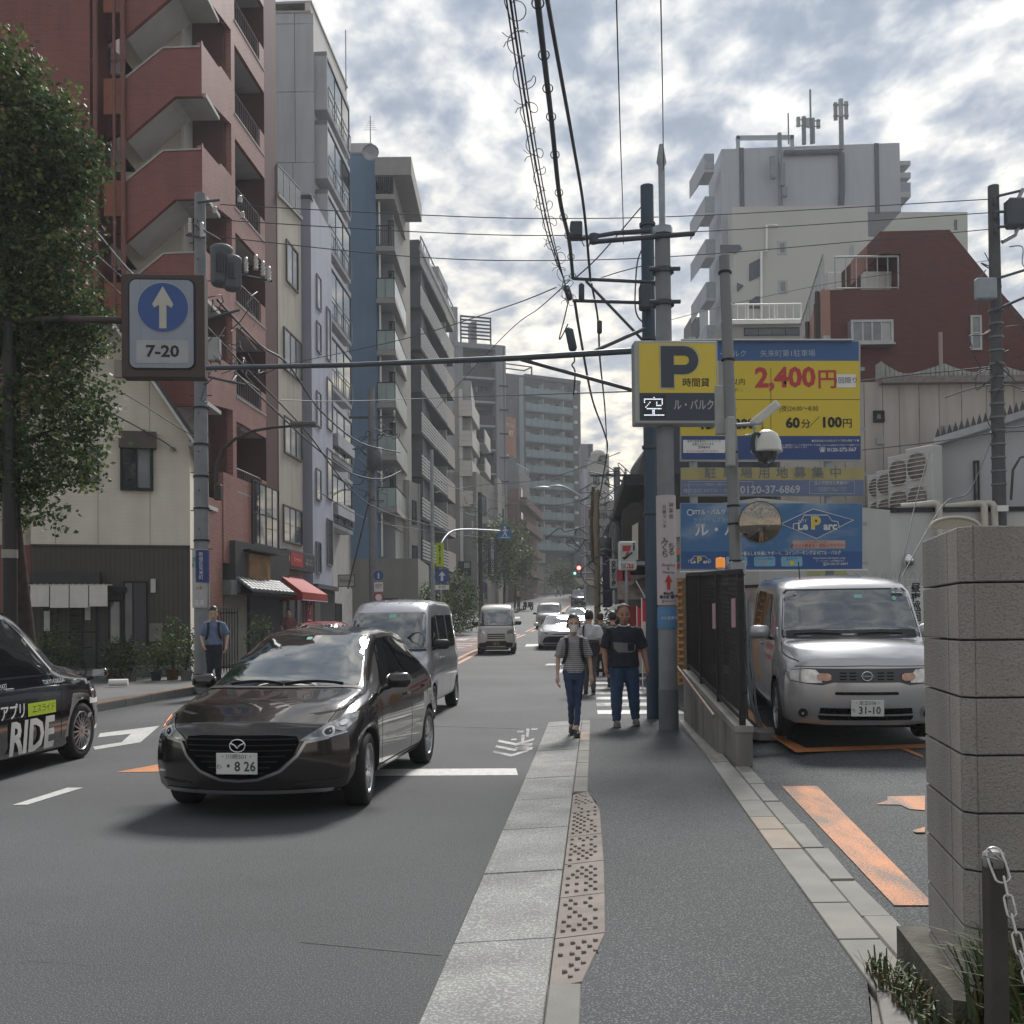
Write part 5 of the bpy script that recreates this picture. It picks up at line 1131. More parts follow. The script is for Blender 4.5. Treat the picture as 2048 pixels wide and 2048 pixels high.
lampcurve([ul(432,965),ul(434,930),ul(445,900),ul(470,878),ul(505,862),ul(545,855),ul(585,852)],[.045,.045,.04,.036,.034,.03,.03],M('lamp_arm_dark',(.035,.03,.03),.5),UP,'lamp_arm')
p=ul(610,850);MB().bbox(p[0]-.3,p[0]+.26,p[1]-.12,p[1]+.12,p[2]-.04,p[2]+.07,.03).obj('lamp_head',M('lamp_head_grey',(.10,.10,.10),.4),UP);p=ul(436,985);MB().bbox(p[0]-.07,p[0]+.09,p[1]-.1,p[1]+.05,p[2]-.17,p[2]+.17,.02).obj('control_box',M('lamp_arm_dark'),UP)
za=ul(400,1215)[2];zb_=ul(400,1098)[2];MB().tube([(-.02,-.03,za),(-.02,-.03,zb_)],.172,18,cap=False).obj('advert_sleeve',M('white_sleeve',(.42,.42,.42),.6),UP);
m=MB();m.tube([(-.0,-.04,zb_-.72),(-.0,-.04,zb_-.02)],.1725,18,cap=False);m.obj('blue_advert',M('advert_blue',(.03,.05,.20),.6),UP);text('新宿区矢来町',.1,CW,UP,.05,zb_-.37,-.218,vert=True);text('歯科',.13,GRN,UP,-.09,zb_-.3,-.218,vert=True);text('直進',.12,CW,UP,0,za+.1,-.205)
text('交番',.07,RDT,UP,0,za+.42,-.208)
# camera and mirror pole in the parking lot
GP=M('pole_grey_paint',(.20,.205,.21),.5,.1,.06,2)
KP,hk=pole('camera_pole','slim grey pole holding security cameras and a round mirror beside the parking lot',1484,12.4,512,.085,.065,GP,dz=.06,lean=-.14)
L3=KP.location
def kl(px,py,Y=12.2):p=at(px,py,Y);return(p.x-L3.x,p.y-L3.y,p.z-L3.z)
for py in(545,720,905,1012,1048,1122,1190,1280,1385):p=kl(1478,py,12.4);zq=p[2];MB().tube([(-.14*zq/hk,0,zq-.012),(-.14*zq/hk,0,zq+.012)],.084,12).obj('strap',DK,KP)
zc=kl(1478,1150)[2];MB().tube([(-.05,0,.0),(-.05,0,zc)],.1,14).obj('lower_sleeve',GP,KP);MB().bbox(-.14,.06,-.08,.1,zc,zc+.18,.02).obj('coupling',GALV,KP)
MB().tube([(.06,-.02,zc-.2),(.07,-.03,1.0),(.1,-.05,.5),(.22,-.1,.0)],.02,6).tube([(.1,-.02,zc-.3),(.11,-.03,1.0),(.16,-.05,.4),(.27,-.1,.0)],.016,6).obj('conduit',GALV,KP)
p=kl(1468,885);MB().bbox(p[0]-.1,p[0]-.0,p[1]-.1,p[1]+.05,p[2]-.3,p[2]+.3,.015).obj('switch_box',M('relay_grey'),KP)
MB().bbox(kl(1436,700)[0],kl(1458,700)[0],.0,.06,kl(1458,862)[2],kl(1458,762)[2],.01).obj('grey_box',M('relay_grey'),KP)
MB().tube([kl(1472,850),kl(1525,847)],.022,6).tube([kl(1505,848),kl(1512,870)],.015,5).obj('camera_bracket',GALV,KP)
m=MB();m.bbox(-.055,.055,-.055,.055,-.2,.2,.018);p=kl(1530,828);m.xf(Matrix.Translation(p)@Matrix.Rotation(radians(52),4,'Y')@Matrix.Rotation(.25,4,'X')).obj('box_camera',M('camera_white',(.62,.61,.58),.35),KP)
p=kl(1533,893);m=MB();m.lathe([(0,.20),(.06,.195),(.13,.15),(.17,.06),(.175,-.03),(.19,-.05),(.19,-.07),(.14,-.075)],p,24).obj('dome_cover',M('camera_white'),KP);MB().lathe([(.14,-.07),(.13,-.13),(.09,-.185),(.04,-.21),(0,-.215)],p,20).obj('camera_dome',M('dome_glass',(.06,.06,.06),.06,spec=.8),KP)
MB().tube([kl(1490,872),kl(1530,868),(p[0],p[1],p[2]+.2)],.02,6).obj('dome_arm',GALV,KP)
for k in range(5):pts=[(p[0]-.16+.05*cos(t)+.01*k,p[1]-.1,p[2]+.02+.13*sin(t))for t in[2*pi*j/16 for j in range(17)]];MB().tube(pts,.007,4,cap=False).obj('cable_coil',WIRE,KP)
MR=thing('traffic_mirror','round convex mirror fixed on the slim grey pole','mirror',tuple(at(1520,1044,12.15)),radians(-14));rr=.243;prof=[(rr*k/10,-.05*(1-(k/10)**2))for k in range(10,-1,-1)]
MB().lathe(prof,(0,-.0,0),40,ax='Y').obj('mirror_face',M('mirror_metal',(.30,.265,.225),.04,1,0),MR);MB().lathe([(rr-.002,0),(rr+.012,-.008),(rr+.015,.015),(rr,.03),(rr*.7,.09),(.05,.12),(0,.12)],(0,0,0),40,ax='Y').obj('rim',M('mirror_rim',(.10,.09,.08),.5),MR);MB().tube([(0,.1,0),(-.2,.2,.02)],.02,6).obj('bracket',GALV,MR)  # dull brown reflection of the surroundings is put into the mirror colour
pd=thing('pole_footing','rough concrete footing pad at the foot of the slim grey pole','footing',(L3.x+.2,12.1,lotz(L3.x,12.1)));m=MB();m.prism([(.27*cos(t)*(1+.1*sin(3*t)),.35*sin(t))for t in[2*pi*k/9 for k in range(9)]],lambda u,v,w:(u,v,w),0,.09).obj('pad',CONC,pd)
wl=thing('warning_lamp','orange flashing lamp on a short stand behind the fence','lamp',tuple(at(1441,1140,12.8)));MB().tube([(0,0,-1.75),(0,0,.02)],.02,6).obj('stand',GALV,wl);MB().lathe([(0,.16),(.055,.155),(.06,.13),(.06,.03)],(0,0,0),14).obj('lens',M('amber_lens',(.75,.26,.03),.3,emit=.25),wl);MB().lathe([(.05,.03),(.055,-.08),(.07,-.1),(0,-.1)],(0,0,0),14).obj('housing',GALV,wl)
# ================================================================ P SIGN
PS=thing('parking_sign','yellow parking sign box with a big dark P on the concrete pole','sign',tuple(at(1354,850,13.5)),radians(3));YEL=M('sign_yellow',(.70,.54,.06),.4,0,.05,1);NAVY=M('sign_navy_grey',(.045,.06,.085),.5,0,.05,1);FRM=M('sign_frame_grey',(.36,.38,.37),.4,.2,.04)
def ps(px,py):p=at(px,py,13.5)-PS.location;return p.x,p.z
x0,x1=ps(1272,760)[0],ps(1437,760)[0];z0_=ps(1350,847)[1];z1_=ps(1350,681)[1];m=MB();m.bbox(x0-.02,x1,0,.26,z0_,z1_,.012).obj('case',FRM,PS)
zm=ps(1350,786)[1];f_=.04;flat(PS,[(x0+f_,zm),(x1-.03,zm),(x1-.03,z1_-f_),(x0+f_,z1_-f_)],-.008,YEL,'yellow_panel',.006);flat(PS,[(x0+f_,z0_+f_),(x1-.03,z0_+f_),(x1-.03,zm-.004),(x0+f_,zm-.004)],-.008,NAVY,'dark_panel',.006)
def pshape(cx,cz,h,w,st,r_n=10):
 """bold P outline: (outer, hole)"""
 top=cz+h/2;bot=cz-h/2;bh=h*.68;r_=bh/2;x0=cx-w/2;xc=cx+w/2-r_;out=[(x0,bot),(x0+st,bot),(x0+st,top-bh)]+[(xc+r_*cos(a),top-r_+r_*sin(a))for a in[-pi/2+pi*k/r_n for k in range(r_n+1)]]+[(x0,top)]
 ri=r_*.33;hole=[(x0+st,top-r_-ri)]+[(xc+ri*cos(a),top-r_+ri*sin(a))for a in[-pi/2+pi*k/r_n for k in range(r_n+1)]]+[(x0+st,top-r_+ri)]
 return out,hole
def pletter(parent,cx,cz,h,w,st,y,mat,name='letter_p'):
 o_,hl_=pshape(cx,cz,h,w,st);vs=[Vector(p)for p in o_+hl_];n,k=len(o_),len(hl_)
 r=delaunay_2d_cdt(vs,[(i,(i+1)%n)for i in range(n)]+[(n+i,n+(i+1)%k)for i in range(k)],[],0,1e-5)
 V,E,Fc=r[0],r[1],r[2];fs=[]
 def inside(p,P):
  c=False;j=len(P)-1
  for i in range(len(P)):
   if(P[i][1]>p[1])!=(P[j][1]>p[1])and p[0]<(P[j][0]-P[i][0])*(p[1]-P[i][1])/(P[j][1]-P[i][1])+P[i][0]:c=not c
   j=i
  return c
 for f in Fc:
  cc=sum((V[i]for i in f),Vector((0,0)))/len(f)
  if inside(cc,o_)and not inside(cc,hl_):fs.append(f)
 return MB().add([(v.x,y,v.y)for v in V],fs).obj(name,mat,parent)
cx,cz=ps(1362,734);hP=ps(0,694)[1]-ps(0,777)[1];pletter(PS,cx-.02,cz,hP+.05,.56,.215,-.0105,M('pale_outline',(.50,.46,.25),.5));pletter(PS,cx-.02,cz,hP,.51,.175,-.014,NAVY)
t_=ps(1392,766);text('時間貸',.125,CBK,PS,t_[0],t_[1],-.012,sx=1.0,bold=.001);t_=ps(1388,811);text('ル・バルク',.155,M('letter_grey',(.50,.51,.52),.5,0,0),PS,t_[0],t_[1],-.012,bold=.001,sx=.72)
a=ps(1285,836);c=ps(1331,791);flat(PS,[(a[0],a[1]),(c[0],a[1]),(c[0],c[1]),(a[0],c[1])],-.012,M('display_black',(.02,.018,.028),.3),'display')
KU=['.......#.......','##############.','#............#.','#...#....#...#.','...#.....#...#.'[:15],'..#......####..','.#.............','..###########..','......##.......','......##.......','......##.......','###############']
LED=[M('led_%s'%n_,c_,.4,0,0,emit=.7)for n_,c_ in(('white',(.75,.78,.85)),('mint',(.45,.85,.75)),('lilac',(.75,.55,.9)))]
mbl=MB();sx_,sz_=(c[0]-a[0])/17,(c[1]-a[1])/14
for j,row in enumerate(KU):
 for i,ch in enumerate(row):
  if ch=='#':X=a[0]+sx_*(i+1.3);Z=c[1]-sz_*(j+1.5);mbl.add([(X-sx_*.34,-.013,Z-sz_*.34),(X+sx_*.34,-.013,Z-sz_*.34),(X+sx_*.34,-.013,Z+sz_*.34),(X-sx_*.34,-.013,Z+sz_*.34)],[(0,1,2,3)],(i*3+j*5+i*j)%3)
tag(mbl.obj('led_dots',LED,PS),kind='stuff')
# ================================================================ TARIFF BOARDS
SBL=M('board_blue',(.035,.115,.30),.4,0,.05,.8);YEB=M('board_yellow',(.70,.53,.04),.45,0,.05,.8);DBL=M('board_deep_blue',(.02,.06,.22),.4,0,.04);RDD=M('price_red',(.50,.045,.05),.5,0,0)
def board(name,label,px0,py0,px1,py1,Y,rz=0.,th=.08):
 p=at((px0+px1)/2,py1,Y);t=thing(name,label,'sign board',tuple(p),rz)
 def f(px,py):q=at(px,py,Y)-t.location;return q.x,q.z
 return t,f
BD,f=board('tariff_board','large yellow and blue parking tariff board showing 2,400 yen',1361,684,1721,922,17.)
def R_(f,par,x0,y0,x1,y1,y,mat,name,th=.006):
 a,c=f(x0,y0),f(x1,y0);d_,e_=f(x1,y1),f(x0,y1);return flat(par,[e_,d_,c,a],y,mat,name,th)
R_(f,BD,1361,683,1721,922,.0,FRM,'backing',.08);R_(f,BD,1361,683,1717,722,-.01,SBL,'blue_header');R_(f,BD,1361,722,1719,872,-.01,YEB,'yellow_field');R_(f,BD,1363,872,1721,919,-.01,DBL,'blue_footer')
R_(f,BD,1361,681,1703,683,-.1,WHT,'light_bar',.1)
R_(f,BD,1437,799,1719,800,-.013,CBK,'rule',.002);R_(f,BD,1541,736,1542,862,-.013,CBK,'rule',.002);R_(f,BD,1437,722,1460,800,-.014,M('grey_patch',(.33,.33,.35),.6),'grey_patch',.003)
def T(f,par,s_,px,py,hpx,mat,y=-.016,Y=17.,**k):p=f(px,py);return text(s_,hpx*Y/F*1.48,mat,par,p[0],p[1],y,**k)
T(f,BD,'NTT ル・バルク',1440,709,10,M('header_grey',(.42,.46,.52),.5,0,0));T(f,BD,'矢来町第1駐車場',1575,708,10,M('header_grey'))
T(f,BD,'2,400',1570,757,37,RDD,bold=.016);T(f,BD,'円',1654,761,28,RDD,bold=.006);R_(f,BD,1673,749,1711,775,-.014,WHT,'once_plate',.003);T(f,BD,'1回限り',1692,762,9,CBK,y=-.018)
T(f,BD,'以内',1476,765,10,CBK);T(f,BD,'(24時間です！)',1460,781,5,CBK);T(f,BD,'(夜)24:00〜8:00',1597,818,9,CBK,sx=.9);T(f,BD,'60',1585,847,19,CBK,bold=.01);T(f,BD,'分',1611,849,13,CBK,bold=.002);T(f,BD,'／',1628,846,17,CBK);T(f,BD,'100',1662,846,19,CBK,bold=.01);T(f,BD,'円',1694,848,14,CBK,bold=.002)
T(f,BD,'8:00〜24:00',1440,820,9,CBK);T(f,BD,'15',1411,850,18,CBK,bold=.01);T(f,BD,'分／',1440,851,13,CBK);T(f,BD,'200',1488,849,18,CBK,bold=.01);T(f,BD,'円',1518,851,13,CBK)
R_(f,BD,1366,880,1450,906,-.014,WHT,'notice_plate',.003);T(f,BD,'条例で駐停車中のアイドリング\nは禁止されています。\n駐停車中は',1408,889,4.2,CBK,y=-.018,sx=.78);T(f,BD,'エンジンを止めてください。',1406,903,4.2,RDT,y=-.018,sx=.85)
T(f,BD,'☎ 0120-272-567',1675,900,7,CW,bold=.002);T(f,BD,'●駐車料金のお支払はすべて税込価格です●',1670,882,3.6,CW,sx=.9);T(f,BD,'お問い合わせは係員又は下記までご連絡下さい',1676,891,2.8,CW);T(f,BD,'駐車場内での事故・盗難等については責任を負いません\n無断駐車は固くお断りします',1585,893,3,CW)
B2,f2=board('recruiting_board','faded yellow and blue board with 0120-37-6869 below the tariff board',1362,935,1727,993,17.)
R_(f2,B2,1362,935,1727,992,.0,FRM,'backing',.06);R_(f2,B2,1362,936,1727,960,-.01,M('faded_yellow',(.42,.37,.16),.6,0,.1,2,stain=.2),'yellow_strip');R_(f2,B2,1362,960,1727,991,-.01,M('faded_blue',(.14,.18,.30),.6,0,.08,2),'blue_strip')
for i,ch in enumerate('駐車場用地募集中'):T(f2,B2,ch,1421+i*35.7,947,17,M('faded_ink',(.16,.17,.19),.6,0,0),bold=.002)
T(f2,B2,'0120-37-6869',1540,980,14.5,M('faded_white',(.50,.51,.54),.6,0,0),bold=.003);T(f2,B2,'株式会社 NTTル・バルク',1420,982,6.5,M('faded_white'));T(f2,B2,'コインパーキング事業をご検討の方へ',1415,970,4,M('faded_white'));T(f2,B2,'法人代理店も募集中！',1664,967,5,M('faded_white'),bold=.001);T(f2,B2,'駐車場用地を探しています\n土地活用のご相談はこちら',1664,979,3.2,M('faded_white'))
for(x0,y0,x1,y1)in((1377,963,1506,990),(1618,962,1709,988)):
 for q in((x0,y0,x1,y0+.8),(x0,y1-.8,x1,y1),(x0,y0,x0+.8,y1),(x1-.8,y0,x1,y1)):R_(f2,B2,*q,-.014,M('faded_white'),'frame_line',.002)
B3,f3=board('company_board','bright blue sky-printed board with a car-shaped logo in a diamond',1361,1006,1725,1140,17.)
def tex_sky(N,L,tc,col,noise,rng,scale):
 k=rng(noise(1.1,6,stretch=(.7,1,1.8)),.50,.72,0,.75);mx=N.new('ShaderNodeMix');mx.data_type='RGBA';L.new(k,mx.inputs[0]);mx.inputs[6].default_value=(*col,1);mx.inputs[7].default_value=(.42,.50,.58,1);return mx.outputs[2]
R_(f3,B3,1361,1006,1725,1140,.0,FRM,'backing',.06);R_(f3,B3,1362,1007,1724,1103,-.01,M('printed_sky',(.045,.155,.34),.4,0,0,tex=tex_sky),'sky_print');R_(f3,B3,1362,1103,1724,1138,-.01,M('board_blue2',(.02,.085,.27),.4,0,.04),'blue_strip')
dm_=lambda k:[f3(1560+k,1048),f3(1626,1017+k*.5),f3(1708-k,1040),f3(1633,1078-k*.5)]
flat(B3,dm_(0),-.014,CW,'diamond_edge',.003);flat(B3,dm_(3.2),-.018,SBL,'diamond',.003)
def carlogo(par,f,cx,cy,s_,Y=17.):
 P_=lambda x,y:f(cx+x*s_,cy+y*s_)
 m=MB();pts=[P_(-45,12),P_(-45,2),P_(-32,0),P_(-24,-15),P_(22,-15),P_(30,-4),P_(42,-2),P_(45,10)];m.tube([(x,-.022,z)for x,z in pts],.010*s_,4).obj('car_outline',CW,par)
 p=P_(-1,0);pletter(par,p[0],p[1],26*s_*Y/F,19*s_*Y/F,7.6*s_*Y/F,-.026,CW,'letter_p');pletter(par,p[0],p[1],24*s_*Y/F,17*s_*Y/F,6.4*s_*Y/F,-.028,YEB,'letter_p')
 p=P_(-27,7);text('Le',19*s_*Y/F*1.1,CW,par,p[0],p[1],-.026,bold=.006*s_);p=P_(27,7);text('arc',19*s_*Y/F*1.1,CW,par,p[0],p[1],-.026,bold=.006*s_);p=P_(-27,-3);text('NTT',7*s_*Y/F*1.2,CW,par,p[0],p[1],-.026)
carlogo(B3,f3,1632,1046,1.02);carlogo(B3,f3,1399,1120,.5)
flat(B3,disc(*f3(1380,1025),.055),-.014,CW,'ring',.003);flat(B3,disc(*f3(1380,1025),.04),-.018,SBL,'ring_hole',.003);T(f3,B3,'NTTル・バルク',1416,1025,8,CW,bold=.002,sx=.85);T(f3,B3,'ラクラク＆スマートな',1432,1041,7,M('pale_blue_ink',(.35,.48,.6),.5,0,0),sx=.9);T(f3,B3,'NTT',1401,1052,7,CW);T(f3,B3,'ル・バルク',1462,1061,20,CW,bold=.004)
R_(f3,B3,1585,1081,1690,1097,-.014,M('pink_plate',(.52,.36,.32),.6),'point_plate',.003);T(f3,B3,'ポイント貯まる！支払いラクラク！',1637,1092,5.6,RDT,y=-.019,sx=.85,bold=.001);T(f3,B3,'docomo対応カードです',1632,1085,3,RDT,y=-.019)
T(f3,B3,'あなたの暮らしを快適にサポート、コインパーキングは NTTル・バルク',1570,1107,6,CW,sx=.78,bold=.001)
for i,(x,tx)in enumerate(((1452,'ポイント貯まる'),(1508,'クレジット支払い'),(1562,'法人カード'))):a,c=f3(x,1133),f3(x+42,1113);flat(B3,rrect(a[0],c[0],a[1],c[1],.03),-.014,M('light_blue_tile',(.20,.42,.56),.5),'service_tile',.003);T(f3,B3,tx,x+21,1118,4.4,DBL,y=-.02,sx=.7);flat(B3,disc(*f3(x+21,1126),.04,12),-.02,YEB if i==2 else GALV,'icon',.003)
T(f3,B3,'http://www.ntt-leparc.co.jp',1658,1116,4,CW);T(f3,B3,'☎0120-37-6869',1670,1128,5,CW);T(f3,B3,'ル・バルクカードは各種割引あり',1660,1122,2.6,CW)
BP_=thing('board_frame','grey steel posts carrying the three parking boards','frame',(at(1560,1200,17.2).x,17.2,.2))
for px in(1391,1662):p=at(px,1200,17.2).x-BP_.location.x;MB().box(p-.06,p+.06,.0,.1,0,6.2).obj('post',GALV,BP_)
for py in(740,860,950,1050,1128):z=at(1560,py,17.2).z-.2;MB().box(-1.5,1.5,-.02,-.0,z-.03,z+.03).obj('rail',GALV,BP_)
MB().box(at(1560,1105,17.).x-BP_.location.x-1.7,1.4,-.3,-.25,at(1500,1141,17).z-.22,at(1500,1141,17).z-.2).obj('lower_ledge',WHT,BP_)
# ================================================================ FENCE ON THE LOW WALL
fa=gp(1472,1532,.05);fb=Vector((2.60,15.4,0));FA=Vector((fa.x,fa.y));FB_=Vector((fb.x,fb.y));d=(FB_-FA);FL=d.length;d.normalize();fz=atan2(d.y,d.x)
LW=thing('low_wall','stained low concrete wall sloping up along the pavement','wall',(FA.x,FA.y,g(FA.y)+.04),fz);m=MB();w_=.17;h0,h1=.40,.74
m.add([(0,0,-.05),(FL,0,-.05),(FL,-w_,-.05),(0,-w_,-.05),(0,0,h0),(FL,0,h1),(FL,-w_,h1),(0,-w_,h0)],[(0,1,5,4),(1,2,6,5),(2,3,7,6),(3,0,4,7),(4,5,6,7)]).obj('wall',M('stained_concrete',(.25,.24,.215),.85,0,.15,2,bump=.4,stain=.55),LW)
m=MB();m.add([(-.01,.01,h0-.05),(FL,.01,h1-.05),(FL,-w_-.01,h1-.05),(-.01,-w_-.01,h0-.05),(-.01,.01,h0+.015),(FL,.01,h1+.015),(FL,-w_-.01,h1+.015),(-.01,-w_-.01,h0+.015)],[(0,1,5,4),(1,2,6,5),(2,3,7,6),(3,0,4,7),(4,5,6,7)]).obj('coping',M('coping_concrete',(.30,.29,.265),.85,0,.12,3,bump=.4,stain=.2),LW)
FN=thing('mesh_fence','dark wire mesh fence with pink notices on the low concrete wall','fence',(FA.x,FA.y,g(FA.y)+.04),fz);FM=M('fence_black',(.012,.011,.012),.6)
zb=lambda x:h0+.06+(h1-h0)*x/FL;zt_=lambda x:at(1467,1148,FA.y).z-g(FA.y)-.04+.22*x/FL
for x in(.06,FL*.34,FL*.67,FL-.05):m=MB();m.box(x-.03,x+.03,-.11,-.05,zb(x)-.06,zt_(x)+.02).obj('post',FM,FN)
for fn,nm in((zt_,'top_rail'),(zb,'bottom_rail')):MB().add([(0,-.10,fn(0)),(FL,-.10,fn(FL)),(FL,-.06,fn(FL)),(0,-.06,fn(0)),(0,-.10,fn(0)+.05),(FL,-.10,fn(FL)+.05),(FL,-.06,fn(FL)+.05),(0,-.06,fn(0)+.05)],[(0,1,5,4),(1,2,6,5),(2,3,7,6),(3,0,4,7),(4,5,6,7),(3,2,1,0)]).obj(nm,FM,FN)
m=MB();n=int(FL/.065)
for i in range(n):x=(i+.5)*FL/n;m.box(x-.004,x+.004,-.085,-.078,zb(x)+.04,zt_(x))
for j in range(28):t=(j+.5)/28;z0,z1=zb(0)+(zt_(0)-zb(0))*t,zb(FL)+(zt_(FL)-zb(FL))*t;m.add([(0,-.083,z0),(FL,-.083,z1),(FL,-.083,z1+.008),(0,-.083,z0+.008)],[(0,1,2,3)])
tag(m.obj('wire_mesh',FM,FN),kind='stuff')
PKN=M('pink_paper',(.45,.27,.33),.8,0,.08)
for(px,y0,y1)in((1452,1197,1255),(1412,1207,1258)):
 Y=FA.y+(.35 if px>1430 else 1.9);x=(Y-FA.y)/d.y;z0=at(px,y1,Y).z-FN.location.z;z1=at(px,y0,Y).z-FN.location.z;MB().box(x-.13,x+.15,-.052,-.048,z0,z1).obj('notice',PKN,FN)
RODS=M('rust_pipe',(.20,.15,.11),.6,.2,.3,6);MB().tube([(.5,-.15+.3,zb(.5)-.02),(FL-.3,-.15+.3,zb(FL)+.05)],.02,6).obj('pipe',RODS,LW)
# ================================================================ BLOCK WALL, CHAIN POST, GRASS
BWL=thing('block_wall','tall grey concrete block wall at the right edge of the view','wall',(at(1923,1250,3.5).x,3.5,0));BLKM=M('block_concrete',(.38,.355,.325),.9,0,.14,1.8,bump=1.,bsc=130,tex=tex_speck((.30,.28,.255),90,.54,.66),stain=.4)
O=BWL.location;zt=at(1923,1052,3.5).z;n=9;ch=.2;z=zt;cor=[(0,0),(.9,-.02)]
ex=at(1846,1250,4.19).x-O.x;end=Vector((ex,.69));eu=end.normalized();el=end.length
def blk(p0,u_,l0,l1,nrm,z0,z1,th=.16,ch_=0.):
 """one block along direction u_ from l0 to l1, its face looking along nrm"""
 a=Vector((p0[0],p0[1]));b_=.0035;P=[];q0=a+u_*(l0+.004);q1=a+u_*(l1-.004);i0=q0-nrm*th;i1=q1-nrm*th
 m=MB();o0,o1=q0+u_*b_,q1-u_*b_
 m.add([(*i0,z0),(*i1,z0),(*i1,z1),(*i0,z1),(*q0-nrm*b_,z0),(*q1-nrm*b_,z0),(*q1-nrm*b_,z1),(*q0-nrm*b_,z1),(*o0,z0+b_),(*o1,z0+b_),(*o1,z1-b_),(*o0,z1-b_)]if False else[(i0.x,i0.y,z0),(i1.x,i1.y,z0),(i1.x,i1.y,z1),(i0.x,i0.y,z1),((q0-nrm*b_).x,(q0-nrm*b_).y,z0),((q1-nrm*b_).x,(q1-nrm*b_).y,z0),((q1-nrm*b_).x,(q1-nrm*b_).y,z1),((q0-nrm*b_).x,(q0-nrm*b_).y,z1),(o0.x,o0.y,z0+b_),(o1.x,o1.y,z0+b_),(o1.x,o1.y,z1-b_),(o0.x,o0.y,z1-b_)],[(0,3,2,1),(3,7,6,2),(0,1,5,4),(0,4,7,3),(1,2,6,5),(4,5,9,8),(5,6,10,9),(6,7,11,10),(7,4,8,11),(8,9,10,11)])
 return m.obj('concrete_block',BLKM,BWL)
fu=Vector((1,-.02)).normalized();fn_=Vector((-fu.y*-1,-1)).normalized();fn_=Vector((fu.y,-fu.x));en=Vector((-eu.y,eu.x));en=en if en.x<0 else-en
k=0;zc_=zt
while zc_>.12:
 z0=max(zc_-ch+.007,.0);z1=zc_
 blk((0.045,0),fu,0,.40 if k%2 else .72,fn_,z0,z1);blk((0.045,0),fu,.40 if k%2 else .72,1.2,fn_,z0,z1)
 p0=eu*.045;blk((p0.x,p0.y),eu,0,.17,en,z0,z1,.1);blk((p0.x,p0.y),eu,.17,el-.05,en,z0,z1,.3)
 c0=Vector((.045,0));c1=p0;cu_=(c0-c1);cl=cu_.length;cu_.normalize();cn_=Vector((cu_.y,-cu_.x));blk((c1.x,c1.y),cu_,-.002,cl+.002,cn_,z0,z1,.05)
 zc_-=ch;k+=1
MB().prism([(.055,.02),(1.3,.02),(1.3,.6),(ex+.1,.66),(ex+.03,.6),(.03,.06)],lambda u,v,w:(u,v,w),0,zt-.012).obj('mortar_core',M('mortar',(.055,.05,.045),.9),BWL)
ft=MB();ft.prism([(-.07,-.04),(.05,-.10),(1.3,-.10),(1.3,.1),(.1,.1),(ex+.05,.78),(ex-.09,.80)],lambda u,v,w:(u,v,w),0,.21);ft.obj('footing',M('mossy_concrete',(.075,.072,.055),.9,0,.35,9,bump=1.,bsc=50),BWL)
CH=thing('chain_post','dark square post with a steel chain hung from its top','post',(at(1988,1718,2.7).x,2.7,0));hp=at(1988,1718,2.7).z;MB().bbox(-.024,.024,-.024,.024,0,hp,.004).obj('post',M('dark_weathered_post',(.06,.054,.048),.8,0,.3,6,bump=.3),CH);MB().lathe([(0,0),(.028,0),(.028,.035),(.02,.042),(0,.042)],(0,0,hp-.02),12).obj('cap',M('pale_cap',(.30,.28,.30),.5),CH)
CN=thing('chain','bright steel link chain hanging from the dark post to the lower right','chain',(CH.location.x,2.68,hp));LKM=M('chain_steel',(.55,.54,.52),.3,.9,.1)
def linkmesh(L,w,r_):
 pts=[]
 for k in range(16):
  a=2*pi*k/16;pts.append((w*cos(a),0,(L/2-w)*(1 if sin(a)>1e-6 else-1 if sin(a)<-1e-6 else 0)+w*sin(a)))
 m=MB();pts.append(pts[0]);pts.append(pts[1]);m.tube(pts,r_,6,cap=False);return m.mesh('link',LKM)
lm=linkmesh(.056,.0105,.0035);cp=[at(1996,1730,2.66),at(2012,1775,2.62),at(2028,1850,2.58),at(2046,1925,2.54),at(2070,2000,2.5),at(2100,2080,2.46)];big_=linkmesh(.10,.019,.0035)
pos=[];t=0
for a,c in zip(cp,cp[1:]):
 L=(c-a).length;n=max(1,round(L/.044))
 for i in range(n):pos.append((a+(c-a)*i/n,(c-a).normalized()))
for i,(p,dr)in enumerate(pos):
 o=link('link',lm if i else big_,CN);q=dr.to_track_quat('Z','Y')@Euler((0,0,(pi/2 if i%2 else 0)+.4)).to_quaternion();o.rotation_euler=q.to_euler();o.location=p-Vector(CN.location)
m=MB();
for(x0,y0,x1,y1)in((1966,1710,2000,1722),(1975,1697,1990,1712),(1988,1708,2004,1722)):m.tube([at(x0,y0,2.65)-Vector(CN.location),at(x1,y1,2.66)-Vector(CN.location)],.0028,5)
tag(m.obj('wire_tie',LKM,CN),kind='stuff')
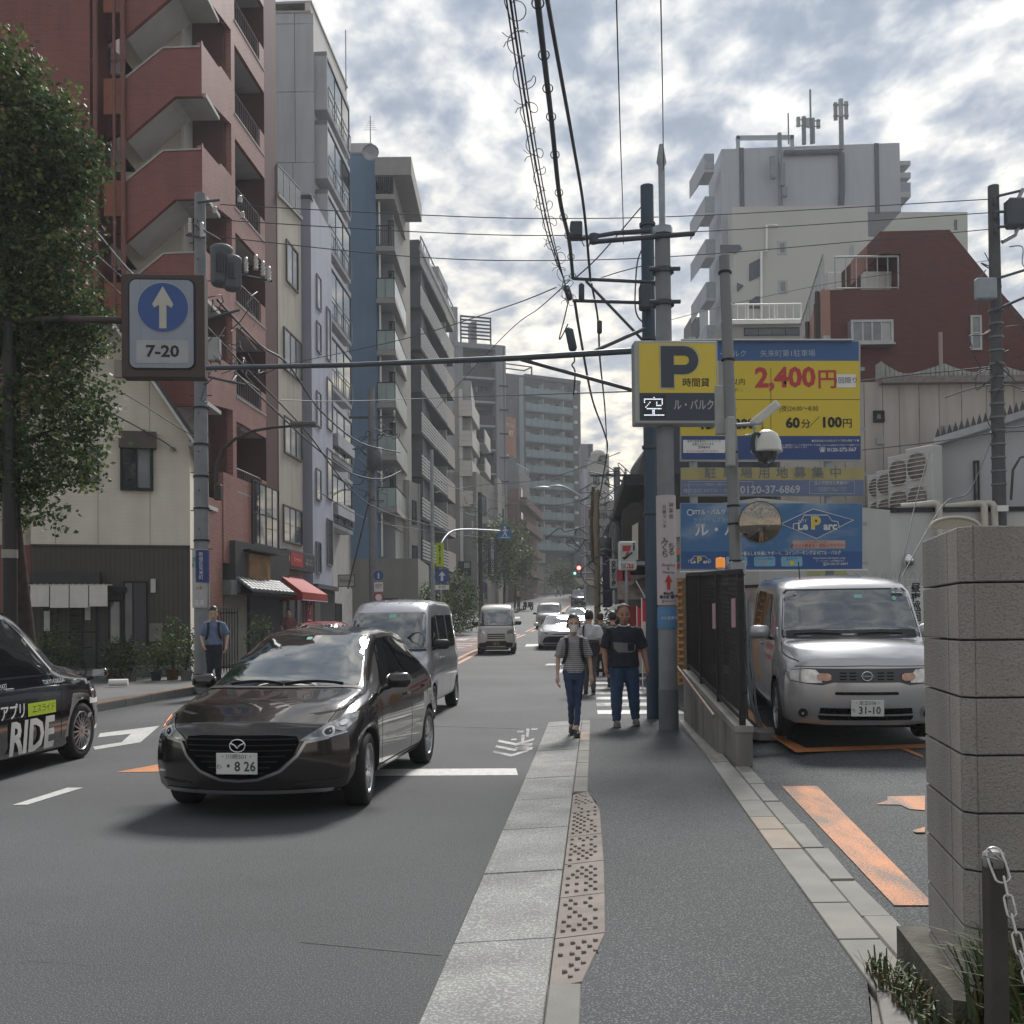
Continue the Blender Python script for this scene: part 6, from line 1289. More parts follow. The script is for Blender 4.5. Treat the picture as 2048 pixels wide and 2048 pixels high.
def grass(name,n,area,h,mats,zf,label=None,kind='stuff',seed=3):
 rnd=random.Random(seed);mb=MB()
 for i in range(n):
  x,y=area(rnd);hh=h*rnd.uniform(.35,1.);a=rnd.uniform(0,2*pi);ln=rnd.uniform(.2,.9)*hh;w_=rnd.uniform(.004,.009);z=zf(x,y);dx,dy=cos(a),sin(a);px_,py_=-dy*w_,dx*w_
  pts=[(0,0,0),(.25*ln,.55*hh),(.65*ln,.9*hh),(ln,.92*hh)];b0=[]
  for j,(rr_,zz_)in enumerate(((0,0),(.2*ln,.5*hh),(.6*ln,.85*hh))):b0+=[(x+dx*rr_+px_*(1-j*.25),y+dy*rr_+py_*(1-j*.25),z+zz_),(x+dx*rr_-px_*(1-j*.25),y+dy*rr_-py_*(1-j*.25),z+zz_)]
  b0.append((x+dx*ln,y+dy*ln,z+hh*.9));mb.add(b0,[(0,1,3,2),(2,3,5,4),(4,5,6)],rnd.randrange(len(mats)))
 return mb.obj(name,mats,label=label,kind=kind)
GR1=[M('grass_green',(.07,.11,.03),.6,0,.2,8),M('grass_dark',(.035,.062,.02),.6,0,.2,8),M('grass_straw',(.14,.11,.05),.7,0,.2,8)]
MB().box(1.52,3.2,2.75,3.40,0,.19).obj('planting_bed',M('soil'),kind='structure')
grass('grass',6500,lambda r:(1.50+r.random()**.8*1.6,2.78+r.random()*.62),.34,GR1,lambda x,y:.18,'grass growing at the foot of the block wall')
o=grass('weeds',320,lambda r:(1.42+r.random()*.14,3.3+r.random()*.9),.14,GR1,lambda x,y:.04,'short weeds in the crack beside the kerb',seed=5)
# ================================================================ VEHICLES
# local frame: x forward, y to the driver's left, z up, origin on the ground at the middle of the car
def smooth_tab(tab,x,s=.06):
 return sum(lerp_tab(tab,x+s*k/3)for k in range(-3,4))/7
def car_mesh(sp):
 L,W=sp['L'],sp['W'];NS=46;rings=[]
 ds=[L*(i/NS)for i in range(NS+1)]
 for d in ds:
  S_=lambda k,s=.07:smooth_tab(sp[k],d,s)
  zb,w,zs,zt,wt=S_('zb'),S_('w',.1),S_('zs'),S_('zt'),S_('wt',.1);zt=max(zt,zs+.012);wsh=w*sp.get('sh',.94);cr=sp.get('cr',.03)
  rt=min(.10,(zt-zs)*.5);P=[(0,zb),(w*.55,zb),(w*.88,zb+.005),(w*.965,zb+.05),(w*.99,zb+.15),(w,zb+(zs-zb)*.5),(w*.995,zs-.15),(w*.975,zs-.05),(wsh,zs)]
  for t in(.12,.3,.5,.7,.86):P.append((wsh+(wt-wsh)*t**1.15,zs+(zt-rt-zs)*t))
  P+=[(wt,zt-rt),(wt-.018,zt-rt*.45),(wt-.06,zt-rt*.08),(wt*.72,zt+cr*.45),(wt*.38,zt+cr*.85),(0,zt+cr)]
  rings.append([(L/2-d,y,z)for y,z in P])
 n=len(rings[0]);vs=[];N=2*n-2
 for R in rings:vs+=R+[(x,-y,z)for x,y,z in R[1:-1][::-1]]
 fs=[(i*N+k,(i+1)*N+k,(i+1)*N+(k+1)%N,i*N+(k+1)%N)for i in range(len(rings)-1)for k in range(N)]
 def cap(i,flip):
  b=i*N;ring=[vs[b+k]for k in range(N)];R=rings[i];cells=[];m_=7;cols=[[b+k]for k in range(n)];idx={}
        # rows across from the left half point k to its mirror
  rows=[]
  for k in range(1,n-1):
   y,z=R[k][1],R[k][2];row=[b+k]
   for j in range(1,m_*2):t=1-j/m_;vs.append((R[k][0],y*t,z+(0 if True else 0)));row.append(len(vs)-1)
   row.append(b+N-k);rows.append(row)
  out=[]
  for r0,r1 in zip(rows,rows[1:]):
   for j in range(len(r0)-1):out.append((r0[j],r0[j+1],r1[j+1],r1[j]))
  for row,c in((rows[0],b),(rows[-1],b+n-1)):
   for j in range(len(row)-1):out.append((row[j],row[j+1],c)if c==b+n-1 else(row[j+1],row[j],c))
  return[f if not flip else f[::-1]for f in out]
 fs+=cap(0,True);fs+=cap(len(rings)-1,False)
 fb,rb=sp['front'],sp['rear'];V=[]
 for x,y,z in vs:
  df=L/2-x;dr=x+L/2
  if df<1.0:k=(1-df)**2.2;x-=k*(fb[0]*(abs(y)/(W/2))**fb[1]+smooth_tab(fb[2],z,.04))
  if dr<.8:k=(1-dr/.8)**2.;x+=k*(rb[0]*(abs(y)/(W/2))**3+smooth_tab(rb[1],z,.05))
  V.append((x,y,z))
 me=bpy.data.meshes.new('b');me.from_pydata(V,[],fs);bm=bmesh.new();bm.from_mesh(me);bmesh.ops.remove_doubles(bm,verts=bm.verts,dist=.0008);bmesh.ops.recalc_face_normals(bm,faces=bm.faces);bm.to_mesh(me);bm.free()
 me.polygons.foreach_set('use_smooth',[True]*len(me.polygons));return me
WELL=M('wheel_well_black',(.008,.008,.008),.9,0,0)
def cut_wells(me,sp,paint):
 ob=bpy.data.objects.new('b',me);COL.objects.link(ob);me.materials.append(paint);me.materials.append(WELL);m=MB()
 for ax in sp['axles']:
  for sgn in(1,-1):
   r_=sp['r']+sp.get('gap',.045);c=MB();y1=sgn*(sp['W']/2+.3);y0=sgn*(sp['W']/2-.27);n=28;x=sp['L']/2-ax;ring=lambda y:[(x+r_*cos(2*pi*k/n),y,sp['r']+r_*sin(2*pi*k/n))for k in range(n)]
   a,b2_=ring(y0),ring(y1);f=[(k,(k+1)%n,n+(k+1)%n,n+k)for k in range(n)]+[tuple(range(n))[::-1],tuple(range(n,2*n))];m.add(a+b2_,f)
 cm=bpy.data.meshes.new('c');cm.from_pydata(m.v,[],m.f);cm.materials.append(paint);cm.materials.append(WELL);cm.polygons.foreach_set('material_index',[1]*len(cm.polygons));bm=bmesh.new();bm.from_mesh(cm);bmesh.ops.recalc_face_normals(bm,faces=bm.faces);bm.to_mesh(cm);bm.free()
 co=bpy.data.objects.new('c',cm);COL.objects.link(co);md=ob.modifiers.new('b','BOOLEAN');md.object=co;md.operation='DIFFERENCE';md.solver='EXACT'
 dg=bpy.context.evaluated_depsgraph_get();out=bpy.data.meshes.new_from_object(ob.evaluated_get(dg));bpy.data.objects.remove(ob);bpy.data.objects.remove(co);
 return out
class Proj:
 def __init__(s,me):bm=bmesh.new();bm.from_mesh(me);s.t=BVHTree.FromBMesh(bm);bm.free()
 def hit(s,a,b,ax,off):
  o,d={'x':((9,a,b),(-1,0,0)),'-x':((-9,a,b),(1,0,0)),'y':((a,9,b),(0,-1,0)),'-y':((a,-9,b),(0,1,0)),'z':((a,b,9),(0,0,-1))}[ax]
  p,nn,i,ds=s.t.ray_cast(Vector(o),Vector(d))
  if p is None:p,nn,i,ds=s.t.find_nearest(Vector([q if abs(q)<8 else(1.9 if q>0 else-1.9)for q in o]))
  if nn.dot(Vector(d))>0:nn=-nn
  return p+nn*off
def patch(pr,pts,ax,mat,name,parent,off=.004,res=.05,mirror=False,label=None):
 """a thin piece following the bodywork, from an outline in the side, front or top view"""
 P=[];n=len(pts)
 for i in range(n):
  a,b_=Vector(pts[i]),Vector(pts[(i+1)%n]);k=max(1,int((b_-a).length/res))
  P+=[a+(b_-a)*j/k for j in range(k)]
 nb=len(P);xs=[p.x for p in P];ys=[p.y for p in P]
 def inside(p):
  c=False;j=nb-1
  for i in range(nb):
   if(P[i].y>p[1])!=(P[j].y>p[1])and p[0]<(P[j].x-P[i].x)*(p[1]-P[i].y)/(P[j].y-P[i].y)+P[i].x:c=not c
   j=i
  return c
 x=min(xs)+res*.5;I=[]
 while x<max(xs):
  y=min(ys)+res*.5
  while y<max(ys):
   if inside((x,y))and min((Vector((x,y))-q).length for q in P)>res*.45:I.append(Vector((x,y)))
   y+=res
  x+=res
 r=delaunay_2d_cdt(P+I,[(i,(i+1)%nb)for i in range(nb)],[],1,1e-5);V,Fc=r[0],r[2]
 for sgn in((1,-1)if mirror else(1,)):
  if ax in('x','-x','z'):q=[pr.hit(v.x*(sgn if ax!='z' else 1),v.y*(sgn if ax=='z' else 1),ax,off)for v in V];fl=sgn<0
  else:aa=ax if sgn>0 else('-y' if ax=='y' else 'y');q=[pr.hit(v.x,v.y,aa,off)for v in V];fl=False
  mb=MB();mb.add(q,[tuple(f)for f in Fc],smooth=True);o=mb.obj(name,mat,parent,label=label)
 return o
def seam(pr,pts,ax,w,mat,name,parent,off=.003,mirror=False,step=.04):
 for sgn in((1,-1)if mirror else(1,)):
  aa=ax;P=[]
  if mirror and ax in('y','-y')and sgn<0:aa='-y' if ax=='y' else 'y'
  for a,b_ in zip(pts,pts[1:]):
   a,b_=Vector(a),Vector(b_);k=max(1,int((b_-a).length/step));P+=[a+(b_-a)*j/k for j in range(k)]
  P.append(Vector(pts[-1]));vs=[]
  for i,p in enumerate(P):
   t=(P[min(i+1,len(P)-1)]-P[max(i-1,0)]).normalized();nn=Vector((-t.y,t.x))*w/2
   for q in(p+nn,p-nn):
    if ax in('x','-x'):vs.append(pr.hit(q.x*sgn,q.y,aa,off))
    elif ax=='z':vs.append(pr.hit(q.x,q.y*sgn,aa,off))
    else:vs.append(pr.hit(q.x,q.y,aa,off))
  o=MB().add(vs,[(2*i,2*i+1,2*i+3,2*i+2)for i in range(len(P)-1)],smooth=True).obj(name,mat,parent)
 return o
TYRE=M('tyre_rubber',(.014,.014,.015),.8,0,.1,20);RIM=M('alloy_rim',(.42,.42,.43),.25,.85,.05)
WCACHE={}
def wheel(parent,x,y,r,w=.19,rimr=.72,spokes=5,sgn=1,turn=0.,rimmat=None):
 key=(r,w,rimr,spokes,rimmat)
 if key not in WCACHE:
  t=MB();t.lathe([(r*rimr,-w*.45),(r*.80,-w*.5),(r*.94,-w*.49),(r*.985,-w*.40),(r,-w*.3),(r,w*.3),(r*.985,w*.4),(r*.94,w*.49),(r*.8,w*.5),(r*rimr,w*.45)],(0,0,0),32,ax='Y');t=t.mesh('wheel',TYRE)
  R_i=r*rimr;d=MB();d.lathe([(R_i,-w*.46),(R_i*.97,-w*.50),(R_i*.93,-w*.46),(R_i*.90,-w*.1),(R_i*.88,w*.4)],(0,0,0),32,ax='Y');d.lathe([(R_i*.9,-w*.06),(0,-w*.06)],(0,0,0),24,m=1,ax='Y');d.lathe([(R_i*.2,-w*.3),(R_i*.19,-w*.43),(R_i*.1,-w*.47),(0,-w*.47)],(0,0,0),16,ax='Y')
  n=spokes*2 if spokes<=8 else spokes
  for k in range(n):
   a=2*pi*(k//2)/spokes+(.17 if k%2 else-.17)if spokes<=8 else 2*pi*k/n
   ca,sa=cos(a),sin(a);hw=R_i*(.055 if spokes<=8 else .035)
   def pt(rr_,s_,y_):return(rr_*ca-s_*sa,y_,rr_*sa+s_*ca)
   r0,r1=R_i*.12,R_i*.95;y0,y1=-w*.45,-w*.43
   d.add([pt(r0,-hw*1.5,y0),pt(r0,hw*1.5,y0),pt(r1,hw,y1),pt(r1,-hw,y1),pt(r0,-hw*1.7,y0+.05),pt(r0,hw*1.7,y0+.05),pt(r1,hw*1.3,y1+.03),pt(r1,-hw*1.3,y1+.03)],[(0,1,2,3),(0,3,7,4),(1,5,6,2),(2,6,7,3)])
  WCACHE[key]=(t,d.mesh('rim',[rimmat or RIM,WELL]))
 t,d=WCACHE[key]
 o=link('wheel',t,parent,loc=(x,y,r),rot=(0,0,(0 if sgn<0 else pi)+turn));link('rim',d,o);return o
def plate(parent,x,z,top,main,kana,yellow=False,w=.33,h=.165,facing=1,tilt=0.):
 """number plate facing +x"""
 bg=M('plate_black',(.012,.012,.012),.5)if yellow else M('plate_white',(.62,.62,.60),.45,var=.02);fg=M('plate_yellow_ink',(.6,.45,.05),.5,0,0)if yellow else M('plate_green_ink',(.02,.06,.035),.6,0,0)
 m=MB();m.bbox(x,x+.012,-w/2,w/2,z-h/2,z+h/2,.003);p=m.obj('number_plate',bg,parent)
 def tx(s_,size,yy,zz_,**k):
  o=_text(s_,size,fg,p,0,0,0,**k);o.location=(x+.0135,yy,zz_);o.rotation_euler=(pi/2,0,pi/2);o.name='lettering'
 tx(top,.045,.0,z+.052,sx=1.1);tx(main,.105,.02 if kana else 0,z-.025,sx=.92,bold=.002);
 if kana:tx(kana,.045,-.14,z-.025)
 return p
def mirror_(pr,parent,x,z,y,mat,big_=1.,sides=(1,-1)):
 for sg in sides:
  m=MB();m.bbox(x-.05*big_,x+.06*big_,sg*y-.11*big_,sg*y+.11*big_,z-.06*big_,z+.075*big_,.035*big_)
  for f in range(len(m.sm)):m.sm[f]=True
  o=m.obj('side_mirror',mat,parent);MB().tube([(x-.01,sg*(y-.08),z-.05),(x-.0,sg*(y-.22),z-.09)],.022,6).obj('mirror_arm',DK,o);MB().box(x-.055*big_,x-.052*big_,sg*y-.09*big_,sg*y+.09*big_,z-.045*big_,z+.06*big_).obj('mirror_glass',CHROME,o)
HLG=M('headlight_glass',(.30,.305,.31),.08,.45,.6,16,spec=1.);HLB=M('headlight_bright',(.55,.56,.57),.12,.6,.3,14);AMB=M('indicator_amber',(.70,.20,.05),.25,0,.1);LMPW=M('lamp_ring_white',(.75,.75,.75),.3,.3,0)
WGL=M('windscreen_glass',(.012,.022,.022),.03,0,0,spec=1.,coat=1.);WGL.node_tree.nodes['Principled BSDF'].inputs['IOR'].default_value=1.9;WGD=M('tinted_glass',(.006,.007,.008),.04,0,0,spec=.9);GRL=M('grille_black',(.004,.004,.005),.85,0,0,spec=.1);TRIMB=M('black_plastic',(.015,.015,.016),.55)
SEAM=M('panel_gap',(.004,.004,.004),.9,0,0);STK=M('sticker_mint',(.25,.50,.42),.5,0,0)
def paintm(name,c,metal=.55,rough=.28):return M(name,c,rough,metal,.03,200,coat=1.)
def make_car(name,label,sp,pos,head,paint_,cat='car',base=None):
 """pos: ground place of the middle of the front face; head: heading vector"""
 h=Vector(head).normalized();c=Vector(pos)-h*sp['L']/2;zz_=base if base is not None else g(c.y)
 t=thing(name,label,cat,(c.x,c.y,zz_),atan2(h.y,h.x));sl_=(g(c.y+1)-g(c.y-1))/2
 if base is None and sl_>.005:t.rotation_euler=(0,-math.asin(sl_*h.y),atan2(h.y,h.x))
 me=car_mesh(sp);pr=Proj(me);body=cut_wells(me,sp,paint_);body.name='body';b_=link('body',body,t);body.polygons.foreach_set('use_smooth',[True]*len(body.polygons))
 for ax in sp['axles']:
  for sg in(1,-1):wheel(t,sp['L']/2-ax,sg*(sp['W']/2-.105),sp['r'],sgn=sg,spokes=sp.get('spokes',5),rimr=sp.get('rimr',.72),turn=sp.get('steer',0)if ax==sp['axles'][0]else 0,rimmat=sp.get('rim'))
 L=sp['L'];X=lambda d:L/2-d
 if 'shield' in sp:patch(pr,sp['shield'],'x',WGL,'windscreen',t,.006,.07)
 for q in sp.get('side',[]):patch(pr,[(X(d),z)for d,z in q],'y',WGD,'side_window',t,.005,.08,mirror=True)
 for q in sp.get('seams',[]):seam(pr,[(X(d),z)for d,z in q],'y',.009,SEAM,'door_gap',t,.0015,mirror=True)
 for q in sp.get('sills',[]):seam(pr,[(X(d),z)for d,z in q],'y',.06,TRIMB,'sill_trim',t,.004,mirror=True)
 for k,q in enumerate(sp.get('handles',[])):
  for sg in(1,-1):p=pr.hit(X(q[0]),q[1],'y' if sg>0 else '-y',.015);MB().bbox(p.x-.08,p.x+.08,p.y-.012,p.y+.012,p.z-.014,p.z+.014,.005).obj('door_handle',sp.get('hmat',paint_),t)
 MB().box(-L/2+.35,L/2-.35,-sp['W']/2+.28,sp['W']/2-.28,.16,.3).obj('underbody',WELL,t)
 return t,pr,X
# ---- the dark hatchback in front ---------------------------------------------------
MZ=dict(L=4.06,W=1.695,r=.305,axles=(.80,3.37),spokes=7,rimr=.70,steer=.10,zb=[(0,.20),(.5,.19),(3.6,.19),(4.06,.28)],w=[(0,.80),(.35,.83),(.9,.845),(1.6,.835),(3.0,.84),(3.6,.84),(4.06,.78)],zs=[(0,.665),(.25,.735),(.7,.83),(1.2,.90),(2.,.925),(3.,.965),(3.5,1.0),(3.85,.98),(4.06,.9)],zt=[(0,.70),(.12,.755),(.5,.87),(1.0,.955),(1.12,.975),(1.5,1.19),(1.95,1.405),(2.2,1.465),(2.6,1.485),(3.1,1.46),(3.5,1.40),(3.75,1.22),(3.95,1.03),(4.06,.96)],wt=[(0,.66),(.4,.70),(1.0,.735),(1.15,.73),(1.95,.56),(2.3,.54),(3.2,.53),(3.6,.55),(4.06,.66)],front=(.34,2.3,[(.18,.06),(.28,.02),(.45,0),(.62,.01),(.70,.04),(.78,.10)]),rear=(.22,[(.3,.05),(.6,0),(.95,.05),(1.2,.1)]),cr=.02,shield=[(-.64,.985),(.64,.985),(.655,1.01),(.525,1.385),(.49,1.415),(-.49,1.415),(-.525,1.385),(-.655,1.01)],side=[[(1.55,.965),(1.70,1.06),(2.02,1.30),(2.2,1.375),(2.42,1.395),(2.46,.985)],[(2.54,.99),(2.50,1.395),(2.9,1.385),(3.2,1.30),(3.42,1.10),(3.30,1.03)]],seams=[[(1.28,.30),(1.25,.6),(1.30,.90),(1.5,.95)],[(2.48,.26),(2.50,.6),(2.50,.97)],[(3.20,.62),(3.30,.80),(3.38,1.0)],[(.98,.93),(.7,.86),(.35,.80)]],handles=[(2.30,.84),(3.14,.87)],sills=[[(1.2,.25),(2.95,.25)]])
PB=paintm('dark_bronze_paint',(.038,.033,.032),.7,.2)
t,pr,X=make_car('hatchback','dark bronze hatchback in the foreground with number plate 8 26',MZ,(-2.14,7.86),(-.115,-.993),PB)
grl=[(-.46,.60),(-.44,.648),(-.30,.662),(.30,.662),(.44,.648),(.46,.60),(.42,.50),(.30,.395),(.14,.335),(-.14,.335),(-.30,.395),(-.42,.50)]
gr=patch(pr,grl,'x',GRL,'grille',t,.006,.05)
m=MB()
for k in range(7):
 z=.375+k*.042;w=.40 if z>.5 else .36-(.5-z)*1.6*(.36/.3)*.6;w=max(.13,.44-max(0,.56-z)*1.35)
 pts=[pr.hit(y,z,'x',.012)for y in[w*(j/10)*2-w for j in range(11)]];m.tube(pts,.0045,4)
tag(m.obj('grille_mesh',M('grille_bar',(.008,.008,.009),.6),t),kind='stuff')
trim=[(-.66,.630),(-.50,.600),(-.445,.50),(-.32,.385),(-.15,.322),(0,.312),(.15,.322),(.32,.385),(.445,.50),(.50,.600),(.66,.630)]
seam(pr,trim,'x',.022,M('satin_trim',(.42,.42,.44),.2,.9,0),'grille_trim',t,.016)
hl=[(.46,.615),(.53,.605),(.66,.625),(.76,.665),(.80,.74),(.79,.80),(.74,.79),(.60,.705),(.50,.645)]
patch(pr,hl,'x',HLG,'headlight',t,.008,.035,mirror=True)
for sg in(1,-1):
 for(y,z,r_,mm)in((.655,.672,.044,LMPW),(.655,.672,.028,WGD),(.735,.725,.026,HLB)):
  patch(pr,[(sg*y+r_*cos(2*pi*k/14),z+r_*.85*sin(2*pi*k/14))for k in range(14)],'x',mm,'lamp_ring',t,.011 if r_>.04 else .014,.03)
 patch(pr,[(sg*.50,.622),(sg*.62,.615),(sg*.77,.655),(sg*.77,.666),(sg*.62,.632),(sg*.5,.634)],'x',HLB,'light_strip',t,.013,.04)
patch(pr,[(-.755,.69),(-.775,.77),(-.765,.775),(-.745,.70)],'x',M('lit_amber',(.95,.25,.06),.3,0,0,emit=1.2),'indicator',t,.014,.03)
patch(pr,[(.42,.268),(.70,.285),(.74,.305),(.42,.29)],'x',TRIMB,'lower_slit',t,.005,.05,mirror=True)
patch(pr,[(-.72,.205),(.72,.205),(.68,.235),(-.68,.235)],'x',M('satin_trim'),'lower_lip',t,.008,.06)
seam(pr,[(-.60,.722),(-.3,.748),(0,.755),(.3,.748),(.60,.722)],'x',.007,SEAM,'bonnet_gap',t,.002)
seam(pr,[(X(1.10),-.70),(X(1.04),-.4),(X(1.0),0),(X(1.04),.4),(X(1.10),.70)],'z',.06,TRIMB,'cowl',t,.006)
for sg in(1,-1):seam(pr,[(X(.30),sg*.63),(X(.7),sg*.69),(X(1.05),sg*.74)],'z',.006,SEAM,'bonnet_gap',t,.002)
for(y0,y1)in((.52,.0),(-.02,-.50)):m=MB();m.tube([pr.hit(y0+(y1-y0)*k/6,.995+.02*sin(pi*k/6),'x',.016)for k in range(7)],.009,5);m.obj('wiper',TRIMB,t)
p=pr.hit(0,.585,'x',.008)
bd=MB();R0=[(p.x+.012,.062*cos(2*pi*k/28),p.z+.048*sin(2*pi*k/28))for k in range(29)];bd.tube(R0,.006,6,cap=False);bd.tube([(p.x+.014,-.052,p.z+.018),(p.x+.016,-.022,p.z+.006),(p.x+.016,0,p.z-.02),(p.x+.016,.022,p.z+.006),(p.x+.014,.052,p.z+.018)],.007,6);tag(bd.obj('badge',CHROME,t),kind='stuff')
pl_=plate(t,pr.hit(0,.45,'x',.02).x,.45,'・川崎501・','・8 26','わ')
mirror_(pr,t,X(1.52),1.0,.93,PB,1.0)
patch(pr,[(-.05,1.375),(.0,1.375),(.0,1.40),(-.05,1.40)],'x',STK,'sticker',t,.009,.03)
p=pr.hit(X(3.3),0,'z',0);m=MB();m.tube([tuple(p),(p.x-.12,0,p.z+.12)],.008,4);m.obj('aerial',DK,t)
seam(pr,[(X(3.2),.50),(X(2.9),.52),(X(2.2),.53)],'z',.012,SEAM,'roof_channel',t,.002,mirror=True)
seam(pr,[(X(2.9),.50),(X(3.0),.54),(X(2.4),.60),(X(1.5),.62)],'y',.006,M('crease',(.04,.035,.033),.2,.8),'side_crease',t,.003,mirror=True)
# ---- silver box-shaped car in the parking lot -----------------------------------------
CU=dict(L=3.89,W=1.695,r=.31,axles=(.76,3.29),spokes=9,rimr=.74,sh=.955,gap=.05,zb=[(0,.22),(.5,.20),(3.4,.20),(3.89,.26)],w=[(0,.80),(.3,.83),(.9,.8475),(3.3,.8475),(3.89,.80)],zs=[(0,.78),(.1,.83),(.5,.92),(.9,.955),(2.,.96),(3.3,.96),(3.89,.93)],zt=[(0,.86),(.12,.95),(.3,1.00),(.75,1.035),(.84,1.06),(.95,1.22),(1.12,1.46),(1.25,1.60),(1.5,1.665),(2.2,1.69),(3.2,1.68),(3.6,1.64),(3.80,1.4),(3.89,1.2)],wt=[(0,.66),(.4,.73),(.84,.785),(1.25,.735),(1.7,.725),(3.3,.725),(3.89,.72)],front=(.26,2.6,[(.2,.10),(.32,.03),(.5,0),(.72,.02),(.86,.05),(.95,.10)]),rear=(.2,[(.3,.05),(.6,0),(1.2,.03)]),cr=.035,shield=[(-.72,1.08),(.72,1.08),(.73,1.10),(.665,1.53),(.635,1.565),(-.635,1.565),(-.665,1.53),(-.73,1.10)],side=[[(1.50,1.03),(1.56,1.15),(1.72,1.48),(1.82,1.52),(2.16,1.52),(2.20,1.48),(2.20,1.03)],[(2.36,1.03),(2.36,1.50),(2.42,1.53),(3.0,1.53),(3.05,1.48),(3.05,1.03)],[(3.18,1.05),(3.18,1.5),(3.45,1.5),(3.45,1.08)]],seams=[[(1.22,.30),(1.2,.6),(1.24,.97)],[(2.28,.26),(2.28,1.56)],[(3.12,.7),(3.12,1.56)],[(.80,1.02),(.6,.94),(.2,.86)]],handles=[(2.1,.92),(2.95,.92)],sills=[[(1.15,.25),(2.9,.25)]])
SV=paintm('silver_paint',(.50,.50,.515),.6,.28)
t,pr,X=make_car('boxy_car','silver boxy car parked behind the orange line with plate 31-10',CU,(3.75,10.72),(-.127,-.992),SV,base=.265);t.rotation_euler=(0,.055,t.rotation_euler.z);t.scale=(1,1.02,1.05)
face_=[(-.80,.72),(-.78,.775),(-.60,.80),(.60,.80),(.78,.775),(.80,.72),(.74,.665),(.60,.64),(.44,.63),(.33,.66),(-.33,.66),(-.44,.63),(-.60,.64),(-.74,.665)]
patch(pr,face_,'x',M('front_grey',(.075,.078,.088),.4,.2,.05),'front_panel',t,.006,.05)
for sg in(1,-1):
 patch(pr,[(sg*y,z)for y,z in((.44,.655),(.60,.65),(.74,.675),(.79,.725),(.77,.77),(.60,.79),(.50,.785),(.46,.74))],'x',HLB,'headlight',t,.012,.035)
 patch(pr,[(sg*y,z)for y,z in((.35,.69),(.38,.675),(.46,.675),(.49,.70),(.49,.73),(.46,.75),(.38,.75),(.35,.735))],'x',M('indicator_pale',(.55,.33,.26),.2,.2,.2,20),'indicator',t,.018,.03)
 for j in range(3):
  for q in(.14,.235):y0=q;patch(pr,rrect(sg*y0-.035,sg*y0+.035,.685+j*.032,.697+j*.032,.005,2),'x',SEAM,'vent_slot',t,.009,.03)
 patch(pr,[(sg*.62+.062*cos(a),.345+.058*sin(a))for a in[2*pi*k/18 for k in range(18)]],'x',SV,'fog_bezel',t,.018,.03);patch(pr,[(sg*.62+.048*cos(a),.345+.046*sin(a))for a in[2*pi*k/16 for k in range(16)]],'x',M('fog_lens',(.06,.06,.07),.1,.5,.2,30),'fog_lamp',t,.024,.03);patch(pr,[(sg*.62+.012*cos(a),.345+.012*sin(a))for a in[2*pi*k/8 for k in range(8)]],'x',LMPW,'fog_bulb',t,.03,.03)
patch(pr,rrect(-.32,.32,.535,.565,.014,3),'x',SEAM,'upper_slot',t,.006,.05)
li=patch(pr,[(-.46,.275),(.46,.275),(.48,.30),(.46,.40),(-.46,.40),(-.48,.30)],'x',GRL,'lower_intake',t,.006,.05)
seam(pr,[(-.54,.34),(0,.335),(.54,.34)],'x',.018,SV,'intake_bar',t,.02)
for k in range(9):
 if abs(k-4)>1:seam(pr,[(-.42+k*.105,.28),(-.42+k*.105,.395)],'x',.005,M('grille_bar'),'intake_rib',t,.01)
p=pr.hit(0,.725,'x',.012);bd=MB();bd.tube([(p.x+.008,.052*cos(2*pi*k/24),p.z+.045*sin(2*pi*k/24))for k in range(25)],.0065,6,cap=False);bd.box(p.x+.002,p.x+.016,-.068,.068,p.z-.009,p.z+.009);tag(bd.obj('badge',CHROME,t),kind='stuff')
plate(t,pr.hit(0,.40,'x',.02).x,.405,'・足立536・','31-10','ち')
seam(pr,[(-.70,.815),(0,.828),(.70,.815)],'x',.007,SEAM,'bonnet_gap',t,.003)
mirror_(pr,t,X(1.28),1.10,.95,SV,1.1)
seam(pr,[(X(.86),-.70),(X(.80),0),(X(.86),.70)],'z',.07,TRIMB,'cowl',t,.006)
patch(pr,[(-.74,1.06),(.74,1.06),(.75,1.09),(.685,1.545),(.65,1.585),(-.65,1.585),(-.685,1.545),(-.75,1.09)],'x',TRIMB,'screen_surround',t,.003,.07)
for(y0,y1)in((-.1,-.62),(.55,.05)):MB().tube([pr.hit(y0+(y1-y0)*k/6,1.095+.012*sin(pi*k/6),'x',.018)for k in range(7)],.008,5).obj('wiper',TRIMB,t)
patch(pr,rrect(.09,.18,1.475,1.515,.006,2),'x',STK,'sticker',t,.01,.03);patch(pr,[(.53+.024*cos(a),1.47+.024*sin(a))for a in[2*pi*k/12 for k in range(12)]],'x',STK,'sticker',t,.01,.03)
p=pr.hit(X(1.7),-.42,'z',0);MB().tube([tuple(p),(p.x-.1,-.42,p.z+.2)],.007,4).obj('aerial',DK,t)
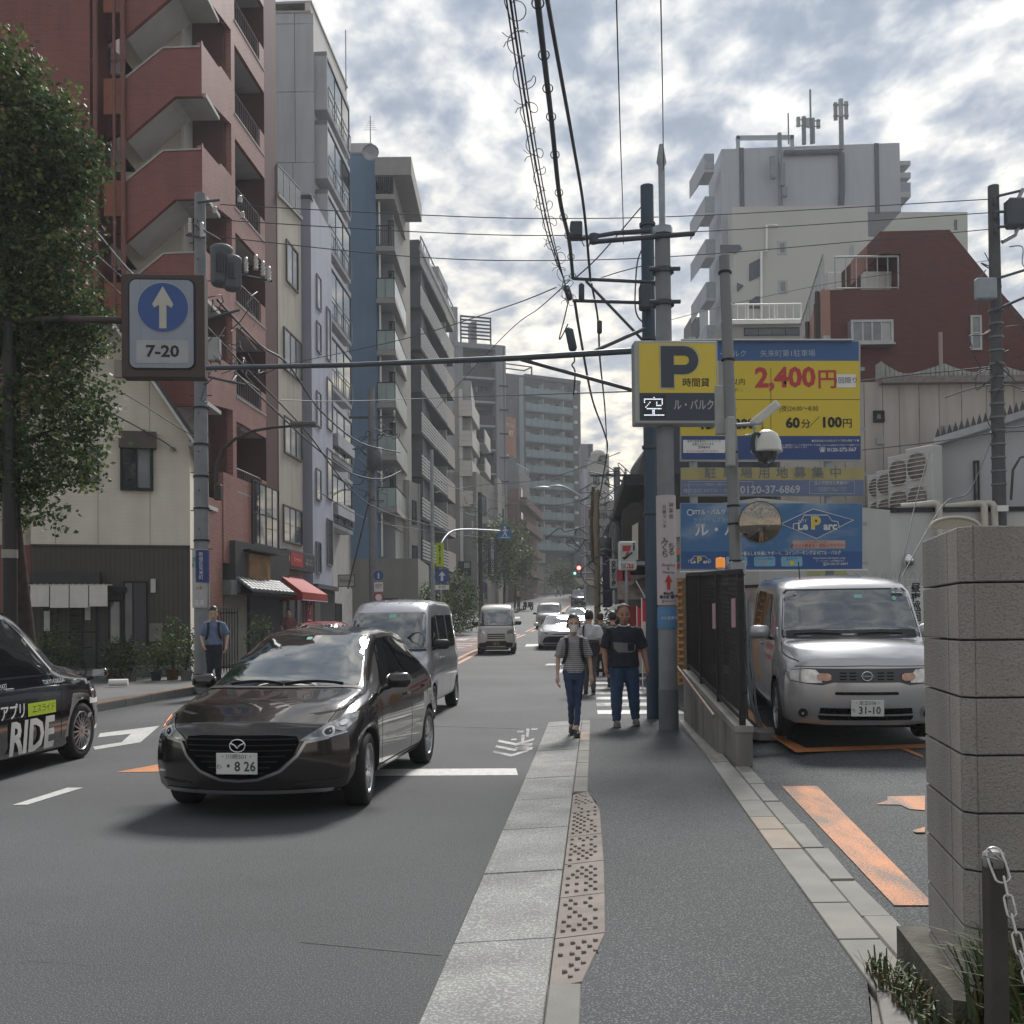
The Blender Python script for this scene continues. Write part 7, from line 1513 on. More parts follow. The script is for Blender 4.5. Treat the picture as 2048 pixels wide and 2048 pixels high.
# ---- black taxi at the left edge --------------------------------------------------------
TX=dict(L=4.4,W=1.695,r=.325,axles=(.80,3.55),spokes=16,rimr=.70,sh=.95,zb=[(0,.22),(1.2,.15),(4.4,.2)],w=[(0,.78),(.4,.83),(1,.8475),(4.0,.8475),(4.4,.80)],zs=[(0,.80),(.3,.90),(1.,.95),(2.,.98),(4.,1.0),(4.4,.97)],zt=[(0,.88),(.2,1.0),(1.0,1.09),(1.15,1.11),(1.5,1.38),(1.85,1.62),(2.2,1.74),(3.2,1.79),(4.1,1.70),(4.3,1.4),(4.4,1.1)],wt=[(0,.62),(1.1,.72),(2.0,.60),(3.8,.60),(4.4,.7)],front=(.34,2.4,[(.2,.05),(.45,0),(.7,.02),(.9,.08)]),rear=(.15,[(.3,.02),(1.,0)]),cr=.03,shield=[(-.66,1.1),(.66,1.1),(.56,1.56),(-.56,1.56)],side=[[(1.45,1.03),(1.52,1.12),(1.85,1.42),(2.1,1.59),(2.62,1.64),(2.66,1.03)],[(2.78,1.03),(2.76,1.60),(3.5,1.60),(3.55,1.03)],[(3.66,1.05),(3.64,1.58),(4.0,1.55),(4.1,1.08)]],seams=[[(1.34,.3),(1.32,.9),(1.5,1.0)],[(2.70,.25),(2.70,1.62)],[(3.6,.7),(3.6,1.6)]],handles=[(2.45,.90)],hmat=CHROME)
TB=paintm('black_taxi_paint',(.006,.006,.009),.2,.12)
t,pr,X=make_car('taxi','black taxi with large RIDE lettering leaving at the left edge',TX,(-5.83,12.62),(.03,1.0),TB,'taxi')
for q in(((1.45,1.012),(4.1,1.012)),((1.43,1.06),(1.83,1.44),(2.08,1.615),(2.7,1.665),(4.0,1.64)),((1.12,1.10),(1.46,1.37),(1.8,1.62),(2.2,1.73))):seam(pr,[(X(d),z)for d,z in q],'-y',.022,CHROME,'chrome_strip',t,.008)
patch(pr,[(X(d),z)for d,z in((.12,.62),(.62,.63),(.62,.70),(.48,.68),(.12,.70))],'-y',WHT,'white_flash',t,.006,.04);patch(pr,[(X(d),z)for d,z in((.10,.80),(.42,.92),(.40,.97),(.06,.86))],'-y',HLB,'headlight',t,.008,.04)
patch(pr,[(X(d),z)for d,z in((.62,.86),(.70,.86),(.70,.92),(.62,.92))],'-y',M('sign_pale'),'small_badge',t,.006,.04);patch(pr,[(X(d),z)for d,z in((.66,.52),(.56,.52),(.58,.47),(.68,.47))],'-y',M('sign_pale'),'small_badge',t,.006,.04)
def wrap(s_,size,mat,x,z,**k):
 o=_text(s_,size,mat,t,0,0,0,**k);me=o.data;M_=Matrix.Rotation(pi/2,4,'X')
 bm=bmesh.new();bm.from_mesh(me);
 for v in bm.verts:q=M_@v.co;p=pr.hit(x+q.x,z+q.z,'-y',.022);v.co=p
 bm.to_mesh(me);bm.free();o.rotation_euler=(0,0,0);o.location=(0,0,0)
 return o
wrap('RIDE',.46,CW,X(2.0),.385,bold=.014,sx=.95);wrap('タクシーアプリ',.17,CW,X(2.74),.665,bold=.003);wrap('TOKYO KOKUSAI',.062,M('letter_grey'),X(1.50),.93);wrap('3437',.07,M('letter_grey'),X(2.55),.93)
a_=[(X(2.10+.22),.60),(X(1.50),.60),(X(1.50),.74),(X(2.32-.24),.74)];patch(pr,[(X(2.08),.60),(X(1.48),.60),(X(1.48),.735),(X(2.08),.735)],'-y',M('lime_sticker',(.45,.60,.03),.5,0,.03),'lime_sticker',t,.006,.05);o=wrap('エスライド',.10,CBK,X(1.78),.665);
for v in o.data.vertices:v.co.y-=.002
mirror_(pr,t,X(.55),.98,.93,TB,.8,sides=(-1,))
# ---- silver van behind the hatchback, white kei van ----------------------------------------
VN=dict(L=3.395,W=1.475,r=.27,axles=(.55,3.0),spokes=6,rimr=.62,sh=.96,zb=[(0,.24),(3.395,.24)],w=[(0,.70),(.3,.73),(3.1,.7375),(3.395,.71)],zs=[(0,.86),(.2,.96),(.6,1.02),(3.395,1.02)],zt=[(0,.98),(.1,1.05),(.2,1.12),(.5,1.50),(.72,1.74),(.95,1.85),(1.6,1.90),(3.0,1.89),(3.3,1.80),(3.395,1.5)],wt=[(0,.60),(.2,.66),(.72,.61),(1.2,.60),(3.395,.61)],front=(.13,2.6,[(.25,.03),(.5,0),(.8,.02),(1.,.06)]),rear=(.06,[(.3,.0),(1.5,0)]),cr=.03,shield=[(-.625,1.12),(.625,1.12),(.64,1.15),(.585,1.66),(.55,1.70),(-.55,1.70),(-.585,1.66),(-.64,1.15)],side=[[(.55,1.10),(.66,1.3),(.92,1.62),(1.25,1.66),(1.27,1.10)],[(1.40,1.10),(1.38,1.66),(2.15,1.66),(2.17,1.10)],[(2.30,1.10),(2.28,1.66),(3.05,1.66),(3.08,1.12)]],seams=[[(.50,.35),(.5,1.05)],[(1.33,.3),(1.33,1.7)],[(2.22,.3),(2.22,1.7)]],handles=[(1.15,.95),(1.48,.95)])
def van(label,pos,head,paint_,txt,black_bumper=False,zb_=None):
 t,pr,X=make_car('van',label,VN,pos,head,paint_,'van')
 patch(pr,[(sg_,z)for sg_,z in((.40,.78),(.62,.80),(.67,.90),(.64,.96),(.42,.90))],'x',HLB,'headlight',t,.008,.05,mirror=True)
 for k in range(3):patch(pr,rrect(-.34,.34,.60+k*.075,.64+k*.075,.01,2),'x',GRL,'grille_slot',t,.006,.08)
 if black_bumper:patch(pr,[(-.70,.26),(.70,.26),(.70,.44),(.42,.46),(.36,.52),(-.36,.52),(-.42,.46),(-.70,.44)],'x',TRIMB,'bumper',t,.008,.08);patch(pr,rrect(-.36,.36,.30,.325,.006,2),'x',WHT,'bumper_trim',t,.014,.08)
 else:patch(pr,rrect(-.4,.4,.30,.40,.02,2),'x',GRL,'lower_intake',t,.006,.08)
 if txt:plate(t,pr.hit(0,.42,'x',.02).x,.43,'品川480',txt,'り',yellow=black_bumper)
 mirror_(pr,t,X(.62),1.18,.84,TRIMB,1.15);patch(pr,rrect(.0,.12,1.60,1.67,.01,2),'x',STK,'sticker',t,.01,.04)
 seam(pr,[(-.64,1.105),(.64,1.105)],'x',.03,TRIMB,'cowl',t,.009)
 for k in range(3):seam(pr,[(X(.9),.1+.2*k),(X(3.2),.1+.2*k)],'z',.02,paint_,'roof_rib',t,.012,mirror=True)
 return t,pr,X
van('silver van driving close behind the dark hatchback',(-2.02,15.6),(-.09,-1),paintm('pale_silver_paint',(.42,.43,.47),.5,.3),None)
van('small white delivery van with black bumper on the centre of the road',(-.62,38.5),(-.02,-1),paintm('van_white_paint',(.62,.61,.58),0,.35),'86-13',True)
# ---- white sedan, pale compact and others further away ---------------------------------------
CM=dict(L=4.88,W=1.84,r=.33,axles=(.95,3.78),spokes=5,rimr=.7,zb=[(0,.17),(4.88,.22)],w=[(0,.84),(.4,.90),(1,.92),(4.2,.92),(4.88,.84)],zs=[(0,.66),(.3,.76),(1.,.86),(2.5,.92),(4.,.95),(4.88,.92)],zt=[(0,.72),(.2,.80),(1.2,.97),(1.35,1.0),(1.9,1.26),(2.3,1.39),(2.8,1.44),(3.4,1.40),(4.0,1.18),(4.3,1.08),(4.88,1.03)],wt=[(0,.7),(1.2,.78),(2.3,.60),(3.4,.58),(4.2,.70),(4.88,.74)],front=(.36,2.4,[(.17,.06),(.4,0),(.65,.02),(.8,.1)]),rear=(.25,[(.3,.05),(.7,0)]),cr=.02,shield=[(-.68,1.02),(.68,1.02),(.56,1.37),(-.56,1.37)],side=[[(1.75,.98),(2.3,1.32),(2.75,1.36),(2.78,.98)],[(2.86,.98),(2.84,1.36),(3.4,1.3),(3.8,1.05)]],seams=[[(1.5,.3),(1.5,.9)],[(2.82,.28),(2.82,1.)]])
WPT=paintm('pearl_white_paint',(.60,.60,.61),.1,.25)
t,pr,X=make_car('sedan','white sedan with angular dark grille behind the woman in the mask',CM,(1.98,41.6),(-.03,-1),WPT)
patch(pr,[(-.75,.30),(.75,.30),(.66,.50),(.5,.56),(-.5,.56),(-.66,.50)],'x',GRL,'lower_grille',t,.006,.08);patch(pr,[(-.45,.62),(.45,.62),(.2,.66),(-.2,.66)],'x',GRL,'upper_grille',t,.006,.08);patch(pr,[(-.70,.20),(.70,.20),(.72,.26),(-.72,.26)],'x',TRIMB,'lip',t,.006,.08);patch(pr,[(.45,.64),(.80,.70),(.82,.76),(.6,.73)],'x',HLG,'headlight',t,.008,.06,mirror=True);mirror_(pr,t,X(1.75),1.02,1.0,WPT)
for k in range(3):seam(pr,[(-.66+.03*k,.345+k*.06),(.66-.03*k,.345+k*.06)],'x',.014,M('grille_bar'),'grille_bar',t,.012)
def boxcar(name,label,pos,head,paint_,sc=(1,1,1),spc=None,top=None,cat='car',base=None):
 t,pr,X=make_car(name,label,spc or MZ,pos,head,paint_,cat,base);sp_=spc or MZ
 mirror_(pr,t,X(1.5),1.0,.95,TRIMB);patch(pr,[(.48,.62),(.76,.66),(.78,.78),(.55,.70)],'x',HLB,'headlight',t,.008,.06,mirror=True);patch(pr,[(-.42,.36),(.42,.36),(.42,.62),(-.42,.62)],'x',GRL,'grille',t,.006,.08)
 return t
boxcar('compact_car','pale silver compact car following the white sedan',(2.35,66),(-.08,-1),paintm('pale_gold_paint',(.45,.44,.42),.5,.3),spc=CU)
boxcar('compact_car','dark small car half hidden behind the pedestrians on the far kerb side',(3.75,60.),(-.08,-1),paintm('black_paint',(.02,.02,.022),.3,.2))
MNV=dict(CU);t=boxcar('minivan','two tone minivan with a pale roof and black front far up the street',(7.1,108.),(-.1,-1),paintm('black_paint',(.02,.02,.022),.3,.2),spc=CU);
MB().bbox(-1.6,.6,-.6,.6,1.66,1.74,.03).obj('pale_roof',WPT,t);MB().lathe([(.0,.16),(.1,.14),(.12,0)],(.1,0,1.74),10).obj('roof_lamp',WHT,t)
boxcar('compact_car','silver car parked nose out beside the dark green shrub on the left',(-4.9,59.),(1,-.25),paintm('silver_paint',(.40,.39,.385),.7,.30),base=g(59)+.1)
boxcar('compact_car','red car whose roof shows above the dark hatchback',(-5.2,24.5),(-.05,-1),paintm('red_car_paint',(.32,.02,.02),.2,.25))
# ================================================================ PEOPLE
SKIN=M('skin',(.52,.33,.245),.55,0,.05,8);SKIN2=M('skin_tanned',(.33,.175,.12),.5,0,.06,8);HAIR=M('black_hair',(.012,.010,.010),.5,0,.2,30)
def remesh(mb,vox,name,mat,smooth=4):
 me=mb.mesh(name,mat);ob=bpy.data.objects.new('r',me);COL.objects.link(ob)
 md=ob.modifiers.new('r','REMESH');md.mode='VOXEL';md.voxel_size=vox;md.use_smooth_shade=True
 sm=ob.modifiers.new('s','SMOOTH');sm.factor=.5;sm.iterations=smooth
 dg=bpy.context.evaluated_depsgraph_get();out=bpy.data.meshes.new_from_object(ob.evaluated_get(dg));bpy.data.objects.remove(ob);out.name=name
 out.materials.clear();out.materials.append(mat);out.polygons.foreach_set('use_smooth',[True]*len(out.polygons));return out
def loft(mb,secs,n=20):
 """secs: (x, y, z, rx, ry) ellipses stacked upwards"""
 vs=[(x+rx*cos(2*pi*k/n),y+ry*sin(2*pi*k/n),z)for x,y,z,rx,ry in secs for k in range(n)];N=len(secs)
 mb.add(vs,[(i*n+k,i*n+(k+1)%n,(i+1)*n+(k+1)%n,(i+1)*n+k)for i in range(N-1)for k in range(n)]);mb.add(vs[:n],[tuple(range(n))[::-1]]);mb.add(vs[-n:],[tuple(range(n))]);return mb
def person(label,pos,z,face_az,H,J,top,legs,shoe,skin=None,hair='short',build=1.0,mask=False,vox=.012,base_name='person',hairm=None,sleeve=.55,extras=None,collar=None,topmat2=None,ankle=.0):
 """faces -y at face_az=0; J gives hands and feet; the figure is built for 1.7 m and scaled"""
 t=thing('person',label,'person',(pos[0],pos[1],z),face_az);k=H/1.70;skin=skin or SKIN
 SH={s:Vector((s*.172*build,0.01,1.362))for s in(1,-1)};HP={s:Vector((s*.085,0,.90))for s in(1,-1)}
 lean=J.get('lean',0.)
 b=MB();B_=build
 hz=1.575;hy=-.02+J.get('head_y',0);hx=J.get('head_x',0);nod=J.get('nod',0.)
 loft(b,[(0,0,.86,.145*B_,.10*B_),(0,0,.95,.15*B_,.105*B_),(0,0,1.08,.128*B_,.095*B_),(0,.0,1.22,.140*B_,.10*B_),(0,.0,1.32,.150*B_,.09),(0,.005,1.38,.105*B_,.065),(0,.005,1.43,.055,.052)])
 b.tube([(0,.01,1.40),(hx*.5,0,1.47),(hx,hy+.02,1.53)],[.062,.054,.052],12)
 hd=MB();hd.ell((0,.008,0.03),(.076,.094,.105),20,14);hd.ell((0,-.028,-.045),(.058,.062,.072),16,12);hd.ell((0,-.066,-.088),(.026,.022,.022),10,8)
 hd.tube([(0,-.088,.02),(0,-.110,-.022),(0,-.100,-.034)],[.010,.016,.013],8)
 for s in(1,-1):hd.ell((s*.078,.012,-.012),(.012,.022,.033),10,8);hd.ell((s*.045,-.055,-.025),(.024,.03,.024),10,8)
 hd.tube([(-.025,-.092,-.062),(0,-.097,-.062),(.025,-.092,-.062)],[.006,.009,.006],6)
 Mh=Matrix.Translation((hx,hy,hz))@Matrix.Rotation(nod,4,'X')@Matrix.Rotation(J.get('turn',0.),4,'Z')@Matrix.Scale(1.12,4);hd.xf(Mh);b.add(hd.v,hd.f)
 wr={}
 for s in(1,-1):
  sh,el,wri=SH[s],Vector(J['elbow'][s]),Vector(J['wrist'][s]);wr[s]=(el,wri)
  b.tube([sh+Vector((-s*.04,0,-.01)),sh+(el-sh)*.3,el,el+(wri-el)*.35,wri],[.040*B_,.044*B_,.037*B_,.038*B_,.025*B_],12);b.ell(sh,(.045*B_,.045*B_,.042),10,8)
  d=(wri-el).normalized();pc=wri+d*.045;b.tube([wri,pc,wri+d*.09],[.024,.033,.028],10)
  hp,kn,an=HP[s],Vector(J['knee'][s]),Vector(J['ankle'][s]);lw_=J.get('leg',1.)*.8;b.tube([hp,hp+(kn-hp)*.4,kn,kn+(an-kn)*.35,an],[.075*B_*min(1,lw_*1.2),.065*B_*lw_*1.1,.050*B_*lw_,.050*B_*lw_,.034],12)
  b.ell(an+Vector((0,-.05,-.045)),(.038,.11,.035),10,8)
 body=remesh(b,vox,'body',skin)
    # fingers and thumb added to the same mesh
 fm=MB()
 for s in(1,-1):
  el,wri=wr[s];d=(wri-el).normalized();sd=Vector((0,-1,0));sd=(sd-d*sd.dot(d)).normalized();inn=d.cross(sd)*1.;inn=inn if inn.x*s<0 else-inn
  for q,(o_,L_f)in enumerate(((-.024,.062),(-.008,.072),(.008,.067),(.024,.052))):
   a=wri+d*.085-sd*o_*-1;p1=a+d*L_f*.5+inn*.008;p2=a+d*L_f*.85+inn*.028;p3=a+d*L_f+inn*.045;fm.tube([a,p1,p2,p3],[.0095,.009,.008,.006],8)
  a=wri+d*.03+sd*.028;fm.tube([a,a+d*.03+sd*.018+inn*.008,a+d*.06+sd*.02+inn*.02],[.011,.010,.007],8)
 bm=bmesh.new();bm.from_mesh(body);fme=fm.mesh('f',skin);bm.from_mesh(fme);
 for f in bm.faces:f.smooth=True
 bm.to_mesh(body);bm.free();bo=link('body',body,t)
    # face details
 e=MB()
 for s in(1,-1):
  e.ell((s*.031,-.083,.004),(.012,.006,.0055),10,6);
 e.xf(Mh).obj('eyes',M('eye_dark',(.02,.015,.012),.2),bo);e=MB()
 for s in(1,-1):e.tube([(s*.018,-.092,.026),(s*.034,-.090,.031),(s*.050,-.078,.026)],[.004,.0045,.003],6)
 e.tube([(-.020,-.101,-.063),(0,-.106,-.063),(.020,-.101,-.063)],.003,5)
 e.xf(Mh).obj('brows',hairm or HAIR,bo)
 if hair:
  hm=MB();nu,nv=24,14;vs=[];rr_={'short':1.06,'tied':1.07,'grey':1.05}[hair];C=(0,.012,.036)
  for j in range(nv+1):
   th=pi*j/nv*.72
   for i in range(nu):
    a=2*pi*i/nu;x,y,z_=.078*rr_*sin(th)*cos(a),.097*rr_*sin(th)*sin(a),.108*rr_*cos(th)
    lim=.045 if hair!='grey' else .075
    if y<-.02:z_=max(z_,lim+.02*(1-abs(x)/.08));
    if z_>lim-.001 and y<-.055:y=max(y,-.088 if hair!='grey' else-.06)
    elif abs(x)>.06 and y<.03:z_=max(z_,-.03)
    vs.append((C[0]+x+random.uniform(-.002,.002),C[1]+y,C[2]+z_+random.uniform(-.002,.002)))
  hm.add(vs,[(j*nu+i,(j+1)*nu+i,(j+1)*nu+(i+1)%nu,j*nu+(i+1)%nu)for j in range(nv)for i in range(nu)],smooth=True)
  if hair=='tied':hm.ell((0,.11,.03),(.03,.035,.035),10,8);hm.tube([(-.079,-.03,.03),(-.082,-.02,-.03)],[.012,.006],6);hm.tube([(.079,-.03,.03),(.082,-.02,-.03)],[.012,.006],6)
  hm.xf(Mh).obj('hair',hairm or HAIR,t)
 if mask:
  mm=MB();vs=[]
  for j in range(7):
   z_=.004-j*.0145
   for i in range(11):a=-1.25+2.5*i/10;vs.append((.066*sin(a)*(1-.05*j),-.036-.075*cos(a)-(.012 if abs(a)<.4 else 0)*(1 if 0<j<5 else .3),z_-.008*abs(sin(a))*(j-3)/3))
  mm.add(vs,[(j*11+i,j*11+i+1,(j+1)*11+i+1,(j+1)*11+i)for j in range(6)for i in range(10)],smooth=True).xf(Mh).obj('face_mask',M('mask_white',(.62,.62,.60),.8,0,0),t)
  gl=MB()
  for s in(1,-1):gl.tube([(s*.031+.022*cos(2*pi*q/14),-.096,.003+.016*sin(2*pi*q/14))for q in range(15)],.0016,4,cap=False)
  gl.tube([(-.009,-.097,.005),(.009,-.097,.005)],.0016,4);gl.xf(Mh).obj('spectacles',M('spectacle_brown',(.10,.05,.03),.4),t)
    # clothes
 c=MB();tb=J.get('hem',.86);flare=J.get('flare',1.0)
 loft(c,[(0,.0,tb,.168*B_*flare,.128*B_*flare),(0,0,.95,.168*B_*flare,.126*B_),(0,0,1.08,.150*B_*flare,.118*B_),(0,0,1.22,.165*B_,.125*B_),(0,0,1.33,.178*B_,.115),(0,.005,1.385,.150*B_,.088),(0,.006,1.415,.105,.074),(0,.008,1.438,.074,.066)])
 for s in(1,-1):
  sh,el=SH[s],wr[s][0];e_=sh+(el-sh)*sleeve/.55*.92 if sleeve<.9 else el
  pts=[sh+Vector((-s*.06,0,-.0)),sh+Vector((s*.0,0,-.012)),sh+(el-sh)*.35,e_];rr=[.064,.066*B_,.068*B_,.072*B_]
  if sleeve>=.9:pts+=[el+(wr[s][1]-el)*.9];rr+=[.048]
  c.tube(pts,rr,12)
 cl=remesh(c,vox,'shirt',top,5)
    # carve the neck opening and hem ripple
 for v in cl.vertices:
  if v.co.z<tb+.14:v.co.y+=.006*sin(v.co.x*55+1)*(1-(v.co.z-tb)/.14);
  v.co.x+=.004*sin(v.co.z*38+v.co.y*20);v.co.y+=.005*sin(v.co.z*27+v.co.x*31)
 link('shirt',cl,t)
 p=MB();loft(p,[(0,0,.80,.150*B_,.112*B_),(0,0,.90,.160*B_,.118*B_),(0,0,1.02,.140*B_,.108*B_)])
 lw=J.get('leg',1.)
 for s in(1,-1):
  hp,kn,an=HP[s],Vector(J['knee'][s]),Vector(J['ankle'][s]);an2=an+(kn-an)*ankle+Vector((0,0,-.02));p.tube([hp+Vector((0,0,.04)),hp+(kn-hp)*.4,kn,kn+(an-kn)*.4,an2],[.098*B_,.088*B_*lw,.068*B_*lw,.064*B_*lw,.052*lw],14)
 tr=remesh(p,vox,'trousers',legs,5)
 for v in tr.vertices:v.co.y+=.004*sin(v.co.z*45+v.co.x*25);v.co.x+=.003*sin(v.co.z*60)
 link('trousers',tr,t)
 for s in(1,-1):
  an=Vector(J['ankle'][s]);q=MB();q.ell(an+Vector((0,-.055,-.05)),(.046,.132,.045),14,10);q.ell(an+Vector((0,.02,-.03)),(.042,.06,.055),12,8);q.bbox(an.x-.044,an.x+.044,an.y-.18,an.y+.07,an.z-.098,an.z-.07,.01)
  sm_=remesh(q,.01 if vox<.016 else vox,'shoe',shoe,2);so_=link('shoe',sm_,t)
  if s in J.get('heelup',()):pass
 if extras:extras(t,Mh)
 t.scale=(k,k,k);return t
STR=M('striped_tee',(.40,.38,.38),.85,0,.04,20,tex=tex_stripe((.085,.08,.09),.028,.62,2));JEAN=M('blue_jeans',(.028,.050,.110),.8,0,.35,7,bump=.3,bsc=200);JEAN2=M('mid_blue_jeans',(.022,.055,.12),.8,0,.3,6,bump=.3,bsc=200)
NVT=M('navy_tee',(.012,.016,.028),.85,0,.08,9);BKS=M('black_shoe',(.012,.013,.02),.5);GRS=M('grey_shoe',(.16,.15,.145),.7,0,.2,30);PACK=M('black_pack',(.012,.012,.016),.75)
def straps(t,Mh,bag=True,m=PACK):
 for s in(1,-1):
  pts=[(s*.105,.10,1.36),(s*.11,.03,1.435),(s*.105,-.07,1.40),(s*.10,-.125,1.28),(s*.115,-.128,1.15),(s*.15,-.05,1.05),(s*.15,.08,1.02)];o=MB()
  vs=[]
  for i,q in enumerate(pts):vs+=[(q[0]-.024,q[1],q[2]),(q[0]+.024,q[1],q[2])]
  vs2=[(a,b_-.008 if b_<.05 else b_+.008,c)for a,b_,c in vs];f=[(2*i,2*i+1,2*i+3,2*i+2)for i in range(len(pts)-1)];o.add(vs,f);o.add(vs2,[k[::-1]for k in f]);o.obj('strap',m,t)
 if bag:MB().bbox(-.14,.14,.13,.26,.98,1.38,.05).obj('backpack',m,t)
PW=dict(elbow={1:(.225,.03,1.10),-1:(-.225,.01,1.10)},wrist={1:(.245,-.01,.86),-1:(-.235,-.06,.85)},knee={1:(.055,-.0,.49),-1:(-.05,-.03,.49)},ankle={1:(.02,-.13,.10),-1:(-.03,.22,.12)},hem=.90,flare=1.04,leg=.82)
person('woman in a striped tee and white mask walking on the kerb with black backpack straps',(at(1148,1400,13.4).x,13.35),g(13.4)+.02,0.,1.58,PW,STR,JEAN,BKS,mask=True,hair='tied',build=.88,extras=straps,ankle=.18)
def tee_panel(t,Mh):
 bm_=[k_ for k_ in kids(t)if k_.name.startswith('shirt')][0];pr=Proj(bm_.data)
 def pf(pts,mat,nm,off):
  V=[]
  o=patch_front(pr,pts,mat,nm,t,off)
 pf([(-.165,1.19),(-.155,1.10),(-.10,1.045),(.10,1.045),(.15,1.08),(.155,1.15),(.13,1.165),(.0,1.18),(-.05,1.185)],M('grey_print',(.17,.17,.18),.85,0,.1,20),'print_panel',.006);pf([(.03,1.17),(.03,1.075),(.06,1.065),(.11,1.065),(.13,1.085),(.13,1.165)],NVT,'pocket',.012)
 MB().tube([(.075*cos(a),-.012+.072*sin(a),1.435-.02*(-sin(a)))for a in[pi+pi*q/10 for q in range(11)]],.010,6).obj('white_collar',M('collar_white',(.55,.54,.52),.8),t)
def patch_front(pr,pts,mat,name,parent,off):
 P=[];n=len(pts)
 for i in range(n):
  a,b_=Vector(pts[i]),Vector(pts[(i+1)%n]);q=max(1,int((b_-a).length/.02));P+=[a+(b_-a)*j/q for j in range(q)]
 xs=[p.x for p in P];ys=[p.y for p in P];I=[];x=min(xs)+.01
 while x<max(xs):
  y=min(ys)+.01
  while y<max(ys):I.append(Vector((x,y)));y+=.02
  x+=.02
 r=delaunay_2d_cdt(P+I,[(i,(i+1)%len(P))for i in range(len(P))],[],1,1e-5);q=[]
 for v in r[0]:
  h=pr.t.ray_cast(Vector((v.x,-3,v.y)),Vector((0,1,0)))[0];q.append((h+Vector((0,-off,0)))if h else Vector((v.x,-.1,v.y)))
 return MB().add(q,[tuple(f)for f in r[2]],smooth=True).obj(name,mat,parent)
PM=dict(elbow={1:(.285,.03,1.08),-1:(-.275,.02,1.08)},wrist={1:(.315,-.05,.84),-1:(-.275,-.08,.84)},knee={1:(.125,-.02,.48),-1:(-.12,-.05,.48)},ankle={1:(.155,.0,.11),-1:(-.135,-.12,.10)},hem=.83,flare=1.12,leg=1.12,nod=.10)
person('heavy-set man in a navy tee with grey chest panel and blue jeans',(at(1249,1400,14.3).x,14.3),g(14.3)+.05,.05,1.69,PM,NVT,JEAN2,GRS,skin=SKIN2,hair='grey',build=1.16,hairm=M('thin_grey_hair',(.10,.075,.06),.7,0,.3,40),extras=tee_panel)
PB_=dict(elbow={1:(.25,.0,1.12),-1:(-.24,.05,1.12)},wrist={1:(.26,-.08,.92),-1:(-.25,-.10,.95)},knee={1:(.075,-.05,.49),-1:(-.06,.02,.49)},ankle={1:(.08,-.05,.10),-1:(-.07,.16,.12)},hem=.95,leg=.95)
def slingbag(t,Mh):MB().bbox(-.2,.16,.12,.24,.78,1.12,.05).obj('shoulder_bag',PACK,t);MB().tube([(.13,.14,1.1),(.12,.12,1.38),(.10,.0,1.44),(.08,-.12,1.3)],.02,6).obj('bag_strap',PACK,t)
person('man seen from behind in a white tee with a black bag walking away',(at(1180,1400,20.8).x,20.8),g(20.8),pi-.05,1.70,PB_,M('white_tee',(.52,.52,.56),.85,0,.05,9),M('grey_trousers',(.085,.082,.078),.85,0,.2,8),BKS,build=1.08,extras=slingbag)
BLS=M('blue_shirt',(.13,.18,.31),.85,0,.1,9);DKT=M('dark_trousers',(.014,.015,.024),.85,0,.1,9)
PL=dict(elbow={1:(.27,.0,1.12),-1:(-.25,.0,1.12)},wrist={1:(.25,-.12,.90),-1:(-.2,-.16,.95)},knee={1:(.08,-.05,.49),-1:(-.08,-.02,.49)},ankle={1:(.09,.04,.10),-1:(-.09,-.04,.10)},hem=.93,nod=.35,head_y=-.03)
rf=thing('railing_fence','black upright bar fence between the left utility pole and the navy shutter','fence',(at(430,1300,27.5).x,27.5,g(27.5)+.13))
for k in range(9):MB().box(k*.075,k*.075+.025,0,.025,0,1.75).obj('bar',DK,rf)
MB().box(0,.63,.005,.02,1.6,1.64).box(0,.63,.005,.02,.12,.16).obj('rails',DK,rf)
person('man in a blue shirt and dark backpack looking down beside the left utility pole',(at(428,1300,21.0).x,21.0),g(21.0)+.14,.2,1.72,PL,BLS,DKT,BKS,vox=.02,extras=straps)
GRT=M('grey_jacket',(.14,.13,.15),.85,0,.1,9);KH=M('olive_jacket',(.05,.05,.035),.85,0,.2,9);BK=M('black_jacket',(.016,.016,.02),.8,0,.1,9)
PS_=dict(PL,nod=0.,head_y=0.)
person('person in dark clothes standing behind the man in the navy tee',(at(1226,1300,22.6).x,22.6),g(22.6),pi,1.66,PS_,KH,DKT,BKS,vox=.022,build=1.1)
person('person in a grey jacket further back beside the tan pole',(at(1201,1300,26.5).x,26.5),g(26.5),pi,1.62,PS_,GRT,DKT,BKS,vox=.025)
def umb(t,Mh):m=MB();m.lathe([(.0,1.98),(.2,1.95),(.36,1.87),(.44,1.77)],(0,0,0),16);m.obj('parasol',M('parasol_white',(.6,.6,.58),.7),t);MB().tube([(.12,-.1,1.05),(.03,-.03,1.97)],.01,5).obj('parasol_stick',DK,t)
person('person under a small white parasol on the far pavement',(at(1212,1300,33).x+.5,33),g(33)+.1,pi,1.55,PS_,BK,DKT,BKS,vox=.025,extras=umb)
PWK=dict(elbow={1:(.25,-.12,1.14),-1:(-.25,.16,1.14)},wrist={1:(.22,-.32,1.0),-1:(-.24,.26,.95)},knee={1:(.08,.10,.50),-1:(-.08,-.18,.50)},ankle={1:(.08,.36,.14),-1:(-.08,-.30,.10)},hem=.9)
person('person in a pale top striding across the road far ahead',(at(1117,1190,148).x,148),g(148),-pi/2,1.72,PWK,M('pale_top',(.35,.40,.44),.8),DKT,BKS,vox=.035)
person('person in a long dark coat on the left pavement far ahead',(at(1037,1200,96).x,96),g(96)+.1,.3,1.68,PS_,BK,BK,BKS,vox=.035)
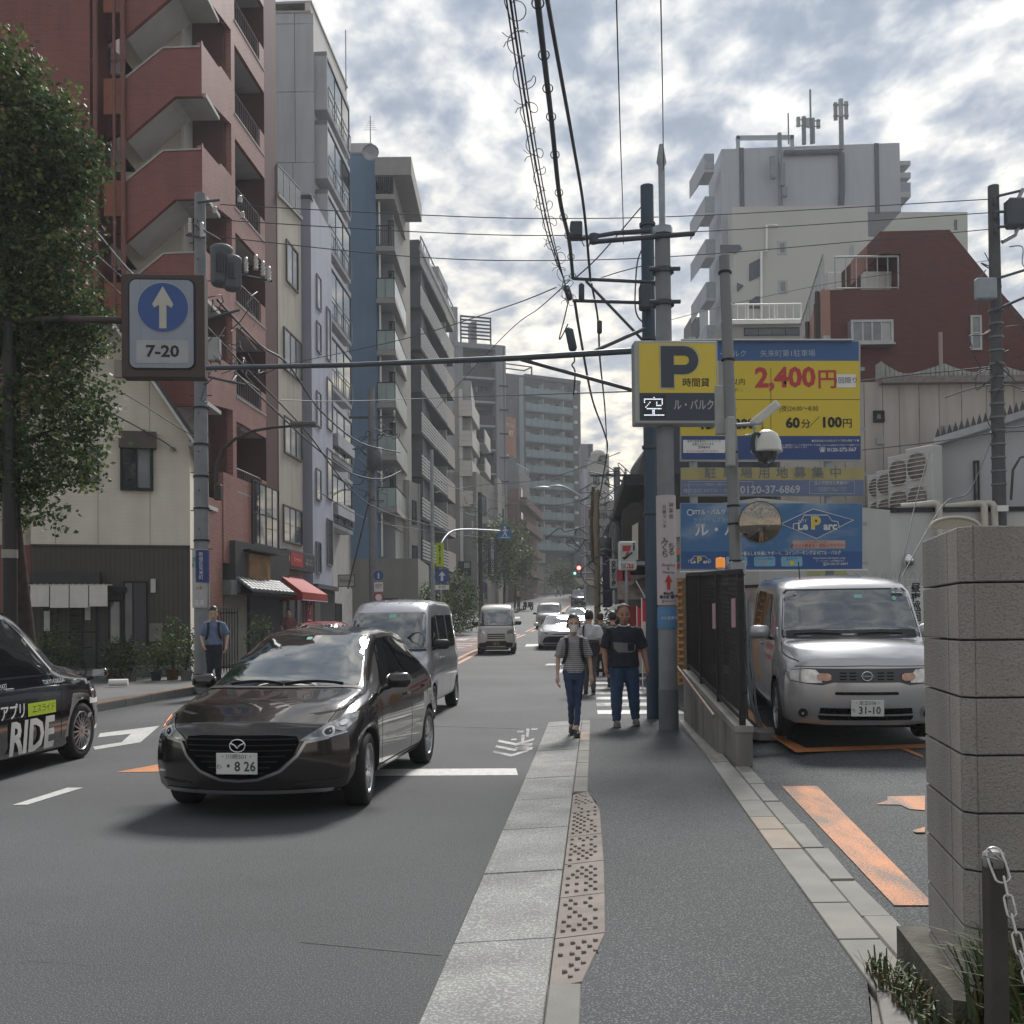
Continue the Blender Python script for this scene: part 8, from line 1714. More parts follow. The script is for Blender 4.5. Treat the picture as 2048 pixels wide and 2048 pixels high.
person('person in a reddish top inside the shop doorway on the left',(at(577,1250,34.5).x,34.5),g(34.5)+.15,.3,1.66,PS_,M('shop_top',(.20,.09,.08),.8),DKT,BKS,vox=.03)
# scooters and the rider
def scooter(label,pos,z,rz,rider=False,cat='scooter'):
 t=thing('scooter',label,cat,(pos[0],pos[1],z),rz)
 for x in(-.6,.6):MB().lathe([(.14,-.05),(.22,-.055),(.25,-.03),(.25,.03),(.22,.055),(.14,.05)],(x,0,.25),18,ax='Y').obj('wheel',TYRE,t)
 m=MB();m.tube([(.6,0,.3),(.48,0,.7),(.42,0,1.0)],[.04,.08,.05],8);m.bbox(.38,.56,-.2,.2,.3,.85,.06);m.bbox(-.3,.45,-.14,.14,.26,.34,.03);m.bbox(-.78,-.1,-.16,.16,.35,.72,.08);m.tube([(.42,-.32,1.0),(.44,0,1.03),(.42,.32,1.0)],.02,6)
 t_=remesh(m,.03,'body',M('scooter_dark',(.03,.035,.045),.3,.3,.1));link('body',t_,t);MB().bbox(-.75,-.1,-.14,.14,.72,.80,.03).obj('seat',BLK,t);MB().ell((.58,0,.82),(.05,.09,.06),10,8).obj('headlight',HLB,t)
 for s in(1,-1):MB().ell((.45,s*.36,1.16),(.02,.06,.04),8,6).obj('mirror',CHROME,t)
 return t
sc_=scooter('dark scooter ridden towards the camera beside the far minivan',(at(1167,1222,84).x,84),g(84),-pi/2-.1)
PR=dict(elbow={1:(.28,-.18,1.16),-1:(-.28,-.18,1.16)},wrist={1:(.28,-.38,1.08),-1:(-.28,-.38,1.08)},knee={1:(.16,-.42,.78),-1:(-.16,-.42,.78)},ankle={1:(.16,-.36,.35),-1:(-.16,-.36,.35)},hem=.85)
def helmet(t,Mh):MB().ell((0,0,.05),(.13,.15,.14),14,10).xf(Mh).obj('helmet',M('helmet_black',(.03,.03,.035),.25),t)
person('rider in dark clothes and helmet sitting on the far scooter',(at(1167,1222,84.).x,84.15),g(84)+.0,0,1.62,PR,BK,DKT,BKS,vox=.035,hair=None,extras=helmet)
scooter('dark scooter parked on the left pavement far ahead',(at(1056,1204,98).x,98),g(98)+.1,-2.2)
# ================================================================ TREES AND PLANTS
def leafmat(n,c):
 m=M(n,c,.55,0,.35,3.5,spec=.35);N,L=m.node_tree.nodes,m.node_tree.links;b=N['Principled BSDF'];t=N.new('ShaderNodeBsdfTranslucent');x=N.new('ShaderNodeMixShader');x.inputs[0].default_value=.35
 L.new(b.inputs['Base Color'].links[0].from_socket,t.inputs[0]);L.new(b.outputs[0],x.inputs[1]);L.new(t.outputs[0],x.inputs[2]);L.new(x.outputs[0],N['Material Output'].inputs[0]);return m
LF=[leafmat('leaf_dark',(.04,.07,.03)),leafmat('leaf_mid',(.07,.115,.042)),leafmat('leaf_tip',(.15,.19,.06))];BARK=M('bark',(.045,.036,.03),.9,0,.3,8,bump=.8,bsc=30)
def foliage(name,blobs,n,size,parent,mats=LF,seed=1,origin=None,tipw=.12,droop=.0):
 """blobs: (x, y, z, rx, ry, rz) in the parent's frame; leaf-sized faces spread through the volume, thicker near the outside, in sprays"""
 rnd=random.Random(seed);vs=[];fs=[];ms=[];tot=sum(b_[3]*b_[5]for b_ in blobs)
 for bl in blobs:
  k=int(n*bl[3]*bl[5]/tot/9)
  for _ in range(k):
   while 1:
    v=Vector((rnd.uniform(-1,1),rnd.uniform(-1,1),rnd.uniform(-1,1)))
    if .05<v.length<1:break
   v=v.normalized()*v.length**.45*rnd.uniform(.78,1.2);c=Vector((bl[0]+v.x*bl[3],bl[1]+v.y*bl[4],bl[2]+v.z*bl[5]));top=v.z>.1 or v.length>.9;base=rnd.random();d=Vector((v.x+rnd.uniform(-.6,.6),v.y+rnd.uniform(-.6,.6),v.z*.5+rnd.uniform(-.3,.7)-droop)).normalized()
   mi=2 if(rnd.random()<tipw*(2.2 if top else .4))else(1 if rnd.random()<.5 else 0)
   for q in range(9):
    s_=size*rnd.uniform(.6,1.25);p=c+d*(q*size*.55)+Vector((rnd.gauss(0,1),rnd.gauss(0,1),rnd.gauss(0,1)))*size*.5
    a=Vector((rnd.gauss(0,1),rnd.gauss(0,1),rnd.gauss(0,.7)-droop*.6)).normalized();b_=a.cross(Vector((rnd.gauss(0,1),rnd.gauss(0,1),rnd.gauss(0,1)))).normalized()*.38
    i=len(vs);vs+=[tuple(p),tuple(p+a*s_*.5+b_*s_),tuple(p+a*s_*1.1),tuple(p+a*s_*.5-b_*s_)];fs.append((i,i+1,i+2,i+3));ms.append(mi)
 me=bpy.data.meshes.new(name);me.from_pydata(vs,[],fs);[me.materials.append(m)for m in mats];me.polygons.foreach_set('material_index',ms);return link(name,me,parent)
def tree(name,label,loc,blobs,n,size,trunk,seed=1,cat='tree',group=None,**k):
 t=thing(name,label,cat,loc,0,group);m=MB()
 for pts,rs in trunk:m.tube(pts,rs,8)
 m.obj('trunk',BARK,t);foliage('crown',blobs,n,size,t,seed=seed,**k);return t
Yt=14.7;o=at(40,1400,Yt);o=Vector((o.x,Yt,g(Yt)+.13))
def tb(px,py,r_,rz_=None,dy=0):p=at(px,py,Yt+dy)-o;k_=Yt/17.2*.9;return(p.x,p.y,p.z,r_*k_,r_*.8*k_,(rz_ or r_)*k_)
blobs=[tb(-20,190,.75,.8),tb(30,130,.36,.42),tb(20,270,.9,.75),tb(90,225,.42,.45),tb(90,300,.75,.7),tb(150,330,.38,.42),tb(10,400,1.0,.8),tb(120,400,.45,.45),tb(50,520,.9,.75),tb(120,590,.55,.5),tb(170,640,.40,.35),tb(20,660,.9,.6),tb(130,700,.55,.40),tb(196,665,.16,.14),tb(60,830,.75,.5),tb(150,850,.55,.42),tb(195,850,.2,.18),tb(100,760,.6,.4),tb(170,780,.3,.25),tb(30,930,.8,.5),tb(120,940,.6,.40),tb(90,640,.7,.5),tb(70,340,.9,.8),tb(130,470,.5,.4),tb(80,1030,.3,.2),tb(60,1000,.3,.25),tb(-60,500,1.1,2.2),tb(-40,900,.8,.9)]
T0=lambda px,py:tuple(Vector(tb(px,py,1)[:3]))
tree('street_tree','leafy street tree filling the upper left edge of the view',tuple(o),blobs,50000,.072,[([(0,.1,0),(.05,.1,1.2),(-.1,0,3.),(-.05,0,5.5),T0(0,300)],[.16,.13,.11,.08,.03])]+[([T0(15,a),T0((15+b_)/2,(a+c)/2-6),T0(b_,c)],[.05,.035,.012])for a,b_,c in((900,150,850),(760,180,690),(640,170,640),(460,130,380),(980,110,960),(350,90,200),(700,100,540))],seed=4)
SHM=[leafmat('shrub_dark',(.03,.055,.02)),leafmat('shrub_mid',(.055,.095,.03)),leafmat('shrub_tip',(.12,.17,.04))]
def shrub(label,px,py,Y,r_,rz_,n,size,seed,name='shrub',z=None,mats=SHM,pot=None,cat='plant',group=None):
 p=gp(px,py,.1)if Y is None else at(px,py,Y);zb_=(g(p.y)+.13)if z is None else z;t=thing(name,label,cat,(p.x,p.y,zb_),0,group)
 h0=0
 if pot:MB().lathe([(0,0),(pot*.7,0),(pot,pot*1.5),(pot*1.05,pot*1.5),(pot*.85,pot*1.4),(0,pot*1.35)],(0,0,0),14).obj('pot',M('pot_'+str(seed%3),((.20,.09,.05),(.3,.3,.28),(.05,.07,.09))[seed%3],.6),t);h0=pot*1.4
 m=MB();rn=random.Random(seed)
 for k in range(5):a=rn.uniform(0,6.3);m.tube([(0,0,h0*.8),(r_*.3*cos(a),r_*.3*sin(a),h0+rz_),(r_*.6*cos(a),r_*.6*sin(a),h0+rz_*1.7)],[.015,.010,.004],4)
 m.obj('stem',BARK,t);foliage('foliage',[(0,0,h0+rz_,r_,r_*.8,rz_),(r_*.4,0,h0+rz_*1.3,r_*.5,r_*.5,rz_*.6),(-r_*.4,0,h0+rz_*.8,r_*.6,r_*.5,rz_*.6)],n,size,t,mats=mats,seed=seed);return t
for i,(px,Y,r_,rz_,n,lab_,pot)in enumerate(((105,24.6,.6,.62,2400,'large green bush beside the shop entrance behind the taxi',0),(222,24.8,.22,.35,700,'small potted plant left of the ribbed grey door',.14),(262,24.5,.28,.3,800,'spreading potted plant before the ribbed grey door',.16),(312,24.6,.28,.28,600,'potted fern under the meter box',.15),(345,24.8,.28,.62,900,'tall leafy plant at the corner of the brown wall',.18),(372,24.6,.42,.5,1300,'bushy pale green plant nearest the utility pole',.16),(395,24.9,.2,.35,500,'small plant squeezed between the pole and the corner',.12),(240,24.3,.16,.16,350,'low plant beside the white pipe on the kerb',.10),(520,30.2,.3,.6,900,'thin dark plant beside the navy shutter',.2))):
 shrub(lab_,px,1300,Y,r_,rz_,n,.055,20+i,'potted_plant' if pot else 'bush',pot=pot or None)
t=thing('plant_trough','long grey stone trough holding plants in front of the brown wall','trough',tuple(gp(318,1352,.13)),0);MB().bbox(-.7,.6,-.15,.15,0,.28,.02).obj('trough',M('stone_trough',(.13,.14,.13),.9,0,.2,5,bump=.6),t)
t=thing('white_pipe','short white pipe lying on the pavement by the potted plants','pipe',tuple(gp(237,1372,.15)),.2);MB().tube([(-.2,0,.08),(.2,0,.08)],.075,12).obj('pipe',WHT,t)
t=thing('bicycle','dark bicycle leaning by the entrance behind the taxi','bicycle',tuple(gp(190,1365,.13)),.3)
for x in(-.5,.5):MB().tube([(x+.31*cos(2*pi*k/24),0,.31+.31*sin(2*pi*k/24))for k in range(25)],.016,6,cap=False).obj('wheel',TYRE,t)
m=MB();m.tube([(-.5,0,.31),(-.15,0,.75),(.35,0,.78),(-.02,0,.3),(-.15,0,.75)],.016,6);m.tube([(-.5,0,.31),(-.02,0,.3)],.014,6);m.tube([(.5,0,.31),(.36,0,.9),(.30,-.25,.98)],.015,6);m.tube([(.36,0,.9),(.30,.25,.98)],.015,6);m.obj('frame',M('bicycle_dark',(.03,.035,.05),.4,.4),t);MB().bbox(-.3,-.05,-.06,.06,.82,.87,.02).obj('saddle',BLK,t)
# greenery further along the street
def far_tree(label,px,Y,zc,r_,rz_,n,size,seed,name='street_tree',tr=.12):
 p=at(px,1250,Y);zb_=g(Y)+.1;t=thing(name,label,'tree',(p.x,Y,zb_));MB().tube([(0,0,0),(.1,0,zc*.5),(0,0,zc)],[tr,tr*.8,tr*.4],7).obj('trunk',BARK,t)
 rn=random.Random(seed);bl=[(rn.uniform(-.5,.5)*r_,rn.uniform(-.4,.4)*r_,zc+rn.uniform(-.6,.6)*rz_,r_*rn.uniform(.45,.7),r_*.6,rz_*rn.uniform(.3,.5))for _ in range(7)];foliage('crown',bl,n,size,t,mats=SHM,seed=seed)
for a in(('dark green tree left of centre in front of the brick building',1008,96,5.2,2.0,3.6,5000,.22,1),('slender tree right of the dark green one before the brick building',1030,104,5.0,1.6,3.4,4000,.22,2),('low green tree before the teal tower entrance',1128,160,2.6,2.2,2.2,2500,.3,3)):far_tree(*a)
shrub('tall dark green hedge bush between the banner pole and the slatted block',902,1230,60,1.3,1.7,5000,.13,41,'bush',z=g(60)+.1);shrub('dark bush directly left of the tall hedge bush',862,1230,57,.9,1.3,2600,.13,42,'bush',z=g(57)+.1);shrub('small low bush beside the narrow blue arrow sign',925,1235,64,.8,.9,1500,.13,43,'bush',z=g(64)+.1);shrub('potted shrub beside the grey pole near the shop flags',1231,1250,36,.5,.6,900,.09,44,'potted_plant',pot=.25,z=g(36)+.1)
# ================================================================ CABLES
def bez(pts,n=8):
 pts=[Vector(p)for p in pts];out=[]
 for i in range(len(pts)-1):
  p0,p1,p2,p3=pts[max(i-1,0)],pts[i],pts[i+1],pts[min(i+2,len(pts)-1)]
  for k in range(n):t=k/n;out.append(.5*((2*p1)+(-p0+p2)*t+(2*p0-5*p1+4*p2-p3)*t*t+(-p0+3*p1-3*p2+p3)*t**3))
 out.append(pts[-1]);return out
def cable(label,pts,r_,group=None,mat=None,name='cable',extra=None):
 P=bez([at(*p)for p in pts]);o=P[0];t=MB().tube([p-o for p in P],r_,6,cap=False).mesh(name,mat or WIRE)
 ob=link(name,t,None,label,'cable',group,loc=tuple(o));return ob,P
GH='overhead cables'
ob,P=cable('thick bundled cable wrapped in loose spiral wire coming from overhead',[(1012,-60,7.2),(1040,130,8.4),(1072,330,10.6),(1100,470,12.6),(1128,560,14.3),(1137,605,14.9)],.010,GH)
for s_ in(-.025,.022):ob2,P2_=cable(('left' if s_<0 else 'right')+' strand running beside the spiral wrapped cable',[(1012+s_*320,-60,7.2),(1040+s_*300,130,8.4),(1072+s_*280,330,10.6),(1100+s_*240,470,12.6),(1128,560,14.3)],.007,GH)
m=MB();o=P[0];n=len(P)
pts=[];N=620
for k in range(N):
 t=k/N*(n-1);i=int(t);p=P[i]+(P[min(i+1,n-1)]-P[i])*(t-i);a=t*3.4+.6*sin(t*5);rr_=.065+.035*sin(t*2.3);pts.append(p-o+Vector((rr_*cos(a)+.02,.0,rr_*sin(a)))+Vector((0,.04*sin(a*.7),0)))
m.tube(pts,.0042,4,cap=False);tg=m.obj('spiral_hanger',WIRE,ob)
m=MB()
for k in range(9):
 i=int((k+.5)*n/9);p=P[i]-o;m.tube([p,p+Vector((-.07,0,.015)),p+Vector((-.11,0,.05))],.004,4).tube([p,p+Vector((-.08,0,-.03)),p+Vector((-.10,0,-.07))],.004,4)
tag(m.obj('wire_spikes',WIRE,ob),kind='stuff')
CBL=M('cable_bluegrey',(.045,.062,.085),.5,0,0)  # blue-grey lift of haze and flare is painted into these cables
ob,P=cable('thickest overhead cable with small rings, left of the pair',[(1068,-60,7.0),(1090,130,8.5),(1104,250,9.8),(1120,400,11.6),(1138,480,13.2),(1146,557,14.8)],.025,GH,CBL)
m=MB();o=P[0]
for k in range(3,len(P),4):p=P[k]-o;m.tube([p+Vector((.045*cos(a),0,.045*sin(a)))for a in[2*pi*q/12 for q in range(13)]],.006,4,cap=False)
tag(m.obj('cable_rings',CBL,ob),kind='stuff')
cable('second thick overhead cable, right of the pair',[(1084,-60,7.0),(1118,130,8.6),(1145,280,10.4),(1168,420,12.8),(1181,562,14.9)],.018,GH,CBL)
cable('thin single overhead wire left of the navy pole',[(1232,-30,8),(1240,250,10.5),(1246,430,14),(1247,488,14.9)],.006,GH);cable('thin single wire ending on the tip of the concrete pole',[(1321,-30,8),(1325,180,11),(1327,338,13.7)],.006,GH)
for i,(a,c,d_,e_,lb)in enumerate(((409,437,430,398,'uppermost'),(440,471,462,425,'middle'),(474,521,508,458,'lowest'))):
 cable(lb+' of three long wires spanning from the left pole to the right pole',[(440,a,22),(820,c-8,22.6),(1100,c,23),(1420,d_,23.6),(1985,e_,24)],.011,'three long wires crossing the street')
for i,(lb,pts,r_)in enumerate((('thick cable sagging from the left pole towards the blue building',[(435,600,22),(520,690,25),(575,728,28),(640,820,32),(720,885,37),(800,905,40)],.028),('second sagging cable running below the thick one',[(470,745,22),(560,830,26),(625,890,30),(700,945,35),(760,958,38),(802,942,40)],.026),('straight cable running down the street below the lamp arm',[(415,655,22),(500,745,24),(610,860,29),(740,1010,36),(900,1060,50)],.022),('thin cable crossing the cream siding to the pole',[(190,755,24),(270,800,23.5),(350,850,23),(400,880,22.2)],.013),('cable curving to the insulator at the gable corner',[(150,790,25),(230,830,26),(300,868,26.4),(330,885,26.6),(352,902,26.7)],.016),('pale twisted cable above the arrow sign',[(95,370,16),(180,450,18),(262,545,20),(330,600,21)],.020),('black cable left of the arrow sign in the leaves',[(10,350,14),(100,440,16),(180,500,18),(250,560,20)],.014),('lower black cable left of the arrow sign',[(110,470,16),(180,530,18),(245,592,20)],.013),('rising thin wire from the beige building to the steel arm',[(575,728,30),(800,680,24),(1000,618,18),(1112,575,15.2)],.009),('second rising wire towards the bracket bars',[(860,830,40),(1000,680,24),(1080,615,18),(1140,560,15)],.009),('diagonal stay from the steel arm up to the navy pole',[(1152,555,15),(1200,510,15),(1284,412,15.2)],.010),('upper service wire to the pavement pole',[(1190,560,15),(1235,545,15.1),(1284,532,15.2)],.008),('long drop cable from the bracket bars to the far pole',[(1149,600,15),(1162,680,17),(1185,800,22),(1210,870,28),(1214,905,34),(1196,1010,36)],.022),('second drop cable right of the long one',[(1183,568,15),(1196,640,16),(1200,720,18),(1210,820,24),(1214,900,34)],.016),('long level wire across the dark balconies',[(560,800,24),(700,802,30),(900,795,40),(1262,783,15)],.012),('low wire sloping past the yellow banner',[(640,985,36),(740,1040,42),(860,1062,52),(965,1075,74)],.018),('wire rising to the grey pole behind the lamp',[(870,985,55),(965,970,60),(1090,958,50),(1240,905,38)],.016),('lower wire behind the street lamp',[(870,960,55),(980,1000,60),(1110,1010,52),(1240,975,38)],.014),('wire near the red signal',[(980,985,80),(1100,1010,70),(1200,990,45),(1300,950,30)],.014),('wire crossing the tall right tower foot',[(1340,640,20),(1500,600,22),(1700,560,24),(1985,520,24)],.007),('black cable along the top of the beige wall',[(1720,762,26),(1800,752,25.5),(1900,742,25),(2000,732,24)],.016),('looped cable hanging on the beige wall',[(1890,795,25),(1940,778,24.6),(1990,768,24.1)],.016),('straight wire crossing the beige wall low',[(1724,900,25),(1860,885,24.8),(1990,866,24.2),(2060,862,24)],.013),('thin stay from the right pole down to the wall',[(1990,860,24),(1940,980,23),(1886,1010,22.5),(1800,1160,20)],.012),('stay wire with a knob in front of the white wall',[(1860,900,23.5),(1830,1010,22),(1815,1080,21),(1795,1170,20)],.012))):
 cable(lb,pts,r_,mat=M('twisted_aluminium',(.26,.26,.27),.5,.3)if 'twisted' in lb else None)
# cable closures and hanging loops under the bracket bars
for(lb,p0,p1,r_)in(('dark cable closure hanging in a loop under the bracket bars',(1137,655),(1147,703),.065),('slim cable closure left of the bracket tip',(1131,570),(1141,600),.05),('upright splice box between the two bracket bars',(1163,566),(1163,604),.045),('small splice closure on the right drop cable',(1199,640),(1199,668),.04)):
 a,c=at(*p0,15),at(*p1,15);t=thing('cable_closure',lb,'cable closure',tuple(c));d=a-c;MB().tube([(0,0,0),d*.06,d*.12,d*.88,d*.94,d],[r_*.4,r_*.8,r_,r_,r_*.7,r_*.3],10).obj('shell',CBL,t)
cable('dangling cable loop beside the dark closure',[(1136,605,15),(1128,640,15),(1119,675,15),(1123,674,15),(1136,648,15)],.011);cable('curly thin tail under the dark closure',[(1147,703,15),(1149,722,15),(1144,730,15),(1150,745,15),(1147,790,15.5)],.012)
cable('cable looping down the navy pole',[(1283,500,15.1),(1274,530,15.1),(1270,600,15.1),(1274,630,15.1),(1286,645,15.1)],.012)
# ================================================================ MORE POLES AND SIGNS ALONG THE STREET
def upole(label,px,Y,top,r0,r1_,mat=CONCP,dz=.12):return pole('utility_pole',label,px,Y,top,r0,r1_,mat,dz)
def xarm(t,zs_,w,n=3):
 for z in zs_:
  MB().box(-w,w,-.06,-.0,z-.04,z+.04).obj('crossarm',M('dark_bracket'),t)
  for k in range(n):MB().lathe([(.03,0),(.06,.06),(.03,.1),(.06,.16),(.02,.24),(0,.24)],(-w+2*w*k/(n-1),-.03,z+.04),6).obj('insulator',PORC,t)
def tangle(t,z0,z1,w,n,seed,r_=.014):
 m=MB();rn=random.Random(seed)
 for k in range(n):
  p=Vector((rn.uniform(-w,w)*.3,rn.uniform(-.2,.1),rn.uniform(z0,z1)));P=[p]
  for j in range(4):P.append(P[-1]+Vector((rn.uniform(-w,w)*.4,rn.uniform(-.1,.1),rn.uniform(-.4,.35))))
  m.tube(bez(P,5),r_,4,cap=False)
 tag(m.obj('wire_tangle',WIRE,t),kind='stuff')
def trafo(t,x,z,r_=.24,h=.8,y=-.4):MB().lathe([(0,h/2),(r_,h/2-.03),(r_,-h/2),(0,-h/2-.05)],(x,y,z),12).obj('transformer',TR,t)
t,h=upole('grey utility pole with a transformer in front of the blue building',748,40,775,.17,.13);xarm(t,[h-1.2],.9);trafo(t,.15,h-2.9,.3,.9);tangle(t,h-5,h-1,1.2,18,1,.018);MB().tube([(0,0,h-4),(-1.0,0,h-8)],.03,5).obj('stay',BRN,t)
t,h=upole('slim grey pole carrying the long yellow green banner',868,52,900,.11,.09,GALV);
t2=thing('banner','long vertical yellow green banner on the slim grey pole','banner',tuple(at(872,1133,51.6)));w=at(888,1133,51.6).x-at(872,1133,51.6).x;hh=at(872,1086,51.6).z-at(872,1133,51.6).z;MB().box(0,w,-.02,.0,0,hh).obj('cloth',M('banner_lime',(.50,.62,.02),.6,0,.04),t2);text('矢来町ハイツ神楽坂',.125,CBK,t2,w/2,hh/2,-.03,vert=True,lh=.85,bold=.004)
t,h=upole('grey post with the blue arrow sign beside the bushes',884,50,1136,.05,.05,GALV);R_=.36;p=at(884,1153,49.8)-Vector(t.location);flat(t,disc(p.x,p.z,R_),p.y,M('sign_blue'),'sign_disc',.02);w=.06;flat(t,[(p.x-w,p.z-.22),(p.x+w,p.z-.22),(p.x+w,p.z+.05),(p.x+.17,p.z+.05),(p.x,p.z+.26),(p.x-.17,p.z+.05),(p.x-w,p.z+.05)],p.y-.01,CW,'arrow');MB().box(p.x-.34,p.x+.34,p.y,p.y+.02,p.z-.65,p.z-.42).obj('sub_plate',WHT,t);text('8-20',.18,CBK,t,p.x,p.z-.53,p.y-.01)
t,h=upole('thin post with stacked blue and red road signs before the beige wall',757,39,1140,.04,.04,GALV);p=at(757,1151,38.8)-Vector(t.location);flat(t,disc(p.x,p.z,.19),p.y,M('sign_blue'),'sign_disc',.02);MB().box(p.x-.03,p.x+.03,p.y-.01,p.y,p.z-.12,p.z+.1).obj('figure',CW,t);MB().box(p.x-.17,p.x+.17,p.y,p.y+.02,p.z-.62,p.z-.26).obj('sub_plate',WHT,t);text('自転車\nを除く',.09,CBK,t,p.x,p.z-.42,p.y-.01);flat(t,disc(p.x,p.z-.84,.19),p.y,RDS,'red_ring',.02);flat(t,disc(p.x,p.z-.84,.13),p.y-.006,WHT,'white_centre',.004);MB().box(p.x-.17,p.x+.17,p.y,p.y+.02,p.z-1.36,p.z-1.08).obj('sub_plate',WHT,t);MB().box(p.x-.08,p.x+.08,p.y-.01,p.y,p.z-1.3,p.z-1.15).obj('vehicle_mark',CBK,t)
t=thing('pedestrian_crossing_sign','blue pedestrian crossing sign hung from a curved arm over the left lane','sign',tuple(at(1010,1078,58.)));s_=.42;PT=[(-.46,0),(.46,0),(.46,.16),(0,.95),(-.46,.16)];flat(t,PT,-.02,M('crossing_blue',(.02,.15,.36),.4,0,0),'sign_face',.04);flat(t,[(-.09,.25),(.0,.5),(-.15,.42),(-.18,.45),(-.02,.60),(.04,.60),(.18,.45),(.14,.42),(.05,.5),(.05,.36),(.14,.14),(.08,.13),(0,.3),(-.12,.13),(-.17,.15)],-.03,CW,'walking_figure');flat(t,disc(0,.68,.06,12),-.03,CW,'head');MB().box(-.3,.3,-.03,-.02,.06,.1).obj('stripe',CW,t)
P0=Vector(t.location);MB().tube(bez([at(876,1120,53)-P0,at(882,1088,53.5)-P0,at(902,1064,55)-P0,at(935,1059,56)-P0,at(1000,1062,58)-P0]),.05,6).obj('arm',GALV,t)
t,h=upole('dark utility pole right of the boarded building',964,76,985,.2,.15,BPM);tangle(t,h-4,h-.5,1.6,12,3,.025);p=at(985,1110,74)-Vector(t.location)
t2=thing('vertical_sign','tall black vertical sign with pale characters on the office front','sign',tuple(at(976,1148,92)));w=1.05;hh=at(976,1075,92).z-at(976,1148,92).z;MB().bbox(0,.85,-.3,.0,0,hh,.03).obj('sign_case',CBK,t2);text('サウンド神楽坂クリニック',.36,CW,t2,.42,hh/2,-.31,vert=True,lh=.75)
t2=thing('projecting_sign','square dark projecting sign with a small white emblem','sign',tuple(at(916,1152,72)));MB().bbox(0,.95,-.15,0,0,1.05,.02).obj('sign_case',CBK,t2);text('回',.4,CW,t2,.65,.72,-.16)
t,h=upole('post with a small purple parking sign by the office front',969,80,1172,.05,.05,GALV);flat(t,disc(-.1,h-.2,.4,16),-.08,M('sign_purple',(.10,.05,.20),.5),'sign_disc',.02)
# right side poles
TAN=M('tan_pole',(.27,.23,.15),.8,0,.1,3)
t,h=upole('tan concrete pole wrapped in dark cables right of the signal',1197,36,985,.12,.10,TAN,.1);tangle(t,h-3.5,h+.3,1.4,22,5,.018);MB().tube([(-.15,0,h-2.5),(-.18,0,h-1),(-.1,0,h+.2)],.06,6).obj('cable_wrap',M('rusty_cable',(.12,.08,.06),.8,0,.3,9),t)
t,h=upole('grey utility pole with a transformer above the pillar shop sign',1239,38,935,.15,.12,CONCP,.1);xarm(t,[h-.3],1.0,4);trafo(t,-.5,h-3.0,.24,.7);tangle(t,h-3.2,h-.2,1.8,18,6,.018);MB().tube([(0,0,h-.4),(1.2,0,h-1.2),(1.2,0,h-3.2)],.045,6).tube([(0,0,h-2),(1.2,0,h-1.2)],.04,6).obj('bracket',M('dark_bracket'),t);MB().lathe([(.12,.25),(.18,.1),(.18,-.25),(.08,-.4),(0,-.4)],(.75,-.2,h-2.9),10).obj('white_closure',M('relay_grey'),t)
t,h=upole('curved street lamp post beside the teal tower',1172,92,1000,.1,.08,GALV);p=at(1092,975,91)-Vector(t.location);MB().tube(bez([(0,0,h),at(1150,985,91.5)-Vector(t.location),at(1120,972,91)-Vector(t.location),p]),.09,6).obj('lamp_arm',GALV,t);MB().ell(p+Vector((-.3,0,-.05)),(.75,.35,.18),14,8).obj('lamp_head',M('lamp_head_pale',(.4,.41,.42),.4),t)
t,h=upole('grey post carrying the red traffic signal',1173,118,1060,.09,.08,GALV);p=at(1151,1136,117)-Vector(t.location);MB().tube([(0,0,p.z+.1),(p.x,p.y,p.z+.25)],.05,5).obj('signal_arm',GALV,t);MB().bbox(p.x-.75,p.x+.65,p.y-.15,p.y+.15,p.z-.22,p.z+.22,.05).obj('signal_head',M('signal_case',(.06,.065,.07),.5),t);MB().lathe([(.22,0),(.2,-.05),(0,-.07)],(p.x+.38,p.y-.16,p.z),16,ax='Y').obj('red_lens',M('signal_red',(1.,.10,.08),.4,0,0,emit=4.),t);MB().lathe([(.16,0),(.0,-.04)],(p.x-.1,p.y-.16,p.z-.62),12,ax='Y').obj('green_lens',M('signal_green',(.35,.8,.65),.4,0,0,emit=.8),t)
# convenience store pillar sign
t=thing('pillar_sign','white lit pillar sign with a striped 7 and an ATM plate','sign',tuple(at(1237,1141,27.)),0);w=at(1272,1141,27).x-at(1237,1141,27).x;hh=at(1240,1083,27).z-at(1240,1141,27).z;MB().bbox(0,w,-.12,.12,0,hh,.03).obj('case',M('sign_white_lit',(.62,.63,.62),.4),t)
zi=hh*.31;flat(t,[(.05,zi),(w-.05,zi),(w-.05,hh-.06),(.05,hh-.06)],-.128,M('pale_aqua',(.42,.50,.48),.4),'face',.004);flat(t,[(.1,hh-.28),(.1,hh-.12),(w*.72,hh-.12),(w*.62,hh-.28),(w*.50,zi+.10),(w*.34,zi+.10),(w*.45,hh-.28)],-.134,RDS,'numeral_seven',.004);flat(t,[(.05,hh*.62),(w-.05,hh*.62),(w-.05,hh*.64),(.05,hh*.64)],-.138,M('pale_aqua'),'gap_stripe',.003);flat(t,[(.08,zi+.1),(.14,zi+.03),(w*.45,zi+.07),(w*.8,zi+.22),(w*.72,zi+.24),(w*.4,zi+.13)],-.142,CBK,'swoosh',.003);text('i',.3,CBK,t,w*.86,hh*.80,-.135,bold=.01);flat(t,[(.06,.05),(w*.42,.05),(w*.42,zi-.06),(.06,zi-.06)],-.128,CBK,'drink_plate',.004);text('酒',.17,CW,t,w*.25,zi*.48,-.134);flat(t,[(w*.45,.05),(w-.06,.05),(w-.06,zi-.06),(w*.45,zi-.06)],-.128,RDS,'atm_plate',.004);text('ATM',.15,CW,t,w*.7,zi*.48,-.134);MB().box(w*.35,w*.5,-.05,.05,-3.2,0).obj('post',GALV,t)
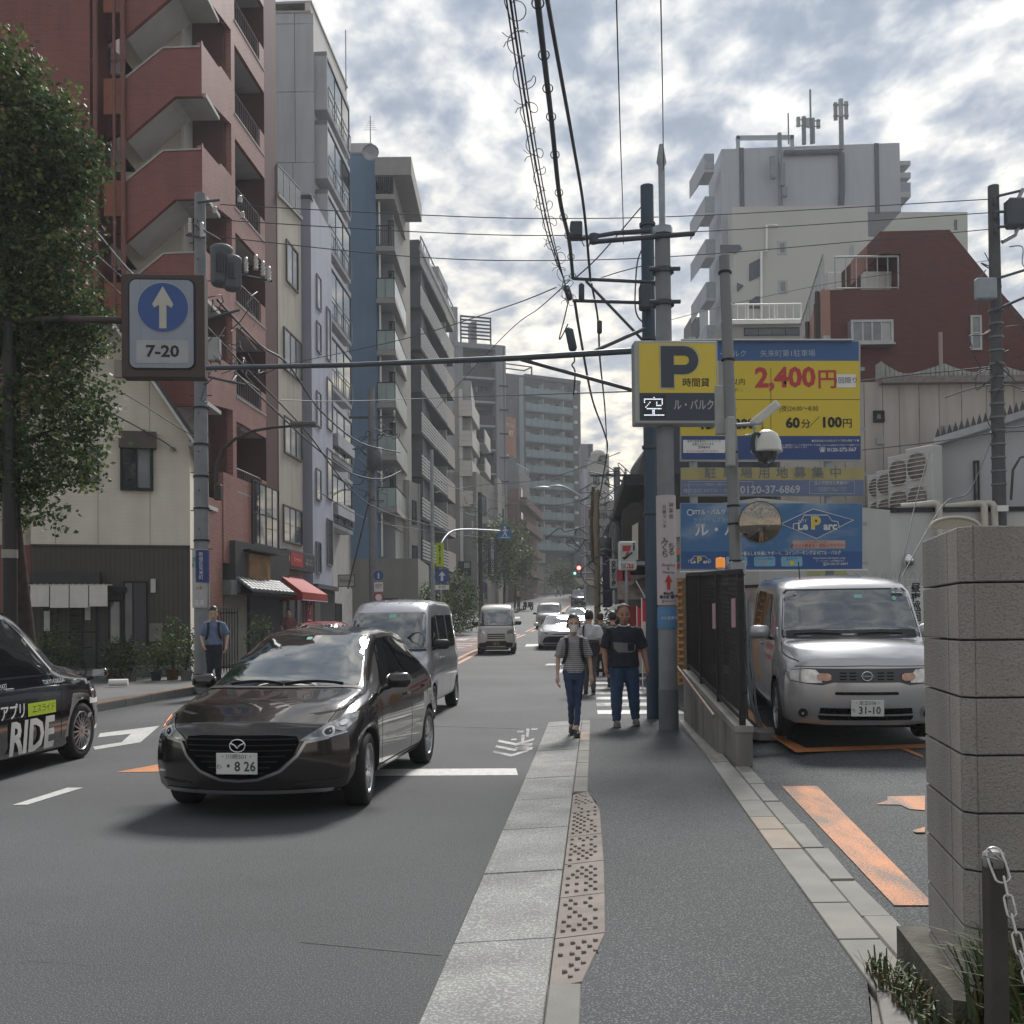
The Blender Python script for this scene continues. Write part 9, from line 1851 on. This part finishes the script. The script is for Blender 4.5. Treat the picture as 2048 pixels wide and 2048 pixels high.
t=thing('vertical_shop_sign','narrow white vertical sign with black characters left of the pillar sign','sign',tuple(at(1220,1177,36)));hh=at(1220,1118,36).z-at(1220,1177,36).z;MB().bbox(0,.27,-.06,.06,0,hh,.02).obj('sign_case',M('sign_white_lit'),t);text('◎巴家の工房',.17,CBK,t,.13,hh/2,-.07,vert=True,lh=.88,bold=.004)
t=thing('purple_banner','dark purple vertical shop banner left of the white vertical sign','banner',tuple(at(1206,1215,37)));MB().box(0,.35,-.03,0,0,1.9).obj('cloth',M('cloth_purple',(.06,.05,.13),.7),t)
for i,(lb,px,py,Y,w,h_)in enumerate((('small red lantern banner under the pillar sign, left one',1233,1162,27,.24,.30),('small red lantern banner under the pillar sign, right one',1246,1162,27,.2,.30))):t=thing('red_banner',lb,'banner',tuple(at(px,py,Y)));MB().box(0,w,-.02,.0,0,h_).obj('cloth',M('lantern_red',(.33,.03,.06),.6),t)
t=thing('standing_sign','plain dark red standing sign on the right pavement','sign',(at(1258,1250,26).x,26,g(26)+.0));MB().bbox(0,.26,-.06,.0,.1,at(1258,1212,26).z-g(26),.01).obj('panel',M('sign_dark_red',(.20,.012,.015),.6),t);MB().box(-.03,.3,-.15,.12,0,.1).obj('foot',DK,t)
NB=M('nobori_red',(.42,.02,.025),.7,0,.05);NW=M('nobori_white',(.5,.44,.41),.7)
for i,(lb,px,Y,top)in enumerate((('red and white shop flag nearest the navy pole',1284,21.5,1196),('second red shop flag behind the first one',1274,24,1212))):
 t=thing('shop_flag',lb,'flag',(at(px,1250,Y).x,Y,g(Y)));h_=at(px,top,Y).z-g(Y);MB().tube([(0,0,0),(0,0,h_)],.012,5).obj('flag_pole',WHT,t);mb=MB();ww=.42;n=6
 for k,(a,c,mm)in enumerate(((h_-.05,h_-.5,0),(h_-.5,h_-.85,1),(h_-.85,h_-1.1,0),(h_-1.1,h_-1.6,1))):
  vs=[(ww*q/n,-.03*sin(q*1.4+k),z)for z in(a,c)for q in range(n+1)];mb.add(vs,[(q,q+1,n+2+q,n+1+q)for q in range(n)],mm,True)
 mb.obj('cloth',[NB,NW],t)
t=thing('shop_awning','grey folding awning on a diagonal strut over the right pavement','awning',tuple(at(1268,1160,27)));MB().add([(0,0,0),(1.1,0,.25),(1.1,2.5,.25),(0,2.5,0),(0,0,-.1),(0,2.5,-.1)],[(0,1,2,3),(0,3,5,4)]).obj('cloth',M('awning_grey',(.22,.23,.23),.7),t);MB().tube([(.05,0,-.02),(.75,0,-1.3)],.018,5).obj('strut',WHT,t)
t=thing('letter_sign_board','white board with black characters half hidden behind the block wall','sign',tuple(at(1815,1245,16.5)));MB().box(0,.5,-.03,0,0,at(1815,1172,16.5).z-at(1815,1245,16.5).z).obj('panel',M('sign_white_lit'),t);text('昼夜巡回',.16,CBK,t,.13,.32,-.04,vert=True,lh=1.0,bold=.004)
t=thing('wire_fence','thin steel wire mesh fence along the foot of the white wall','fence',(at(1640,1250,19.).x,19.,.5));m=MB();z1=at(1640,1147,19.).z-.5
for k in range(60):x=k*.09;m.tube([(x,0,0),(x,0,z1-.1),(x+(.03 if k%2 else-.03),-.05,z1)],.004,4,cap=False)
for k in range(12):z=z1*k/12+.02;m.tube([(0,0,z),(5.3,0,z)],.0035,4,cap=False)
tag(m.obj('wire_mesh',GALV,t),kind='stuff')
# right utility pole
t,h=upole('dark utility pole with brackets and a box above the block wall',2006,24.,372,.17,.125,M('dark_concrete',(.085,.085,.09),.85,0,.1,4),.2)
q=lambda px,py,Y=23.8:tuple(at(px,py,Y)-Vector(t.location))
for(x0,y0,x1,y1)in((1985,395,2048,380),(1985,425,2060,420),(1990,455,2060,448),(1985,560,2050,540),(1990,620,2060,590)):MB().tube([q(x0,y0),q(x1,y1)],.035,5).obj('crossarm',M('dark_bracket'),t)
MB().tube([q(2004,484),q(2030,470),q(2038,450),q(2038,395),q(2046,378)],.05,7).obj('curved_bracket',GALV,t);p=q(1971,577);MB().bbox(p[0]-.24,p[0]+.24,p[1]-.1,p[1]+.1,p[2]-.27,p[2]+.24,.03).obj('relay_box',M('relay_blue_grey',(.30,.34,.38),.5),t)
for(px,py)in((1988,402),(1990,430),(1992,458),(2020,410),(2030,440)):MB().lathe([(.02,-.1),(.07,-.05),(.03,0),(.07,.05),(.02,.12)],q(px,py),8).obj('insulator',M('dark_bracket'),t)
MB().bbox(*[v for v in(q(2028,430)[0]-.2,q(2028,430)[0]+.3,-.35,-.05)],q(2028,440)[2]-.2,q(2028,440)[2]+.5,.06).obj('switch_gear',M('dark_bracket'),t)
tt=t
for z in[h-3-.32*k for k in range(14)]:MB().tube([(0,0,z-.02),(0,0,z+.02)],.175,10).obj('strap',M('strap_grey',(.16,.17,.18),.5),t)
tangle(t,h-6.5,h-1.5,1.0,16,9,.014);p=q(2000,1018);MB().box(p[0]-.13,p[0]+.13,p[1]-.15,p[1]-.12,p[2]-.07,p[2]+.07).obj('number_tag',WHT,t)
MB().tube([q(2022,1000),q(2026,940),q(2040,915),q(2070,910)],.03,6).obj('lamp_arm',M('lamp_arm_dark'),t)
t=thing('round_tank','pale cream round disc rising behind the block wall','dish',tuple(at(1910,1056,8.)));m=MB();m.tube([(.20*cos(a),0,.085*sin(a))for a in[pi*k/16 for k in range(17)]],.013,6);m.obj('rim',PV,t);m=MB();m.prism([(.19*cos(a),.077*sin(a))for a in[pi*k/16 for k in range(17)]],lambda u,v,w:(u,w,v),0,.03).obj('disc',M('cream_disc',(.42,.38,.30),.6),t)
# ================================================================ AIR
hz_=MB().box(-75,75,-12,235,-1.2,78);HM=bpy.data.materials.new('haze');HM.use_nodes=True;nt=HM.node_tree;nt.nodes.clear();o_=nt.nodes.new('ShaderNodeOutputMaterial');v_=nt.nodes.new('ShaderNodeVolumePrincipled');v_.inputs['Color'].default_value=(.86,.90,.96,1);v_.inputs['Density'].default_value=.0007;v_.inputs['Anisotropy'].default_value=.3;nt.links.new(v_.outputs[0],o_.inputs['Volume'])
HZ=hz_.obj('haze',HM,kind='stuff')
